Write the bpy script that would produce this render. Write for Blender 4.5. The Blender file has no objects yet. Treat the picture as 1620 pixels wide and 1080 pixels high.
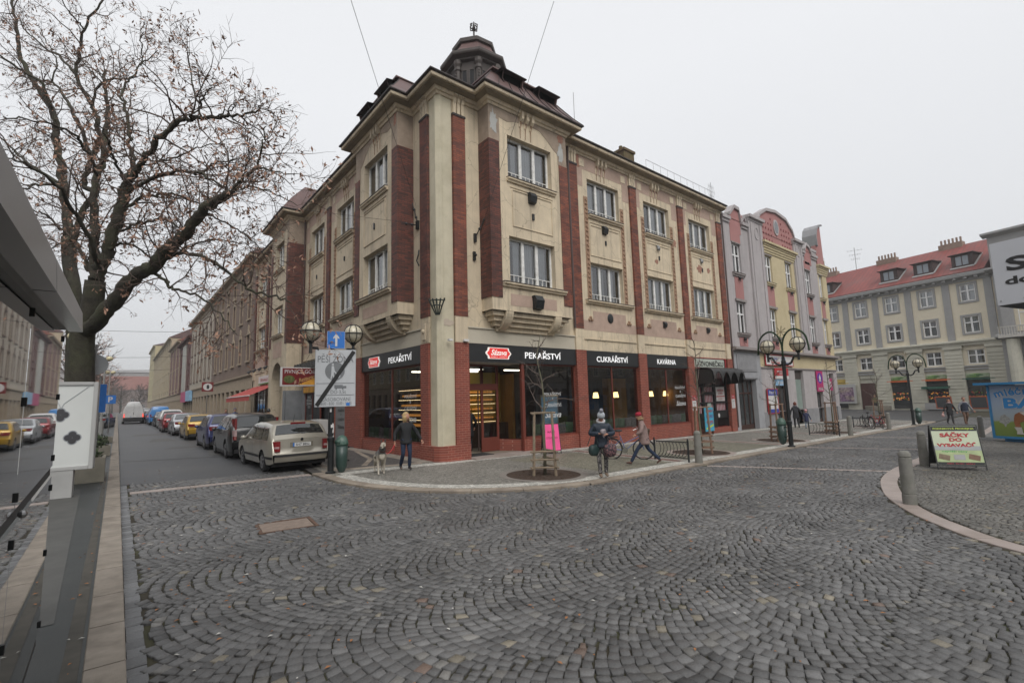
import bpy,bmesh,math,random
import numpy as np
from mathutils import Vector,Matrix
random.seed(7);np.random.seed(7)
SC=bpy.context.scene
COL=SC.collection
# ---------------------------------------------------------------- camera
YAW,PITCH,ROLL=math.radians(39.36),math.radians(6.821),math.radians(-1.623)
CAM=Vector((-8.381,-14.129,2.05))
_f=Vector((math.sin(YAW)*math.cos(PITCH),math.cos(YAW)*math.cos(PITCH),math.sin(PITCH)))
_r=Vector((math.cos(YAW),-math.sin(YAW),0));_u=_r.cross(_f)
_r2=math.cos(ROLL)*_r+math.sin(ROLL)*_u;_u2= -math.sin(ROLL)*_r+math.cos(ROLL)*_u
cd=bpy.data.cameras.new('camera');cam=bpy.data.objects.new('camera',cd);COL.objects.link(cam)
cd.sensor_width=36;cd.lens=759.87/1620*36;cd.clip_start=0.05;cd.clip_end=3000
cam.matrix_world=Matrix(((_r2.x,_u2.x,-_f.x,CAM.x),(_r2.y,_u2.y,-_f.y,CAM.y),(_r2.z,_u2.z,-_f.z,CAM.z),(0,0,0,1)))
SC.camera=cam
# ---------------------------------------------------------------- sky, sun, exposure
SUN_EL,SUN_AZ=math.radians(48),math.radians(200)     # azimuth from north (+Y), clockwise
w=bpy.data.worlds.new("World");SC.world=w;w.use_nodes=True
nt=w.node_tree;nt.nodes.clear()
sky=nt.nodes.new('ShaderNodeTexSky');sky.sky_type='NISHITA';sky.sun_disc=False
sky.sun_elevation=SUN_EL;sky.sun_rotation=SUN_AZ;sky.air_density=1;sky.dust_density=6
skys=nt.nodes.new('ShaderNodeVectorMath');skys.operation='SCALE';skys.inputs['Scale'].default_value=0.1
nt.links.new(sky.outputs[0],skys.inputs[0])
tc=nt.nodes.new('ShaderNodeTexCoord');sp=nt.nodes.new('ShaderNodeSeparateXYZ');nt.links.new(tc.outputs['Generated'],sp.inputs[0])
nz=nt.nodes.new('ShaderNodeTexNoise');nz.inputs['Scale'].default_value=1.6;nz.inputs['Detail'].default_value=3
nt.links.new(tc.outputs['Generated'],nz.inputs[0])
ma=nt.nodes.new('ShaderNodeMath');ma.operation='MULTIPLY_ADD';ma.inputs[1].default_value=0.16
nt.links.new(nz.outputs[0],ma.inputs[0]);nt.links.new(sp.outputs[2],ma.inputs[2])
cr=nt.nodes.new('ShaderNodeValToRGB');cr.color_ramp.elements[0].position=0.06;cr.color_ramp.elements[0].color=(0.60,0.61,0.62,1)
cr.color_ramp.elements[1].position=0.62;cr.color_ramp.elements[1].color=(0.80,0.81,0.83,1)
e=cr.color_ramp.elements.new(0.3);e.color=(0.71,0.72,0.74,1)
nt.links.new(ma.outputs[0],cr.inputs[0])
mx=nt.nodes.new('ShaderNodeMixRGB');mx.inputs[0].default_value=0.93
nt.links.new(skys.outputs[0],mx.inputs[1]);nt.links.new(cr.outputs[0],mx.inputs[2])
bg=nt.nodes.new('ShaderNodeBackground');bg.inputs[1].default_value=1.0
wo=nt.nodes.new('ShaderNodeOutputWorld');nt.links.new(mx.outputs[0],bg.inputs[0]);nt.links.new(bg.outputs[0],wo.inputs[0])
ld=bpy.data.lights.new('sun','SUN');ld.energy=1.5;ld.angle=math.radians(40);ld.color=(1.0,0.975,0.94)
lo=bpy.data.objects.new('sun',ld);COL.objects.link(lo)
_s=Vector((math.sin(SUN_AZ)*math.cos(SUN_EL),math.cos(SUN_AZ)*math.cos(SUN_EL),math.sin(SUN_EL)))
lo.rotation_euler=_s.to_track_quat('Z','Y').to_euler()
SC.view_settings.view_transform='Standard';SC.view_settings.look='None'
SC.view_settings.exposure=0.22;SC.view_settings.gamma=1
SC.cycles.use_denoising=True;SC.cycles.max_bounces=8;SC.cycles.transparent_max_bounces=24
SC.cycles.diffuse_bounces=3;SC.cycles.glossy_bounces=3;SC.cycles.caustics_reflective=False;SC.cycles.caustics_refractive=False
SC.cycles.sample_clamp_indirect=4
# ---------------------------------------------------------------- helpers
def lin(h):
 if not isinstance(h,str):return tuple(h)[:3]
 h=h.lstrip('#');v=[int(h[i:i+2],16)/255 for i in (0,2,4)]
 return tuple(c/12.92 if c<=.04045 else ((c+.055)/1.055)**2.4 for c in v)
def gz(x,y):return-0.0125*max(min(x,36),-30) +0.006*max(min(y,120),-60)
def gzs(x,y):return-0.0125*np.clip(x,-30,36) +0.006*np.clip(y,-60,120)
MATS={}
def N(nt,t,**k):
 n=nt.nodes.new(t)
 for a,b in k.items():
  if a.startswith('i_'):n.inputs[int(a[2:])].default_value=b
  else:setattr(n,a,b)
 return n
def mat(name,base,rough=.7,var=.12,scale=3.,dirt=None,dirt_amt=.4,dirt_scale=.5,bump=0.,bscale=40.,metal=0.,coat=0.,spec=.5,emit=None,estr=0.,streak=0.,crack=0.,coord='Object',bdist=.01):
 if name in MATS:return MATS[name]
 m=bpy.data.materials.new(name);m.use_nodes=True;nt=m.node_tree;L=nt.links.new
 b=nt.nodes['Principled BSDF'];b.inputs['Roughness'].default_value=rough;b.inputs['Metallic'].default_value=metal
 b.inputs['Specular IOR Level'].default_value=spec
 if coat:b.inputs['Coat Weight'].default_value=coat;b.inputs['Coat Roughness'].default_value=.06
 base=lin(base)
 tc=N(nt,'ShaderNodeTexCoord')
 out=None
 n1=N(nt,'ShaderNodeTexNoise');n1.inputs['Scale'].default_value=scale;n1.inputs['Detail'].default_value=5;L(tc.outputs[coord],n1.inputs[0])
 mr=N(nt,'ShaderNodeMapRange');mr.inputs[1].default_value=.25;mr.inputs[2].default_value=.75;mr.inputs[3].default_value=1-var;mr.inputs[4].default_value=1+var;L(n1.outputs[0],mr.inputs[0])
 vm=N(nt,'ShaderNodeVectorMath',operation='SCALE');vm.inputs[0].default_value=base;L(mr.outputs[0],vm.inputs['Scale']);out=vm.outputs[0]
 if dirt:
  n2=N(nt,'ShaderNodeTexNoise');n2.inputs['Scale'].default_value=dirt_scale;n2.inputs['Detail'].default_value=7;n2.inputs['Roughness'].default_value=.62;
  mp=N(nt,'ShaderNodeMapping');mp.inputs['Scale'].default_value=(1,1,1-streak*.8 if streak else 1);L(tc.outputs[coord],mp.inputs[0]);L(mp.outputs[0],n2.inputs[0])
  m2=N(nt,'ShaderNodeMapRange');m2.inputs[1].default_value=.45;m2.inputs[2].default_value=.72;m2.inputs[4].default_value=dirt_amt;L(n2.outputs[0],m2.inputs[0])
  mi=N(nt,'ShaderNodeMixRGB');mi.inputs[2].default_value=(*lin(dirt),1);L(m2.outputs[0],mi.inputs[0]);L(out,mi.inputs[1]);out=mi.outputs[0]
 if crack:
  mp=N(nt,'ShaderNodeMapping');mp.inputs['Scale'].default_value=(7,7,.22);L(tc.outputs[coord],mp.inputs[0])
  n4=N(nt,'ShaderNodeTexNoise');n4.inputs['Scale'].default_value=1;n4.inputs['Detail'].default_value=5;L(mp.outputs[0],n4.inputs[0])
  m4=N(nt,'ShaderNodeMapRange');m4.inputs[1].default_value=.52;m4.inputs[2].default_value=.8;m4.inputs[3].default_value=1;m4.inputs[4].default_value=1-.45*crack;L(n4.outputs[0],m4.inputs[0])
  v1=N(nt,'ShaderNodeVectorMath',operation='SCALE');L(out,v1.inputs[0]);L(m4.outputs[0],v1.inputs['Scale'])
  nd=N(nt,'ShaderNodeTexNoise');nd.inputs['Scale'].default_value=2.5;nd.inputs['Detail'].default_value=4;L(tc.outputs[coord],nd.inputs[0])
  md=N(nt,'ShaderNodeMixRGB',blend_type='ADD');md.inputs[0].default_value=.5;L(tc.outputs[coord],md.inputs[1]);L(nd.outputs['Color'],md.inputs[2])
  vo=N(nt,'ShaderNodeTexVoronoi',feature='DISTANCE_TO_EDGE');vo.inputs['Scale'].default_value=.8;L(md.outputs[0],vo.inputs[0])
  m5=N(nt,'ShaderNodeMapRange');m5.inputs[1].default_value=.0;m5.inputs[2].default_value=.011;m5.inputs[3].default_value=1-.5*crack;m5.inputs[4].default_value=1;L(vo.outputs[0],m5.inputs[0])
  v2=N(nt,'ShaderNodeVectorMath',operation='SCALE');L(v1.outputs[0],v2.inputs[0]);L(m5.outputs[0],v2.inputs['Scale']);out=v2.outputs[0]
 L(out,b.inputs['Base Color'])
 if bump:
  n3=N(nt,'ShaderNodeTexNoise');n3.inputs['Scale'].default_value=bscale;n3.inputs['Detail'].default_value=4;L(tc.outputs[coord],n3.inputs[0])
  bp=N(nt,'ShaderNodeBump');bp.inputs['Strength'].default_value=bump;bp.inputs['Distance'].default_value=bdist;L(n3.outputs[0],bp.inputs['Height']);L(bp.outputs[0],b.inputs['Normal'])
 if emit:b.inputs['Emission Color'].default_value=(*lin(emit),1);b.inputs['Emission Strength'].default_value=estr
 MATS[name] =m;return m
def brickmat(name,c1,c2,mortar,bw=.26,rh=.075,ms=.012,bump=.4,dark=.35):
 m=bpy.data.materials.new(name);m.use_nodes=True;nt=m.node_tree;L=nt.links.new
 b=nt.nodes['Principled BSDF'];b.inputs['Roughness'].default_value=.75
 g=N(nt,'ShaderNodeNewGeometry');s=N(nt,'ShaderNodeSeparateXYZ');L(g.outputs['Position'],s.inputs[0])
 a=N(nt,'ShaderNodeMath',operation='ADD');L(s.outputs[0],a.inputs[0]);L(s.outputs[1],a.inputs[1])
 c=N(nt,'ShaderNodeCombineXYZ');L(a.outputs[0],c.inputs[0]);L(s.outputs[2],c.inputs[1])
 br=N(nt,'ShaderNodeTexBrick');br.inputs['Color1'].default_value=(*lin(c1),1);br.inputs['Color2'].default_value=(*lin(c2),1);br.inputs['Mortar'].default_value=(*lin(mortar),1)
 br.inputs['Scale'].default_value=1;br.inputs['Brick Width'].default_value=bw;br.inputs['Row Height'].default_value=rh;br.inputs['Mortar Size'].default_value=ms/2;br.inputs['Mortar Smooth'].default_value=.2
 L(c.outputs[0],br.inputs[0])
 n=N(nt,'ShaderNodeTexNoise');n.inputs['Scale'].default_value=2.2;n.inputs['Detail'].default_value=6;L(g.outputs['Position'],n.inputs[0])
 mr=N(nt,'ShaderNodeMapRange');mr.inputs[1].default_value=.3;mr.inputs[2].default_value=.7;mr.inputs[3].default_value=1-dark;mr.inputs[4].default_value=1.15;L(n.outputs[0],mr.inputs[0])
 vm=N(nt,'ShaderNodeVectorMath',operation='SCALE');L(br.outputs[0],vm.inputs[0]);L(mr.outputs[0],vm.inputs['Scale']);L(vm.outputs[0],b.inputs['Base Color'])
 bp=N(nt,'ShaderNodeBump');bp.inputs['Strength'].default_value=bump;bp.inputs['Distance'].default_value=.01;bp.invert=True;L(br.outputs['Fac'],bp.inputs['Height']);L(bp.outputs[0],b.inputs['Normal'])
 MATS[name] =m;return m
def glassmat(name,tint=(.55,.6,.6),refl=1.0,rough=.02,ior=1.5,base=.05,milk=0):
 m=bpy.data.materials.new(name);m.use_nodes=True;nt=m.node_tree;L=nt.links.new
 nt.nodes.clear()
 t=N(nt,'ShaderNodeBsdfTransparent');t.inputs[0].default_value=(*tint,1)
 gl=N(nt,'ShaderNodeBsdfGlossy');gl.inputs['Roughness'].default_value=rough;gl.inputs[0].default_value=(.95,.95,.95,1)
 fr=N(nt,'ShaderNodeFresnel');fr.inputs[0].default_value=ior
 ge=N(nt,'ShaderNodeNewGeometry')
 mu=N(nt,'ShaderNodeMath',operation='MULTIPLY_ADD');mu.inputs[1].default_value=refl;mu.inputs[2].default_value=base;mu.use_clamp=True;L(fr.outputs[0],mu.inputs[0])
 if milk:
  df=N(nt,'ShaderNodeBsdfDiffuse');df.inputs[0].default_value=(*tint,1);mk=N(nt,'ShaderNodeMixShader');mk.inputs[0].default_value=milk;L(t.outputs[0],mk.inputs[1]);L(df.outputs[0],mk.inputs[2]);t=mk
 mx=N(nt,'ShaderNodeMixShader');L(mu.outputs[0],mx.inputs[0]);L(t.outputs[0],mx.inputs[1]);L(gl.outputs[0],mx.inputs[2])
 o=N(nt,'ShaderNodeOutputMaterial');L(mx.outputs[0],o.inputs[0]);MATS[name] =m;return m
def FM(ox,oy,ud,wd,oz=0):
 """facade frame: u along the wall, w outwards, z up"""
 return Matrix(((ud[0],wd[0],0,ox),(ud[1],wd[1],0,oy),(0,0,1,oz),(0,0,0,1)))
ID=Matrix.Identity(4)
_S2=bpy.data.scenes.new('workbench')
def baked(o):
 """mesh of an object with its modifiers applied, worked out in a scratch scene"""
 _S2.collection.objects.link(o);v=_S2.view_layers[0];v.update();me=bpy.data.meshes.new_from_object(o.evaluated_get(v.depsgraph));bpy.data.objects.remove(o);return me
class MB:
 def __init__(s,T=ID):s.v=[];s.f=[];s.m=[];s.cut=[];s.T=T;s.flip=T.to_3x3().determinant() <0
 def setT(s,T):s.T=T;s.flip=T.to_3x3().determinant() <0;return s
 def add(s,vs,fs,m=0):
  b=len(s.v);T=s.T;s.cut.append((b,len(s.f)))
  s.v+=[tuple(T@Vector(p)) for p in vs]
  for f in fs:
   f=[b+i for i in f]
   s.f.append(f[::-1] if s.flip else f);s.m.append(m)
  return s
 def box(s,x0,x1,y0,y1,z0,z1,m=0,skip=''):
  vs=[(x0,y0,z0),(x1,y0,z0),(x1,y1,z0),(x0,y1,z0),(x0,y0,z1),(x1,y0,z1),(x1,y1,z1),(x0,y1,z1)]
  fs={'b':(0,3,2,1),'t':(4,5,6,7),'s':(0,1,5,4),'e':(1,2,6,5),'n':(2,3,7,6),'w':(3,0,4,7)}
  return s.add(vs,[f for k,f in fs.items() if k not in skip],m)
 def quad(s,a,b,c,d,m=0):return s.add([a,b,c,d],[(0,1,2,3)],m)
 def prism(s,poly,axis,a0,a1,m=0):
  """2D polygon extruded along axis 0(x),1(y),2(z)"""
  def P(p,a):
   q=list(p);q.insert(axis,a);return tuple(q)
  n=len(poly);vs=[P(p,a0) for p in poly]+[P(p,a1) for p in poly]
  area=sum(poly[i][0]*poly[(i+1) %n][1]-poly[(i+1) %n][0]*poly[i][1] for i in range(n))
  ccw=area>0
  if axis==1:ccw=not ccw
  if a1<a0:ccw=not ccw
  fs=[tuple(range(n))[::-1],tuple(range(n,2*n))]+[(i,(i+1) %n,n+(i+1) %n,n+i) for i in range(n)]
  if not ccw:fs=[f[::-1] for f in fs]
  return s.add(vs,fs,m)
 def tube(s,pts,r,n=6,m=0,cap=True):
  pts=[Vector(p) for p in pts];k=len(pts);rs=r if hasattr(r,'__len__') else [r]*k
  vs=[];prev=None
  for i,p in enumerate(pts):
   d=(pts[min(i+1,k-1)]-pts[max(i-1,0)]).normalized()
   if prev is None:a=d.orthogonal().normalized()
   else:
    a=prev-d*prev.dot(d);a=a.normalized() if a.length>1e-6 else d.orthogonal().normalized()
   prev=a;b=d.cross(a)
   for j in range(n):
    t=2*math.pi*j/n;vs.append(p+(a*math.cos(t)+b*math.sin(t))*rs[i])
  fs=[]
  for i in range(k-1):
   for j in range(n):fs.append((i*n+j,i*n+(j+1) %n,(i+1)*n+(j+1) %n,(i+1)*n+j))
  if cap:fs.append(tuple(range(n))[::-1]);fs.append(tuple(range((k-1)*n,k*n)))
  return s.add(vs,fs,m)
 def cyl(s,c,r,z0,z1,n=16,m=0,r2=None):
  return s.tube([(c[0],c[1],z0),(c[0],c[1],z1)],[r,r if r2 is None else r2],n,m)
 def lathe(s,prof,c=(0,0,0),n=16,m=0,rot=0.,caps=True):
  vs=[];k=len(prof)
  for r,z in prof:
   for j in range(n):
    t=2*math.pi*j/n+rot;vs.append((c[0]+r*math.cos(t),c[1]+r*math.sin(t),c[2]+z))
  fs=[(i*n+j,i*n+(j+1) %n,(i+1)*n+(j+1) %n,(i+1)*n+j) for i in range(k-1) for j in range(n)]
  if caps:fs.append(tuple(range(n))[::-1]);fs.append(tuple(range((k-1)*n,k*n)))
  return s.add(vs,fs,m)
 def ball(s,c,r,nu=12,nv=8,m=0,sc=(1,1,1)):
  prof=[(math.sin(math.pi*i/nv),-math.cos(math.pi*i/nv)) for i in range(nv+1)]
  vs=[]
  for a,z in prof:
   for j in range(nu):
    t=2*math.pi*j/nu;vs.append((c[0]+r*sc[0]*a*math.cos(t),c[1]+r*sc[1]*a*math.sin(t),c[2]+r*sc[2]*z))
  fs=[(i*nu+j,i*nu+(j+1) %nu,(i+1)*nu+(j+1) %nu,(i+1)*nu+j) for i in range(nv) for j in range(nu)]
  return s.add(vs,fs,m)
 def sweep(s,path,prof,m=0,ends=True):
  """profile (offset outwards = right of path, z) swept along an xy path with mitred corners, in local T"""
  P=[Vector(p) for p in path];k=len(P);vs=[];n=len(prof)
  for i in range(k):
   d0=(P[i]-P[i-1]).normalized() if i else (P[1]-P[0]).normalized()
   d1=(P[i+1]-P[i]).normalized() if i<k-1 else d0
   n0=Vector((d0.y,-d0.x));n1=Vector((d1.y,-d1.x));nn=(n0+n1);nn=nn/max(nn.dot(n0),.2) if nn.length>1e-6 else n0
   for w_,z in prof:q=P[i]+nn*w_;vs.append((q.x,q.y,z))
  fs=[(i*n+j,(i+1)*n+j,(i+1)*n+(j+1) %n,i*n+(j+1) %n) for i in range(k-1) for j in range(n)]
  if ends:fs.append(tuple(range(n)));fs.append(tuple(range((k-1)*n,k*n))[::-1])
  return s.add(vs,fs,m)
 def wall(s,u0,u1,z0,z1,holes,w=0.,depth=.2,m=0,mr=None):
  """wall sheet at w with openings (u0,u1,z0,z1) and reveals going in by depth"""
  mr=m if mr is None else mr
  us=sorted({u0,u1,*[h[0] for h in holes],*[h[1] for h in holes]});us=[u for u in us if u0<=u<=u1]
  zs=sorted({z0,z1,*[h[2] for h in holes],*[h[3] for h in holes]});zs=[z for z in zs if z0<=z<=z1]
  for a,b in zip(us,us[1:]):
   run=None
   for c,d in zip(zs,zs[1:]):
    uc,zc=(a+b)/2,(c+d)/2
    if any(h[0] <uc<h[1] and h[2] <zc<h[3] for h in holes):
     if run:s.quad((a,w,run[0]),(a,w,run[1]),(b,w,run[1]),(b,w,run[0]),m);run=None
    else:run=(run[0],d) if run else (c,d)
   if run:s.quad((a,w,run[0]),(a,w,run[1]),(b,w,run[1]),(b,w,run[0]),m)
  for h in holes:
   a,b,c,d=h[:4];i=w-depth
   s.quad((a,w,c),(a,i,c),(a,i,d),(a,w,d),mr);s.quad((b,w,c),(b,w,d),(b,i,d),(b,i,c),mr)
   s.quad((a,w,c),(b,w,c),(b,i,c),(a,i,c),mr);s.quad((a,w,d),(a,i,d),(b,i,d),(b,w,d),mr)
  return s
 def build(s,name,mats,parent=None,smooth=False,world=True,bevel=0):
  if name in ('pink_panel','downpipe','clamp','cornice','plinth','aerial_arm') and len(s.cut) >1:
   for (a,fa),(b,fb) in zip(s.cut,s.cut[1:]+[(len(s.v),len(s.f))]):
    q=MB();q.v=s.v[a:b];q.f=[[i-a for i in f] for f in s.f[fa:fb]];q.m=s.m[fa:fb];o=q.build(name,mats,parent,smooth,world,bevel)
   return o
  me=bpy.data.meshes.new(name)
  v=s.v
  if parent is not None and world:
   Mi=parent.matrix_basis.inverted();q=parent.parent
   v=[tuple(Mi@Vector(p)) for p in v] if q is None else [tuple((q.matrix_basis@parent.matrix_basis).inverted() @Vector(p)) for p in v]
  me.from_pydata(v,[],s.f)
  if not isinstance(mats,(list,tuple)):mats=[mats]
  for x in mats:me.materials.append(x)
  if len(mats) >1:me.polygons.foreach_set('material_index',s.m)
  if smooth:me.polygons.foreach_set('use_smooth',[True]*len(s.f))
  me.update()
  o=bpy.data.objects.new(name,me);COL.objects.link(o)
  if parent is not None:o.parent=parent
  if bevel:
   bm=bmesh.new();bm.from_mesh(me)
   bmesh.ops.bevel(bm,geom=[e for e in bm.edges if len(e.link_faces) ==2 and e.calc_face_angle(0) >.5],offset=bevel,segments=2,affect='EDGES',clamp_overlap=True)
   bm.to_mesh(me);bm.free()
  return o
def smooth_angle(o,ang=40):
 me=o.data;me.polygons.foreach_set('use_smooth',[True]*len(me.polygons))
 bm=bmesh.new();bm.from_mesh(me);a=math.radians(ang)
 for e in bm.edges:
  if len(e.link_faces) ==2:e.smooth=e.calc_face_angle(0) <a
 bm.to_mesh(me);bm.free();return o
def tag(o,label=None,cat=None,group=None,kind=None):
 if label:o['label'] =label
 if cat:o['category'] =cat
 if group:o['group'] =group
 if kind:o['kind'] =kind
 return o
def thing(name,label,cat,loc=(0,0,0),rz=0.,group=None):
 o=bpy.data.objects.new(name,None);COL.objects.link(o);o.empty_display_size=.2
 o.matrix_basis=Matrix.Translation(Vector(loc)) @Matrix.Rotation(rz,4,'Z')
 return tag(o,label,cat,group)
def dup(o,loc=None,rz=None,label=None,group=None,parent=None,T=None):
 c=o.copy();COL.objects.link(c);c.parent=parent
 if parent is None:
  if T is not None:c.matrix_basis=T
  elif loc is not None:c.matrix_basis=Matrix.Translation(Vector(loc)) @Matrix.Rotation(rz or 0,4,'Z')
 if label:c['label'] =label
 if group:c['group'] =group
 for ch in list(o.children):dup(ch,parent=c)
 return c
def text(body,parent,T,w=None,h=.3,depth=.01,m=None,name='lettering',bold=0.,center=True,shear=0.,spacing=1.):
 """T: frame whose local x runs along the line, local y up and z towards the reader"""
 cu=bpy.data.curves.new('t','FONT');cu.body=body;cu.size=1;cu.extrude=0;cu.offset=bold;cu.shear=shear;cu.space_character=spacing;cu.resolution_u=3
 cu.space_line=.95;cu.align_x='CENTER' if center else 'LEFT'
 me=baked(bpy.data.objects.new('t',cu));bpy.data.curves.remove(cu)
 me.name=name
 n=len(me.vertices);co=np.empty(n*3);me.vertices.foreach_get('co',co);co=co.reshape(-1,3)
 mn,mxx=co.min(0),co.max(0)
 ctr=(mn+mxx)/2;sy=h/(mxx[1]-mn[1]);sx=w/(mxx[0]-mn[0]) if w else sy
 for v in me.vertices:v.co=((v.co.x-ctr[0])*sx,(v.co.y-ctr[1])*sy,depth)
 me.transform(T)
 if parent is not None:
  Mi=parent.matrix_basis.inverted() if parent.parent is None else (parent.parent.matrix_basis@parent.matrix_basis).inverted()
  me.transform(Mi)
 me.materials.clear();me.materials.append(m)
 ob=bpy.data.objects.new(name,me);COL.objects.link(ob);ob.parent=parent
 return ob
def TF(F,u,w_,z,rot=0.):
 """text frame on a facade frame F (reader stands outside). u may run right-to-left as seen from outside."""
 o=F@Vector((u,w_,z));ud=Vector((F[0][0],F[1][0],0));wd=Vector((F[0][1],F[1][1],0))
 x=Vector((0,0,1)).cross(wd) # reader's right
 return Matrix(((x.x,0,wd.x,o.x),(x.y,0,wd.y,o.y),(x.z,1,wd.z,o.z),(0,0,0,1))) @Matrix.Rotation(rot,4,'Z')
# ---------------------------------------------------------------- ground
def sheet(name,poly,off,m,kind='structure',cuts=True,parent=None):
 """flat polygon laid on the sloping ground; off = height above the base sheet"""
 bm=bmesh.new();vs=[bm.verts.new((x,y,0)) for x,y in poly];bm.faces.new(vs)
 for c,nrm in (((36,0,0),(1,0,0)),((-30,0,0),(1,0,0)),((0,120,0),(0,1,0)),((0,-60,0),(0,1,0))):
  bmesh.ops.bisect_plane(bm,geom=bm.verts[:]+bm.edges[:]+bm.faces[:],plane_co=c,plane_no=nrm)
 for v in bm.verts:v.co.z=gz(v.co.x,v.co.y)+off
 bmesh.ops.recalc_face_normals(bm,faces=bm.faces)
 if bm.faces[0].normal.z<0:bmesh.ops.reverse_faces(bm,faces=bm.faces[:])
 me=bpy.data.meshes.new(name);bm.to_mesh(me);bm.free();me.materials.append(m)
 o=bpy.data.objects.new(name,me);COL.objects.link(o);return tag(o,kind=kind)
def ribbon(name,pts,wd,off,m,h=0.,kind='structure',side=0,seg=None):
 """strip of width wd following pts (left side = -side); h = height of its outer face"""
 P=[Vector(p) for p in pts];mb=MB()
 L_,R_=[],[]
 for i,p in enumerate(P):
  d0=(P[i]-P[i-1]).normalized() if i else (P[1]-P[0]).normalized();d1=(P[i+1]-P[i]).normalized() if i<len(P)-1 else d0
  n=Vector((d0.y,-d0.x))+Vector((d1.y,-d1.x));n=n/max(n.dot(Vector((d0.y,-d0.x))),.3)
  a,b=p+n*(wd*(side-1)/2),p+n*(wd*(side+1)/2)
  L_.append(a);R_.append(b)
 vs,fs=[],[]
 for a,b in zip(L_,R_):
  za,zb=gz(a.x,a.y)+off,gz(b.x,b.y)+off
  vs+=[(a.x,a.y,za),(b.x,b.y,zb),(a.x,a.y,za-h-.02),(b.x,b.y,zb-h-.02)]
 for i in range(len(P)-1):
  o=4*i;fs+=[(o,o+1,o+5,o+4)[::-1]]
  fs+=[(o+1,o+3,o+7,o+5)[::-1],(o,o+4,o+6,o+2)[::-1]]
 mb.add(vs,fs);return tag(mb.build(name,m),kind=kind)
def smooth_poly(pts,n=6):
 P=[pts[0]]+list(pts)+[pts[-1]];out=[]
 for i in range(1,len(P)-2):
  p0,p1,p2,p3=[np.array(P[j],float) for j in (i-1,i,i+1,i+2)]
  for t in np.linspace(0,1,n,endpoint=False):
   out.append(tuple(.5*((2*p1)+(-p0+p2)*t+(2*p0-5*p1+4*p2-p3)*t*t+(-p0+3*p1-3*p2+p3)*t**3)))
 out.append(tuple(pts[-1]));return out
asphalt=mat('asphalt',(.05,.051,.054),rough=.55,var=.12,scale=1.2,dirt=(.085,.083,.08),dirt_amt=.6,dirt_scale=.35,bump=.25,bscale=120)
asphalt_dark=mat('asphalt_dark',(.024,.028,.027),rough=.5,var=.25,scale=4,dirt=(.045,.047,.042),dirt_amt=.5,dirt_scale=1.3,bump=.5,bscale=160)
patchm=mat('asphalt_patch',(.085,.082,.078),rough=.7,var=.15,scale=2,bump=.2,bscale=120)
jointm=mat('joint_soil',(.034,.028,.017),rough=.95,var=.45,scale=3,dirt=(.05,.058,.018),dirt_amt=.75,dirt_scale=1.1,bump=.5,bscale=200)
soilm=mat('soil',(.05,.03,.019),rough=.95,var=.3,scale=8,bump=.8,bscale=60,bdist=.03)
def settmat(name,c,scale,gap=.06,c2=None,bump=.6):
 m=bpy.data.materials.new(name);m.use_nodes=True;nt=m.node_tree;L=nt.links.new;b=nt.nodes['Principled BSDF'];b.inputs['Roughness'].default_value=.65
 g=N(nt,'ShaderNodeNewGeometry')
 v=N(nt,'ShaderNodeTexVoronoi',feature='DISTANCE_TO_EDGE');v.inputs['Scale'].default_value=scale;v.inputs['Randomness'].default_value=.45;L(g.outputs['Position'],v.inputs[0]);v.voronoi_dimensions='2D'
 v2=N(nt,'ShaderNodeTexVoronoi',feature='F1');v2.voronoi_dimensions='2D';v2.inputs['Scale'].default_value=scale;v2.inputs['Randomness'].default_value=.45;L(g.outputs['Position'],v2.inputs[0])
 r=N(nt,'ShaderNodeMapRange');r.inputs[1].default_value=gap*.5;r.inputs[2].default_value=gap*1.6;L(v.outputs[0],r.inputs[0])
 n=N(nt,'ShaderNodeTexNoise');n.inputs['Scale'].default_value=.7;n.inputs['Detail'].default_value=6;L(g.outputs['Position'],n.inputs[0])
 sx=N(nt,'ShaderNodeSeparateXYZ');L(v2.outputs['Color'],sx.inputs[0])
 k=N(nt,'ShaderNodeMath',operation='ADD');L(sx.outputs[0],k.inputs[0]);L(n.outputs[0],k.inputs[1])
 mr=N(nt,'ShaderNodeMapRange');mr.inputs[1].default_value=.3;mr.inputs[2].default_value=1.6;mr.inputs[3].default_value=.5;mr.inputs[4].default_value=1.45;L(k.outputs[0],mr.inputs[0])
 vm=N(nt,'ShaderNodeVectorMath',operation='SCALE');vm.inputs[0].default_value=lin(c);L(mr.outputs[0],vm.inputs['Scale'])
 mi=N(nt,'ShaderNodeMixRGB');mi.inputs[1].default_value=(*lin(c2 or (.04,.035,.025)),1);L(r.outputs[0],mi.inputs[0]);L(vm.outputs[0],mi.inputs[2]);L(mi.outputs[0],b.inputs['Base Color'])
 bp=N(nt,'ShaderNodeBump');bp.inputs['Strength'].default_value=bump;bp.inputs['Distance'].default_value=.01;L(r.outputs[0],bp.inputs['Height']);L(bp.outputs[0],b.inputs['Normal'])
 MATS[name] =m;return m
mosaic=settmat('mosaic_grey',(.23,.22,.195),15)
mosaic_g=settmat('mosaic_mossy',(.20,.19,.15),15,c2=(.05,.055,.025))
mosaic_w=settmat('mosaic_white',(.47,.46,.42),15,gap=.05,c2=(.2,.19,.16))
mosaic_r=settmat('mosaic_red',(.22,.13,.11),15,c2=(.08,.06,.05))
sett_far=settmat('setts_far',(.13,.13,.125),9)
sett_dark=settmat('setts_dark',(.075,.07,.068),9)
granite=mat('granite_kerb',(.29,.245,.195),rough=.7,var=.2,scale=3.2,dirt=(.13,.105,.085),dirt_amt=.8,dirt_scale=1.2,bump=.3,bscale=150)
granite2=mat('granite_pink',(.32,.27,.245),rough=.6,var=.14,scale=2.5,dirt=(.17,.13,.1),dirt_amt=.5,dirt_scale=.9,bump=.2,bscale=150)
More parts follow.
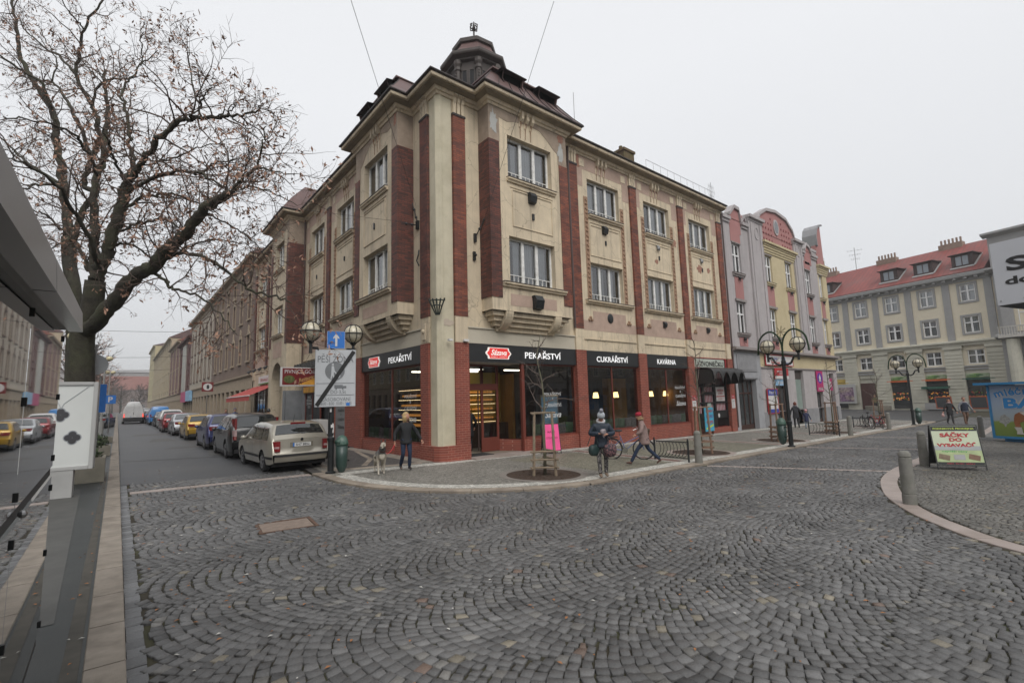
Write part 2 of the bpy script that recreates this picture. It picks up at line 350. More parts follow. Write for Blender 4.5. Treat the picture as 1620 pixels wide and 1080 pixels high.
concr=mat('concrete_kerb',(.255,.222,.185),rough=.85,var=.2,scale=5,dirt=(.12,.1,.08),dirt_amt=.75,dirt_scale=2.6,bump=.6,bscale=180)
tag(sheet('ground',[(-440,-100),(440,-100),(440,640),(-440,640)],-.09,asphalt),kind='structure')
# joints bed under the stones, then the far cobbles
ROADS= -6.17
sheet('cobble_bed',[(-8.2,-30),(60,-30),(60,ROADS+.2),(0,ROADS+.2),(-3,1.9),(-8.2,2.4)],-.022,jointm)
sheet('road',[(-8.2,2.16),(-3.9,1.82),(-3.15,1.75),(-3.15,6),(-3.15,400),(-8.2,400)],0,asphalt)
sheet('road_far',[(36.5,-5.8),(200,-5.8),(200,300),(36.5,300)],-.05,asphalt)
for i,(x0,y0,x1,y1) in enumerate([(-5.4,9,-3.6,12),(-6.6,13.8,-4.2,15.2),(-6.9,20,-5.6,23.5),(-7.6,27.5,-5.4,30),(-4.6,3.9,-3.3,5.1)]):
 sheet('road_patch',[(x0,y0),(x1,y0+.2),(x1-.2,y1),(x0+.3,y1-.3)],.004,patchm)
sheet('road_joint',[(-8.1,8.9),(-3.2,7.7),(-3.2,7.78),(-8.1,8.98)],.005,jointm)
def cobbles(name,W,p,step,gap,inside,bounds,y_off,seed,th=43.,clip=True,zoff=0.,pal=None):
 rs=np.random.RandomState(seed);thm=math.radians(th);R=W/2/math.sin(thm)
 x0,x1,y0,y1=bounds;ks=np.arange(math.floor((y0-y_off)/W),math.ceil((y1-y_off)/W)+1);js=np.arange(int(x0/p)-10,int(x1/p)+10)
 nth=int(round(2*thm*R/step));dth=2*thm/nth
 K,J,I=np.meshgrid(ks,js,np.arange(-1,nth+1),indexing='ij')
 K,J,I=K.ravel().astype(float),J.ravel().astype(float),I.ravel().astype(float)
 off=rs.rand(len(ks),len(js))[:,:,None].repeat(nth+2,2).ravel()
 t0= -thm+(I+off)*dth;t1=t0+dth
 t0=np.clip(t0,-thm,thm);t1=np.clip(t1,-thm,thm)
 ok=(t1-t0) >dth*.35;K,J,t0,t1=K[ok],J[ok],t0[ok],t1[ok]
 wob=.35*p*np.sin(K*2.1+J*.13)
 def warp(X,Y):return np.stack([X+.07*np.sin(Y*1.7)+.05*np.sin(X*1.1+Y*2.3)+.03*np.sin(Y*4.1+X*.7),Y+.17*np.sin(X*.83+1.3)+.06*np.sin(X*2.1+Y*.9)+.025*np.sin(X*4.3+Y*2)],-1)
 tm=(t0+t1)/2;X0,Y0=J*p-R*np.cos(tm)+R+wob,K*W+y_off+R*np.sin(tm)
 c=warp(X0,Y0)
 ok=inside(c[:,0],c[:,1])
 if clip:
  d=c-np.array([CAM.x,CAM.y]);az=np.arctan2(d[:,0],d[:,1])-YAW;dist=np.hypot(d[:,0],d[:,1])
  ok &= ((np.abs(az) <math.radians(52)) | (dist<2.5)) & (dist<60)
 t0,t1,tm,c,X0,Y0=t0[ok],t1[ok],tm[ok],c[ok],X0[ok],Y0[ok];n=len(tm)
 ct,st=np.cos(tm),np.sin(tm);hn,ht=p*ct/2,R*(t1-t0)/2
 q=np.stack([warp(X0+a*hn*ct+b*ht*st,Y0-a*hn*st+b*ht*ct) for a,b in ((-1,-1),(1,-1),(1,1),(-1,1))],1)
 ctr=q.mean(1,keepdims=True);q=q+rs.normal(0,.0085,q.shape)
 d=q-ctr;ln=np.linalg.norm(d,axis=2,keepdims=True);q=ctr+d*np.clip((ln-gap*.85)/ln,.3,1)*rs.uniform(.93,1.03,(n,1,1))
 top=ctr+(q-ctr)*.92
 h=rs.normal(0,.0025,n);tilt=rs.normal(0,.013,(n,1,2))
 def Z(a,base):return gzs(a[...,0],a[...,1])+base+zoff
 zt=Z(top,0)+h[:,None]+((top-ctr)*tilt).sum(-1)
 zb=Z(q,-.008)+h[:,None];zc=Z(q,-.05)
 v=np.concatenate([np.concatenate([top,zt[...,None]],-1),np.concatenate([q,zb[...,None]],-1),np.concatenate([q,zc[...,None]],-1)],1).reshape(-1,3)
 base=(np.arange(n)*12)[:,None]
 fl=[[0,1,2,3]]+[[4+i,4+(i+1) %4,(i+1) %4,i] for i in range(4)]+[[8+i,8+(i+1) %4,4+(i+1) %4,4+i] for i in range(4)]
 f=np.concatenate([base+np.array([x]) for x in fl],0).reshape(-1,4)
 # (x,y) order gives +z faces: check the first
 a=v[f[0]];nz_=np.cross(a[1]-a[0],a[2]-a[0])[2]
 if nz_<0:f=f[:,::-1]
 me=bpy.data.meshes.new(name);me.vertices.add(len(v));me.vertices.foreach_set('co',v.ravel().astype(np.float32))
 me.loops.add(f.size);me.loops.foreach_set('vertex_index',f.ravel().astype(np.int32));me.polygons.add(len(f));me.polygons.foreach_set('loop_start',np.arange(0,f.size,4,dtype=np.int32))
 me.update();me.validate()
 g=rs.normal(1,.15,n).clip(.6,1.5);col=np.stack([g*.105,g*.104,g*.103,np.ones(n)],-1)
 r=rs.rand(n);col[r<.07] *=[1.3,1.27,1.2,1];col[r<.015] *=[1.3,1.2,1.,1];k=r>.996;col[k] =[.14,.10,.08,1];k=(r>.96) & (r<.99);col[k,:3] =.06
 if pal is not None:col[:,:3] *=pal
 ca=me.color_attributes.new('col','FLOAT_COLOR','POINT');ca.data.foreach_set('color',np.repeat(col,12,0).ravel().astype(np.float32))
 o=bpy.data.objects.new(name,me);COL.objects.link(o);tag(o,kind='structure');me.materials.append(stonem);return o
stonem=bpy.data.materials.new('sett_stone');stonem.use_nodes=True
_n=stonem.node_tree;_b=_n.nodes['Principled BSDF'];_b.inputs['Roughness'].default_value=.5;_b.inputs['Specular IOR Level'].default_value=.45
_a=N(_n,'ShaderNodeAttribute');_a.attribute_name='col';_t=N(_n,'ShaderNodeNewGeometry')
_o=N(_n,'ShaderNodeTexNoise');_o.inputs['Scale'].default_value=75;_o.inputs['Detail'].default_value=7;_o.inputs['Roughness'].default_value=.7;_n.links.new(_t.outputs['Position'],_o.inputs[0])
_o2=N(_n,'ShaderNodeTexNoise');_o2.inputs['Scale'].default_value=.55;_o2.inputs['Detail'].default_value=4;_n.links.new(_t.outputs['Position'],_o2.inputs[0])
_ad=N(_n,'ShaderNodeMath',operation='ADD');_n.links.new(_o.outputs[0],_ad.inputs[0]);_n.links.new(_o2.outputs[0],_ad.inputs[1])
_mr=N(_n,'ShaderNodeMapRange');_mr.inputs[1].default_value=.6;_mr.inputs[2].default_value=1.4;_mr.inputs[3].default_value=.5;_mr.inputs[4].default_value=1.55;_n.links.new(_ad.outputs[0],_mr.inputs[0])
_vm=N(_n,'ShaderNodeVectorMath',operation='SCALE');_n.links.new(_a.outputs['Color'],_vm.inputs[0]);_n.links.new(_mr.outputs[0],_vm.inputs['Scale']);_n.links.new(_vm.outputs[0],_b.inputs['Base Color'])
_bp=N(_n,'ShaderNodeBump');_bp.inputs['Strength'].default_value=.5;_bp.inputs['Distance'].default_value=.004;_n.links.new(_o.outputs[0],_bp.inputs['Height']);_n.links.new(_bp.outputs[0],_b.inputs['Normal'])
KERB=[(-3.95,.45),(-3.93,-.6),(-3.85,-1.7),(-3.52,-3.0),(-2.9,-4.15),(-1.95,-5.12),(-.75,-5.8),(.7,-6.13),(2.2,-6.17)]
KERBS=smooth_poly(KERB,5)
STRIP_L=[(-.4,-30),(-.3,-20),(0,-15.5),(.69,-13.25),(1.66,-12.23),(2.86,-11.49),(4.48,-10.86),(7.08,-10.31),(11.5,-10.1),(23.6,-9.9),(36,-9.3)]
SS=smooth_poly(STRIP_L,5)
def inpoly(poly):
 P=np.array(poly)
 def f(x,y):
  r=np.zeros(len(x),bool);j=len(P)-1
  for i in range(len(P)):
   xi,yi,xj,yj= *P[i],*P[j]
   if yi!=yj:r ^= ((yi>y) !=(yj>y)) & (x<(xj-xi)*(y-yi)/(yj-yi)+xi)
   j=i
  return r
 return f
street=[(-8.06,-19),(-8.06,2.2),(-3.98,1.85)]+[(a-.03,b-.03) for a,b in KERBS]+[(60,-6.2),(60,-9.3)]+[(a-.02,b+.02) for a,b in SS[::-1] if b> -19]
cut=lambda x,y:~((x> -6.5) & (x< -5.6) & (y> -5.5) & (y< -4.72)) & ~((y>.42) & (y<.92) & (x> -8.1))
cross=[((5.5,-6.3),(7.9,-10.35)),((13.2,-6.3),(15.2,-9.95)),((20.2,-6.3),(21.9,-9.9))]
def awaycross(x,y):
 ok=np.ones(len(x),bool)
 for (ax,ay),(bx,by) in cross:
  dx,dy=bx-ax,by-ay;l=math.hypot(dx,dy);d=np.abs((x-ax)*dy-(y-ay)*dx)/l;ok &= d>.13
 return ok
ins=inpoly(street)
cobbles('cobble_street',1.5,.124,.104,.008,lambda x,y:ins(x,y) & cut(x,y) & awaycross(x,y),(-9,45,-19,3),.15,1,th=50.)
plaza=[(a+.34,b-.3) for a,b in SS if b> -19.5]+[(36,-19.5)]
ins2=inpoly(plaza)
cobbles('plaza_cobbles',.95,.082,.08,.006,lambda x,y:ins2(x,y) & (x<22),(-1,22,-19,-9),.4,2,pal=np.array([1.12,1.08,.98]))
sheet('plaza_far',[(21.9,-30),(60,-30),(60,-9.9),(36,-9.7),(21.9,-10.2)],-.004,sett_far)
# stone rows along the kerb
def row(name,x,y0,y1,wd=.14,ln=.16,seed=3):
 rs=random.Random(seed);mb=MB();y=y0
 while y<y1:
  l=ln*rs.uniform(.8,1.25);z=gz(x,y)-.006+rs.uniform(-.004,.004)
  mb.prism([(y+.008,z-.05),(y+l-.008,z-.05),(y+l-.008,z-.012),(y+l-.02,z),(y+.02,z),(y+.008,z-.012)],0,x-wd/2+rs.uniform(0,.01),x+wd/2-rs.uniform(0,.01));y+=l
 o=mb.build(name,stonem);me=o.data
 ca=me.color_attributes.new('col','FLOAT_COLOR','POINT')
 cs=[];
 for i in range(len(me.vertices)//12):
  g=rs.uniform(.085,.16);cs+=[g,g*1.02,g*1.05,1]*12
 ca.data.foreach_set('color',cs);return tag(o,kind='structure')
row('gutter_setts',-8.15,-15,12,seed=4)
# granite strips flush with the cobbles
def slabs(name,pts,wd,off,m,ln=.9,gap=.006,h=.03,seed=1,side=0):
 """a strip made of separate long stones"""
 rs=random.Random(seed);P=[Vector(p) for p in pts];mb=MB();out=[]
 acc=0;L_=[0]
 for a,b in zip(P,P[1:]):L_.append(L_[-1]+(b-a).length)
 def at(s):
  for i in range(len(P)-1):
   if s<=L_[i+1] or i==len(P)-2:
    t=(s-L_[i])/(L_[i+1]-L_[i]);return P[i].lerp(P[i+1],t),(P[i+1]-P[i]).normalized()
 s=0
 while s<L_[-1]-.05:
  l=min(ln*rs.uniform(.85,1.15),L_[-1]-s);k=max(2,int(l/.25)+1);rows=[]
  for i in range(k):
   p,d=at(s+gap+(l-2*gap)*i/(k-1));p1,d1=at(min(s+gap+(l-2*gap)*i/(k-1)+.15,L_[-1]));p0,d0=at(max(s+gap+(l-2*gap)*i/(k-1)-.15,0));d=(p1-p0).normalized() if (p1-p0).length>.01 else d
   n=Vector((d.y,-d.x));a,b=p+n*(wd*(side-1)/2),p+n*(wd*(side+1)/2)
   rows.append([(a.x,a.y,gz(a.x,a.y)+off-h),(a.x,a.y,gz(a.x,a.y)+off-.008),((a.x*.97+b.x*.03),(a.y*.97+b.y*.03),gz(a.x,a.y)+off),(a.x*.03+b.x*.97,a.y*.03+b.y*.97,gz(b.x,b.y)+off),(b.x,b.y,gz(b.x,b.y)+off-.008),(b.x,b.y,gz(b.x,b.y)+off-h)])
  vs=[q for r in rows for q in r];fs=[(i*6+j,i*6+j+1,(i+1)*6+j+1,(i+1)*6+j) for i in range(k-1) for j in range(5)]
  fs+=[(0,5,4,3,2,1)[::-1],tuple((k-1)*6+j for j in (0,1,2,3,4,5))[::-1]]
  mb.add(vs,fs);s+=l
 o=mb.build(name,m);return tag(o,kind='structure')
slabs('granite_strip',[(a+.16,b-.13) for a,b in SS if b> -21 and a<36],.32,.004,granite2,seed=5)
slabs('granite_strip',[(-8.05,.68),(-3.95,.66)],.3,.0,granite2,ln=1.1,seed=6)
for (a,b) in cross:slabs('granite_strip',[a,b],.16,.0,granite2,ln=.5,seed=7)
sheet('asphalt_strip_setts',[(-8.02,.9),(-3.95,.9),(-3.95,1.2),(-8.02,1.2)],-.03,jointm)
# manhole cover sunk between the stones
mh=thing('manhole_cover','rusty square manhole cover with concrete infill set in the cobbles','manhole cover',(-6.05,-5.1,gz(-6.05,-5.1)))
iron=mat('rusty_iron',(.10,.055,.035),rough=.7,var=.35,scale=14,bump=.5,bscale=60)
mb=MB(FM(-6.05,-5.1,(1,-.16),(.1,1),gz(-6.05,-5.1)))
for a in ((-.44,.44,-.39,-.34),(-.44,.44,.34,.39),(-.44,-.39,-.34,.34),(.39,.44,-.34,.34)):mb.box(a[0],a[1],a[2],a[3],-.03,.0)
mb.build('cover_frame',iron,mh)
mb=MB(mb.T);mb.box(-.38,.38,-.33,.33,-.04,-.008);mb.build('cover_plate',mat('cover_infill',(.2,.155,.125),rough=.85,var=.25,scale=9,bump=.5,bscale=80),mh)
# ---- pavement by the corner building
PH=.045
pav=[(-3.62,.45)]+[(a,b) for a,b in smooth_poly([(-3.6,-.6),(-3.53,-1.6),(-3.22,-2.85),(-2.65,-3.9),(-1.78,-4.82),(-.65,-5.45),(.72,-5.8),(2.2,-5.84)],4)]+[(36.6,-5.84),(38.2,-5.2),(38.9,-4),(39,0),(39,.5),(.2,.5),(.2,6.0),(-3.1,6.0),(-3.62,.8)]
sheet('pavement',pav,PH-.004,mosaic)
slabs('kerb',[(-3.78,.5)]+[(a+.0,b) for a,b in smooth_poly([(-3.77,-.6),(-3.69,-1.65),(-3.37,-2.93),(-2.78,-4.03),(-1.87,-4.97),(-.7,-5.63),(.71,-5.97),(2.2,-6.0),(20,-6.0),(36.5,-6.0),(37.9,-5.6),(38.9,-4.6)],5)],.33,PH,granite,ln=1.0,h=.12,seed=8)
wb=smooth_poly([(-3.42,-.5),(-3.34,-1.6),(-3.02,-2.75),(-2.48,-3.75),(-1.65,-4.6),(-.55,-5.22),(.75,-5.56),(2.2,-5.6)],5)+[(20,-5.6),(36.4,-5.6)]
ribbon('pavement_white_band',wb,.42,PH,mosaic_w)
ribbon('pavement_white_band',[(-3.4,-.2),(-2,-.2),(0,-.28),(6.9,-.35),(20,-.5),(38.5,-.6)],.48,PH+.001,mosaic_w)
for k in range(5):
 x=5.35+7.05*k+(.6 if k else 0)
 ribbon('pavement_white_strip',[(x,-.7),(x-.02,-5.38)],.1,PH+.002,mosaic_w)
 ribbon('pavement_red_strip',[(x+.27,-.7),(x+.25,-5.38)],.4,PH+.001,mosaic_r)
 ribbon('pavement_white_strip',[(x+.55,-.7),(x+.52,-5.38)],.1,PH+.002,mosaic_w)
sheet('pavement_mossy',[(1.9,-1.1),(5.2,-1.1),(5.2,-5.3),(2.2,-5.3)],PH,mosaic_g)
sheet('pavement_mossy',[(6.1,-1.1),(12.9,-1.1),(12.9,-5.3),(6.1,-5.3)],PH,mosaic_g)
# left street pavement along the facade
sheet('pavement',[(-3.95,.4),(-3.1,.4),(-3.1,6),(-3.3,6)],PH-.008,sett_dark)
sheet('pavement',[(-3.1,6.0),(.2,6.0),(.2,300),(-3.1,300)],PH,sett_dark)
sheet('pavement_dark_patch',[(-2.95,.85),(-.5,.5),(-.5,6),(-2.95,6)],PH+.002,sett_dark)
slabs('kerb',[(-3.62,.72),(-1.9,.52),(-.55,.3)],.3,PH+.004,granite,ln=.8,seed=10)
slabs('kerb',[(-3.2,.8),(-3.15,6),(-3.15,40),(-3.15,150)],.25,PH+.01,concr,ln=1.,h=.1,seed=11)
slabs('granite_strip',[(-.35,.3),(-.35,7.4)],.5,PH+.008,concr,ln=1.,seed=12)
slabs('granite_strip',[(-2.2,1.0),(-1.3,2.6),(-.6,5.8)],.18,PH+.008,granite,ln=.8,seed=12)
def disc(name,cx,cy,r0,r1,off,m,n=40,seed=0):
 rs=random.Random(seed);mb=MB();vs=[]
 for r in (r0,r1):
  for i in range(n):
   a=2*math.pi*i/n;x,y=cx+r*math.cos(a),cy+r*math.sin(a);vs.append((x,y,gz(x,y)+off))
 if r0==0:mb.add(vs[n:],[tuple(range(n))])
 else:mb.add(vs,[(i,n+i,n+(i+1) %n,(i+1) %n) for i in range(n)])
 return tag(mb.build(name,m),kind='structure')
PITS=[(.6,-4.35),(8.25,-4.55),(15.25,-4.5),(22.3,-4.5),(29.4,-4.5)]
for i,(x,y) in enumerate(PITS):
 disc('tree_pit_ring',x,y,1.0,1.2,PH+.006,granite2 if i else mat('pit_ring',(.2,.18,.16),var=.15,scale=5,bump=.3));disc('tree_pit_soil',x,y,0,1.0,PH+.003,soilm)
 rs=random.Random(i);mb=MB()
 for k in range(70):
  a,r=rs.uniform(0,6.28),rs.uniform(0,.9);s_=rs.uniform(.02,.06);px,py=x+r*math.cos(a),y+r*math.sin(a);mb.ball((px,py,gz(px,py)+PH),s_,6,4,sc=(1,1,.5))
 if i<3:tag(mb.build('soil_lumps',soilm),kind='stuff')
# ---- left pavement with a high kerb
sheet('left_pavement',[(-8.46,-30),(-8.46,300),(-30,300),(-30,-30)],.085,asphalt_dark)
slabs('left_kerb',[(-8.35,-15),(-8.35,60),(-8.35,200)],.25,.1,concr,ln=.98,h=.2,seed=13,gap=.008)
sheet('pavement_worn_strip',[(-8.62,-14),(-8.5,-14),(-8.5,5),(-8.56,5)],.089,mat('worn_asphalt',(.06,.055,.045),rough=.8,var=.3,scale=6))
sheet('pavement_light_patch',[(-9.6,1.5),(-8.95,1.5),(-8.72,-7.9),(-9.6,-7.9)],.089,mat('worn_paving',(.075,.075,.07),rough=.7,var=.2,scale=3,bump=.2))
# scattered leaves and litter
def scatter_leaves():
 rs=random.Random(5);mb=MB()
 for k in range(620):
  if k<250:x,y= -8.1+abs(rs.gauss(0,.9)),rs.uniform(-13,6)
  elif k<330:x,y= -8.5-rs.random()*.15,rs.uniform(-12,20)
  else:x,y=rs.uniform(-8,8),rs.uniform(-13.5,-6.3)
  if y> -6 and x> -4:continue
  a=rs.uniform(0,6.28);s_=rs.uniform(.01,.03);z=gz(x,y)+(.012 if x> -8.2 else .105)
  c,s2=math.cos(a)*s_,math.sin(a)*s_
  mb.add([(x+c,y+s2,z),(x-s2*.5,y+c*.5,z+.006),(x-c,y-s2,z+.002),(x+s2*.5,y-c*.5,z+.008)],[(0,1,2,3)],0 if rs.random() <.72 else 1)
 tag(mb.build('fallen_leaves',[mat('dry_leaf',(.3,.13,.05),rough=.8,var=.4,scale=4),mat('litter',(.5,.49,.45),rough=.8)]),kind='stuff')
scatter_leaves()
# ---------------------------------------------------------------- materials of the buildings
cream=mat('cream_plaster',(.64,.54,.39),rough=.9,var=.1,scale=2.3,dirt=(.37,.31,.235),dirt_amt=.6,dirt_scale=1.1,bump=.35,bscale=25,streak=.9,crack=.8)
cream_shade=mat('cream_plaster_shaded',(.56,.475,.35),rough=.9,var=.1,scale=2.3,dirt=(.32,.26,.19),dirt_amt=.7,dirt_scale=1.0,bump=.35,bscale=25,streak=.9,crack=.8)  # darker copy of the cream plaster: the street side's shade put into its colour
pillar_m=mat('pillar_plaster',(.56,.51,.38),rough=.75,var=.06,scale=2,dirt=(.28,.25,.15),dirt_amt=.4,dirt_scale=1.2,bump=.2,bscale=20)
band_m=mat('band_plaster',(.52,.475,.385),rough=.9,var=.04,scale=2,dirt=(.3,.27,.21),dirt_amt=.3,dirt_scale=1,bump=.15)
pink=mat('pinkish_render',(.45,.33,.265),rough=.95,var=.1,scale=3,dirt=(.25,.18,.14),dirt_amt=.45,dirt_scale=.9,bump=.5,bscale=60)
rough_m=mat('rough_render',(.36,.285,.22),rough=.98,var=.14,scale=3,dirt=(.17,.135,.105),dirt_amt=.7,dirt_scale=.9,bump=1.,bscale=45,bdist=.02)
orn=mat('ornament_render',(.36,.23,.15),rough=.95,var=.22,scale=12,dirt=(.18,.11,.07),dirt_amt=.6,dirt_scale=6,bump=1.,bscale=30,bdist=.03)
under=mat('cornice_dark',(.27,.225,.155),rough=.95,var=.18,scale=2.5,dirt=(.12,.095,.065),dirt_amt=.6,dirt_scale=1.2,bump=.4,bscale=25)  # browner and darker than the rest of the cornice, with noise blotches
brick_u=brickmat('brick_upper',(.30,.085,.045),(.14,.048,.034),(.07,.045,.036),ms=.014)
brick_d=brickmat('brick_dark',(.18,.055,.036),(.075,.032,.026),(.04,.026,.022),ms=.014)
brick_s=brickmat('brick_shop',(.25,.058,.035),(.185,.043,.028),(.33,.17,.13),bw=.25,rh=.078,ms=.013,bump=.2,dark=.12)
tin=mat('roof_tin',(.13,.075,.068),rough=.5,var=.15,scale=1.2,dirt=(.06,.04,.037),dirt_amt=.6,dirt_scale=.9,bump=.15,bscale=6,metal=.2)
tin_d=mat('roof_tin_dark',(.035,.026,.024),rough=.55,var=.2,scale=3)
lant_m=mat('lantern_sheet',(.060,.048,.042),rough=.6,var=.2,scale=3,dirt=(.1,.08,.07),dirt_amt=.4,dirt_scale=1.5)
wframe=mat('window_white',(.76,.76,.73),rough=.6,var=.08,scale=6,dirt=(.35,.33,.29),dirt_amt=.5,dirt_scale=5)
curtain=mat('curtain',(.72,.73,.74),rough=.9,var=.12,scale=1.5)
darkroom=mat('dark_room',(.02,.021,.023),rough=.9)
room_m=mat('dim_room',(.07,.068,.062),rough=.9)
wglass=glassmat('window_glass',(.72,.75,.77),base=.1)
sglass=glassmat('shop_glass',(.72,.75,.74),base=.06)
silltin=mat('sill_tin',(.14,.12,.11),rough=.6,var=.2)
sframe=mat('shop_frame',(.15,.035,.022),rough=.5,var=.08)
black_m=mat('black_panel',(.018,.019,.02),rough=.45,var=.1)
white_e=mat('white_letters',(.9,.9,.9),rough=.4,emit=(1,1,1),estr=.35)
steel=mat('steel',(.35,.35,.35),rough=.35,metal=.9)
castiron=mat('cast_iron',(.013,.015,.016),rough=.45,var=.2)
FR=FM(0,0,(1,0),(0,-1));FL=FM(0,0,(0,1),(-1,0))
def window(parent,F,u0,u1,z0,z1,w,lights=3,bar=.09,rail=None,curt=True,fm=None,name='window',back=.45,rail_z=.52,cm=None,grille=False,seed=0):
 """frame set in the wall opening; w = plane of the frame front"""
 rs=random.Random(seed*7+int(u0*13+z0*7));fm=fm or wframe
 mb=MB(F)
 mb.box(u0,u0+bar,w-.07,w,z0,z1);mb.box(u1-bar,u1,w-.07,w,z0,z1);mb.box(u0+bar,u1-bar,w-.07,w,z0,z0+bar*.9);mb.box(u0+bar,u1-bar,w-.07,w,z1-bar*.9,z1)
 wd=(u1-u0-2*bar)/lights
 for i in range(1,lights):c=u0+bar+i*wd;mb.box(c-bar*.75,c+bar*.75,w-.07,w+.02,z0+bar*.9,z1-bar*.9)
 if rail:zr=z0+(z1-z0)*rail;mb.box(u0+bar,u1-bar,w-.06,w+.015,zr-bar*.55,zr+bar*.55)
 fr=mb.build(name,fm,parent)
 mb=MB(F);mb.quad((u0,w-.04,z0),(u0,w-.04,z1),(u1,w-.04,z1),(u1,w-.04,z0));mb.build('pane',wglass,fr)
 mb=MB(F)
 if curt:
  for i in range(lights):
   a,b=u0+bar+i*wd,u0+bar+(i+1)*wd;n=10
   lo=a+wd*rs.uniform(0,.2) if rs.random() <.8 else a+wd*.5;hi=b-wd*rs.uniform(0,.45)
   for j in range(n):
    x0,x1=lo+(hi-lo)*j/n,lo+(hi-lo)*(j+1)/n;mb.quad((x0,w-.16-.02*(j%2),z0),(x0,w-.16-.02*(j%2),z1),(x1,w-.16-.02*((j+1) %2),z1),(x1,w-.16-.02*((j+1) %2),z0))
  mb.build('curtain',cm or curtain,fr)
 mb=MB(F);i=w-back
 mb.quad((u0,i,z0),(u0,i,z1),(u1,i,z1),(u1,i,z0));mb.quad((u0,i,z0),(u0,w-.05,z0),(u0,w-.05,z1),(u0,i,z1));mb.quad((u1,i,z0),(u1,i,z1),(u1,w-.05,z1),(u1,w-.05,z0))
 mb.quad((u0,i,z1),(u0,w-.05,z1),(u1,w-.05,z1),(u1,i,z1));mb.quad((u0,i,z0),(u1,i,z0),(u1,w-.05,z0),(u0,w-.05,z0));mb.build('room_behind',room_m,fr)
 if grille:
  mb=MB(F)
  for i in range(lights):
   a,b=u0+bar+i*wd+.04,u0+bar+(i+1)*wd-.04;zt=z0+.34
   mb.box(a,b,w+.01,w+.03,zt-.015,zt+.01)
   for k in range(4):x=a+(b-a)*k/3;mb.box(x-.009,x+.009,w+.01,w+.03,z0+.02,zt-.015)
  mb.build('grille',wframe,fr)
 return fr
def sill(parent,F,u0,u1,z0,z1,w,d,m=None):
 mb=MB(F);mb.prism([(w,z0),(w+d*.5,z0),(w+d*.6,z0+(z1-z0)*.4),(w+d,z0+(z1-z0)*.55),(w+d,z1-.02),(w,z1)],0,u0,u1) ;o=mb.build('sill',m or cream,parent)
 mb=MB(F);mb.box(u0-.01,u1+.01,w,w+d+.02,z1,z1+.015);mb.build('sill_flashing',silltin,o)
B=thing('corner_building','cream three-storey corner building with red brick pilasters above the bakery','building',(6,6,0))
ZT=13.3
def bays(c0,n,k):return [c0+k*i for i in range(n)]
RW=[9.11,13.45,17.79]               # windows between the pilasters, right facade
LW=[9.05,13.35]                      # left facade up to the second risalit
LW2=[22.3,26.6]
up=lambda c:(c-1.15,c+1.15,10.38,12.12);lowr=lambda c:(c-1.15,c+1.15,6.34,8.10)
# upper walls
mb=MB(FR);mb.wall(.62,1.9,4.07,ZT,[],0);mb.wall(5.8,20.35,4.07,ZT,[up(c) for c in RW]+[lowr(c) for c in RW],0,.3);mb.wall(1.9,5.8,4.07,5.3,[],0);mb.build('wall',cream,B)
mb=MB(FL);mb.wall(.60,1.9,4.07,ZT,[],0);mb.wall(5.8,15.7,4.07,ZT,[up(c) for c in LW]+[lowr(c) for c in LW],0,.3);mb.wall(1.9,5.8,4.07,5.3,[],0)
mb.wall(19.6,29.1,4.07,ZT,[up(c) for c in LW2]+[lowr(c) for c in LW2],0,.3);mb.build('wall',cream_shade,B)
# corner column
mb=MB();c_=[(0,.60),(0,.2),(-.035,.17),(-.035,.09),(.03,.03),(.09,-.035),(.17,-.035),(.2,0),(.60,0),(.6,.6)]
mb.prism(c_,2,.55,ZT);mb.build('corner_pillar',pillar_m,B)
mb=MB();c2=[(-.12,1.16),(-.12,.2),(-.02,.03),(.03,-.02),(.2,-.12),(1.16,-.12),(1.16,.3),(.3,1.16)]
mb.prism(c2,2,-.4,.55);mb.build('pillar_base',brick_s,B)
def pilaster(F,u0,u1,bm,cm,cap=True):
 mb=MB(F);mb.box(u0,u1,-.05,.10,5.0,12.5);p=mb.build('pilaster',bm,B)
 mb=MB(F);mb.box(u0-.02,u1+.02,0,.125,12.5,12.58);mb.build('brick_cap',tin_d,p)
 mb=MB(F);mb.box(u0,u1,0,.085,4.075,5.0);mb.build('pilaster_block',cm,p)
 mb=MB(F);d=(u1-u0)/3
 for i in range(3):
  a,b=u0+i*d+.025,u0+(i+1)*d-.025
  mb.prism([(0,12.6),(.09,12.6),(.09,13.0),(.12,13.05),(.12,13.2),(.22,13.26),(.22,13.3),(0,13.3)],0,a,b)
 mb.build('capital',cm,p)
for u in (6.69,11.07,15.42,19.76):pilaster(FR,u,u+.52,brick_u,cream)
pilaster(FR,.62,1.14,brick_u,cream)
for u in (.57,):pilaster(FL,u,u+.56,brick_d,cream_shade)
for u in (6.7,11.05,20.2,24.4,28.55):pilaster(FL,u,u+.46,brick_d,cream_shade)
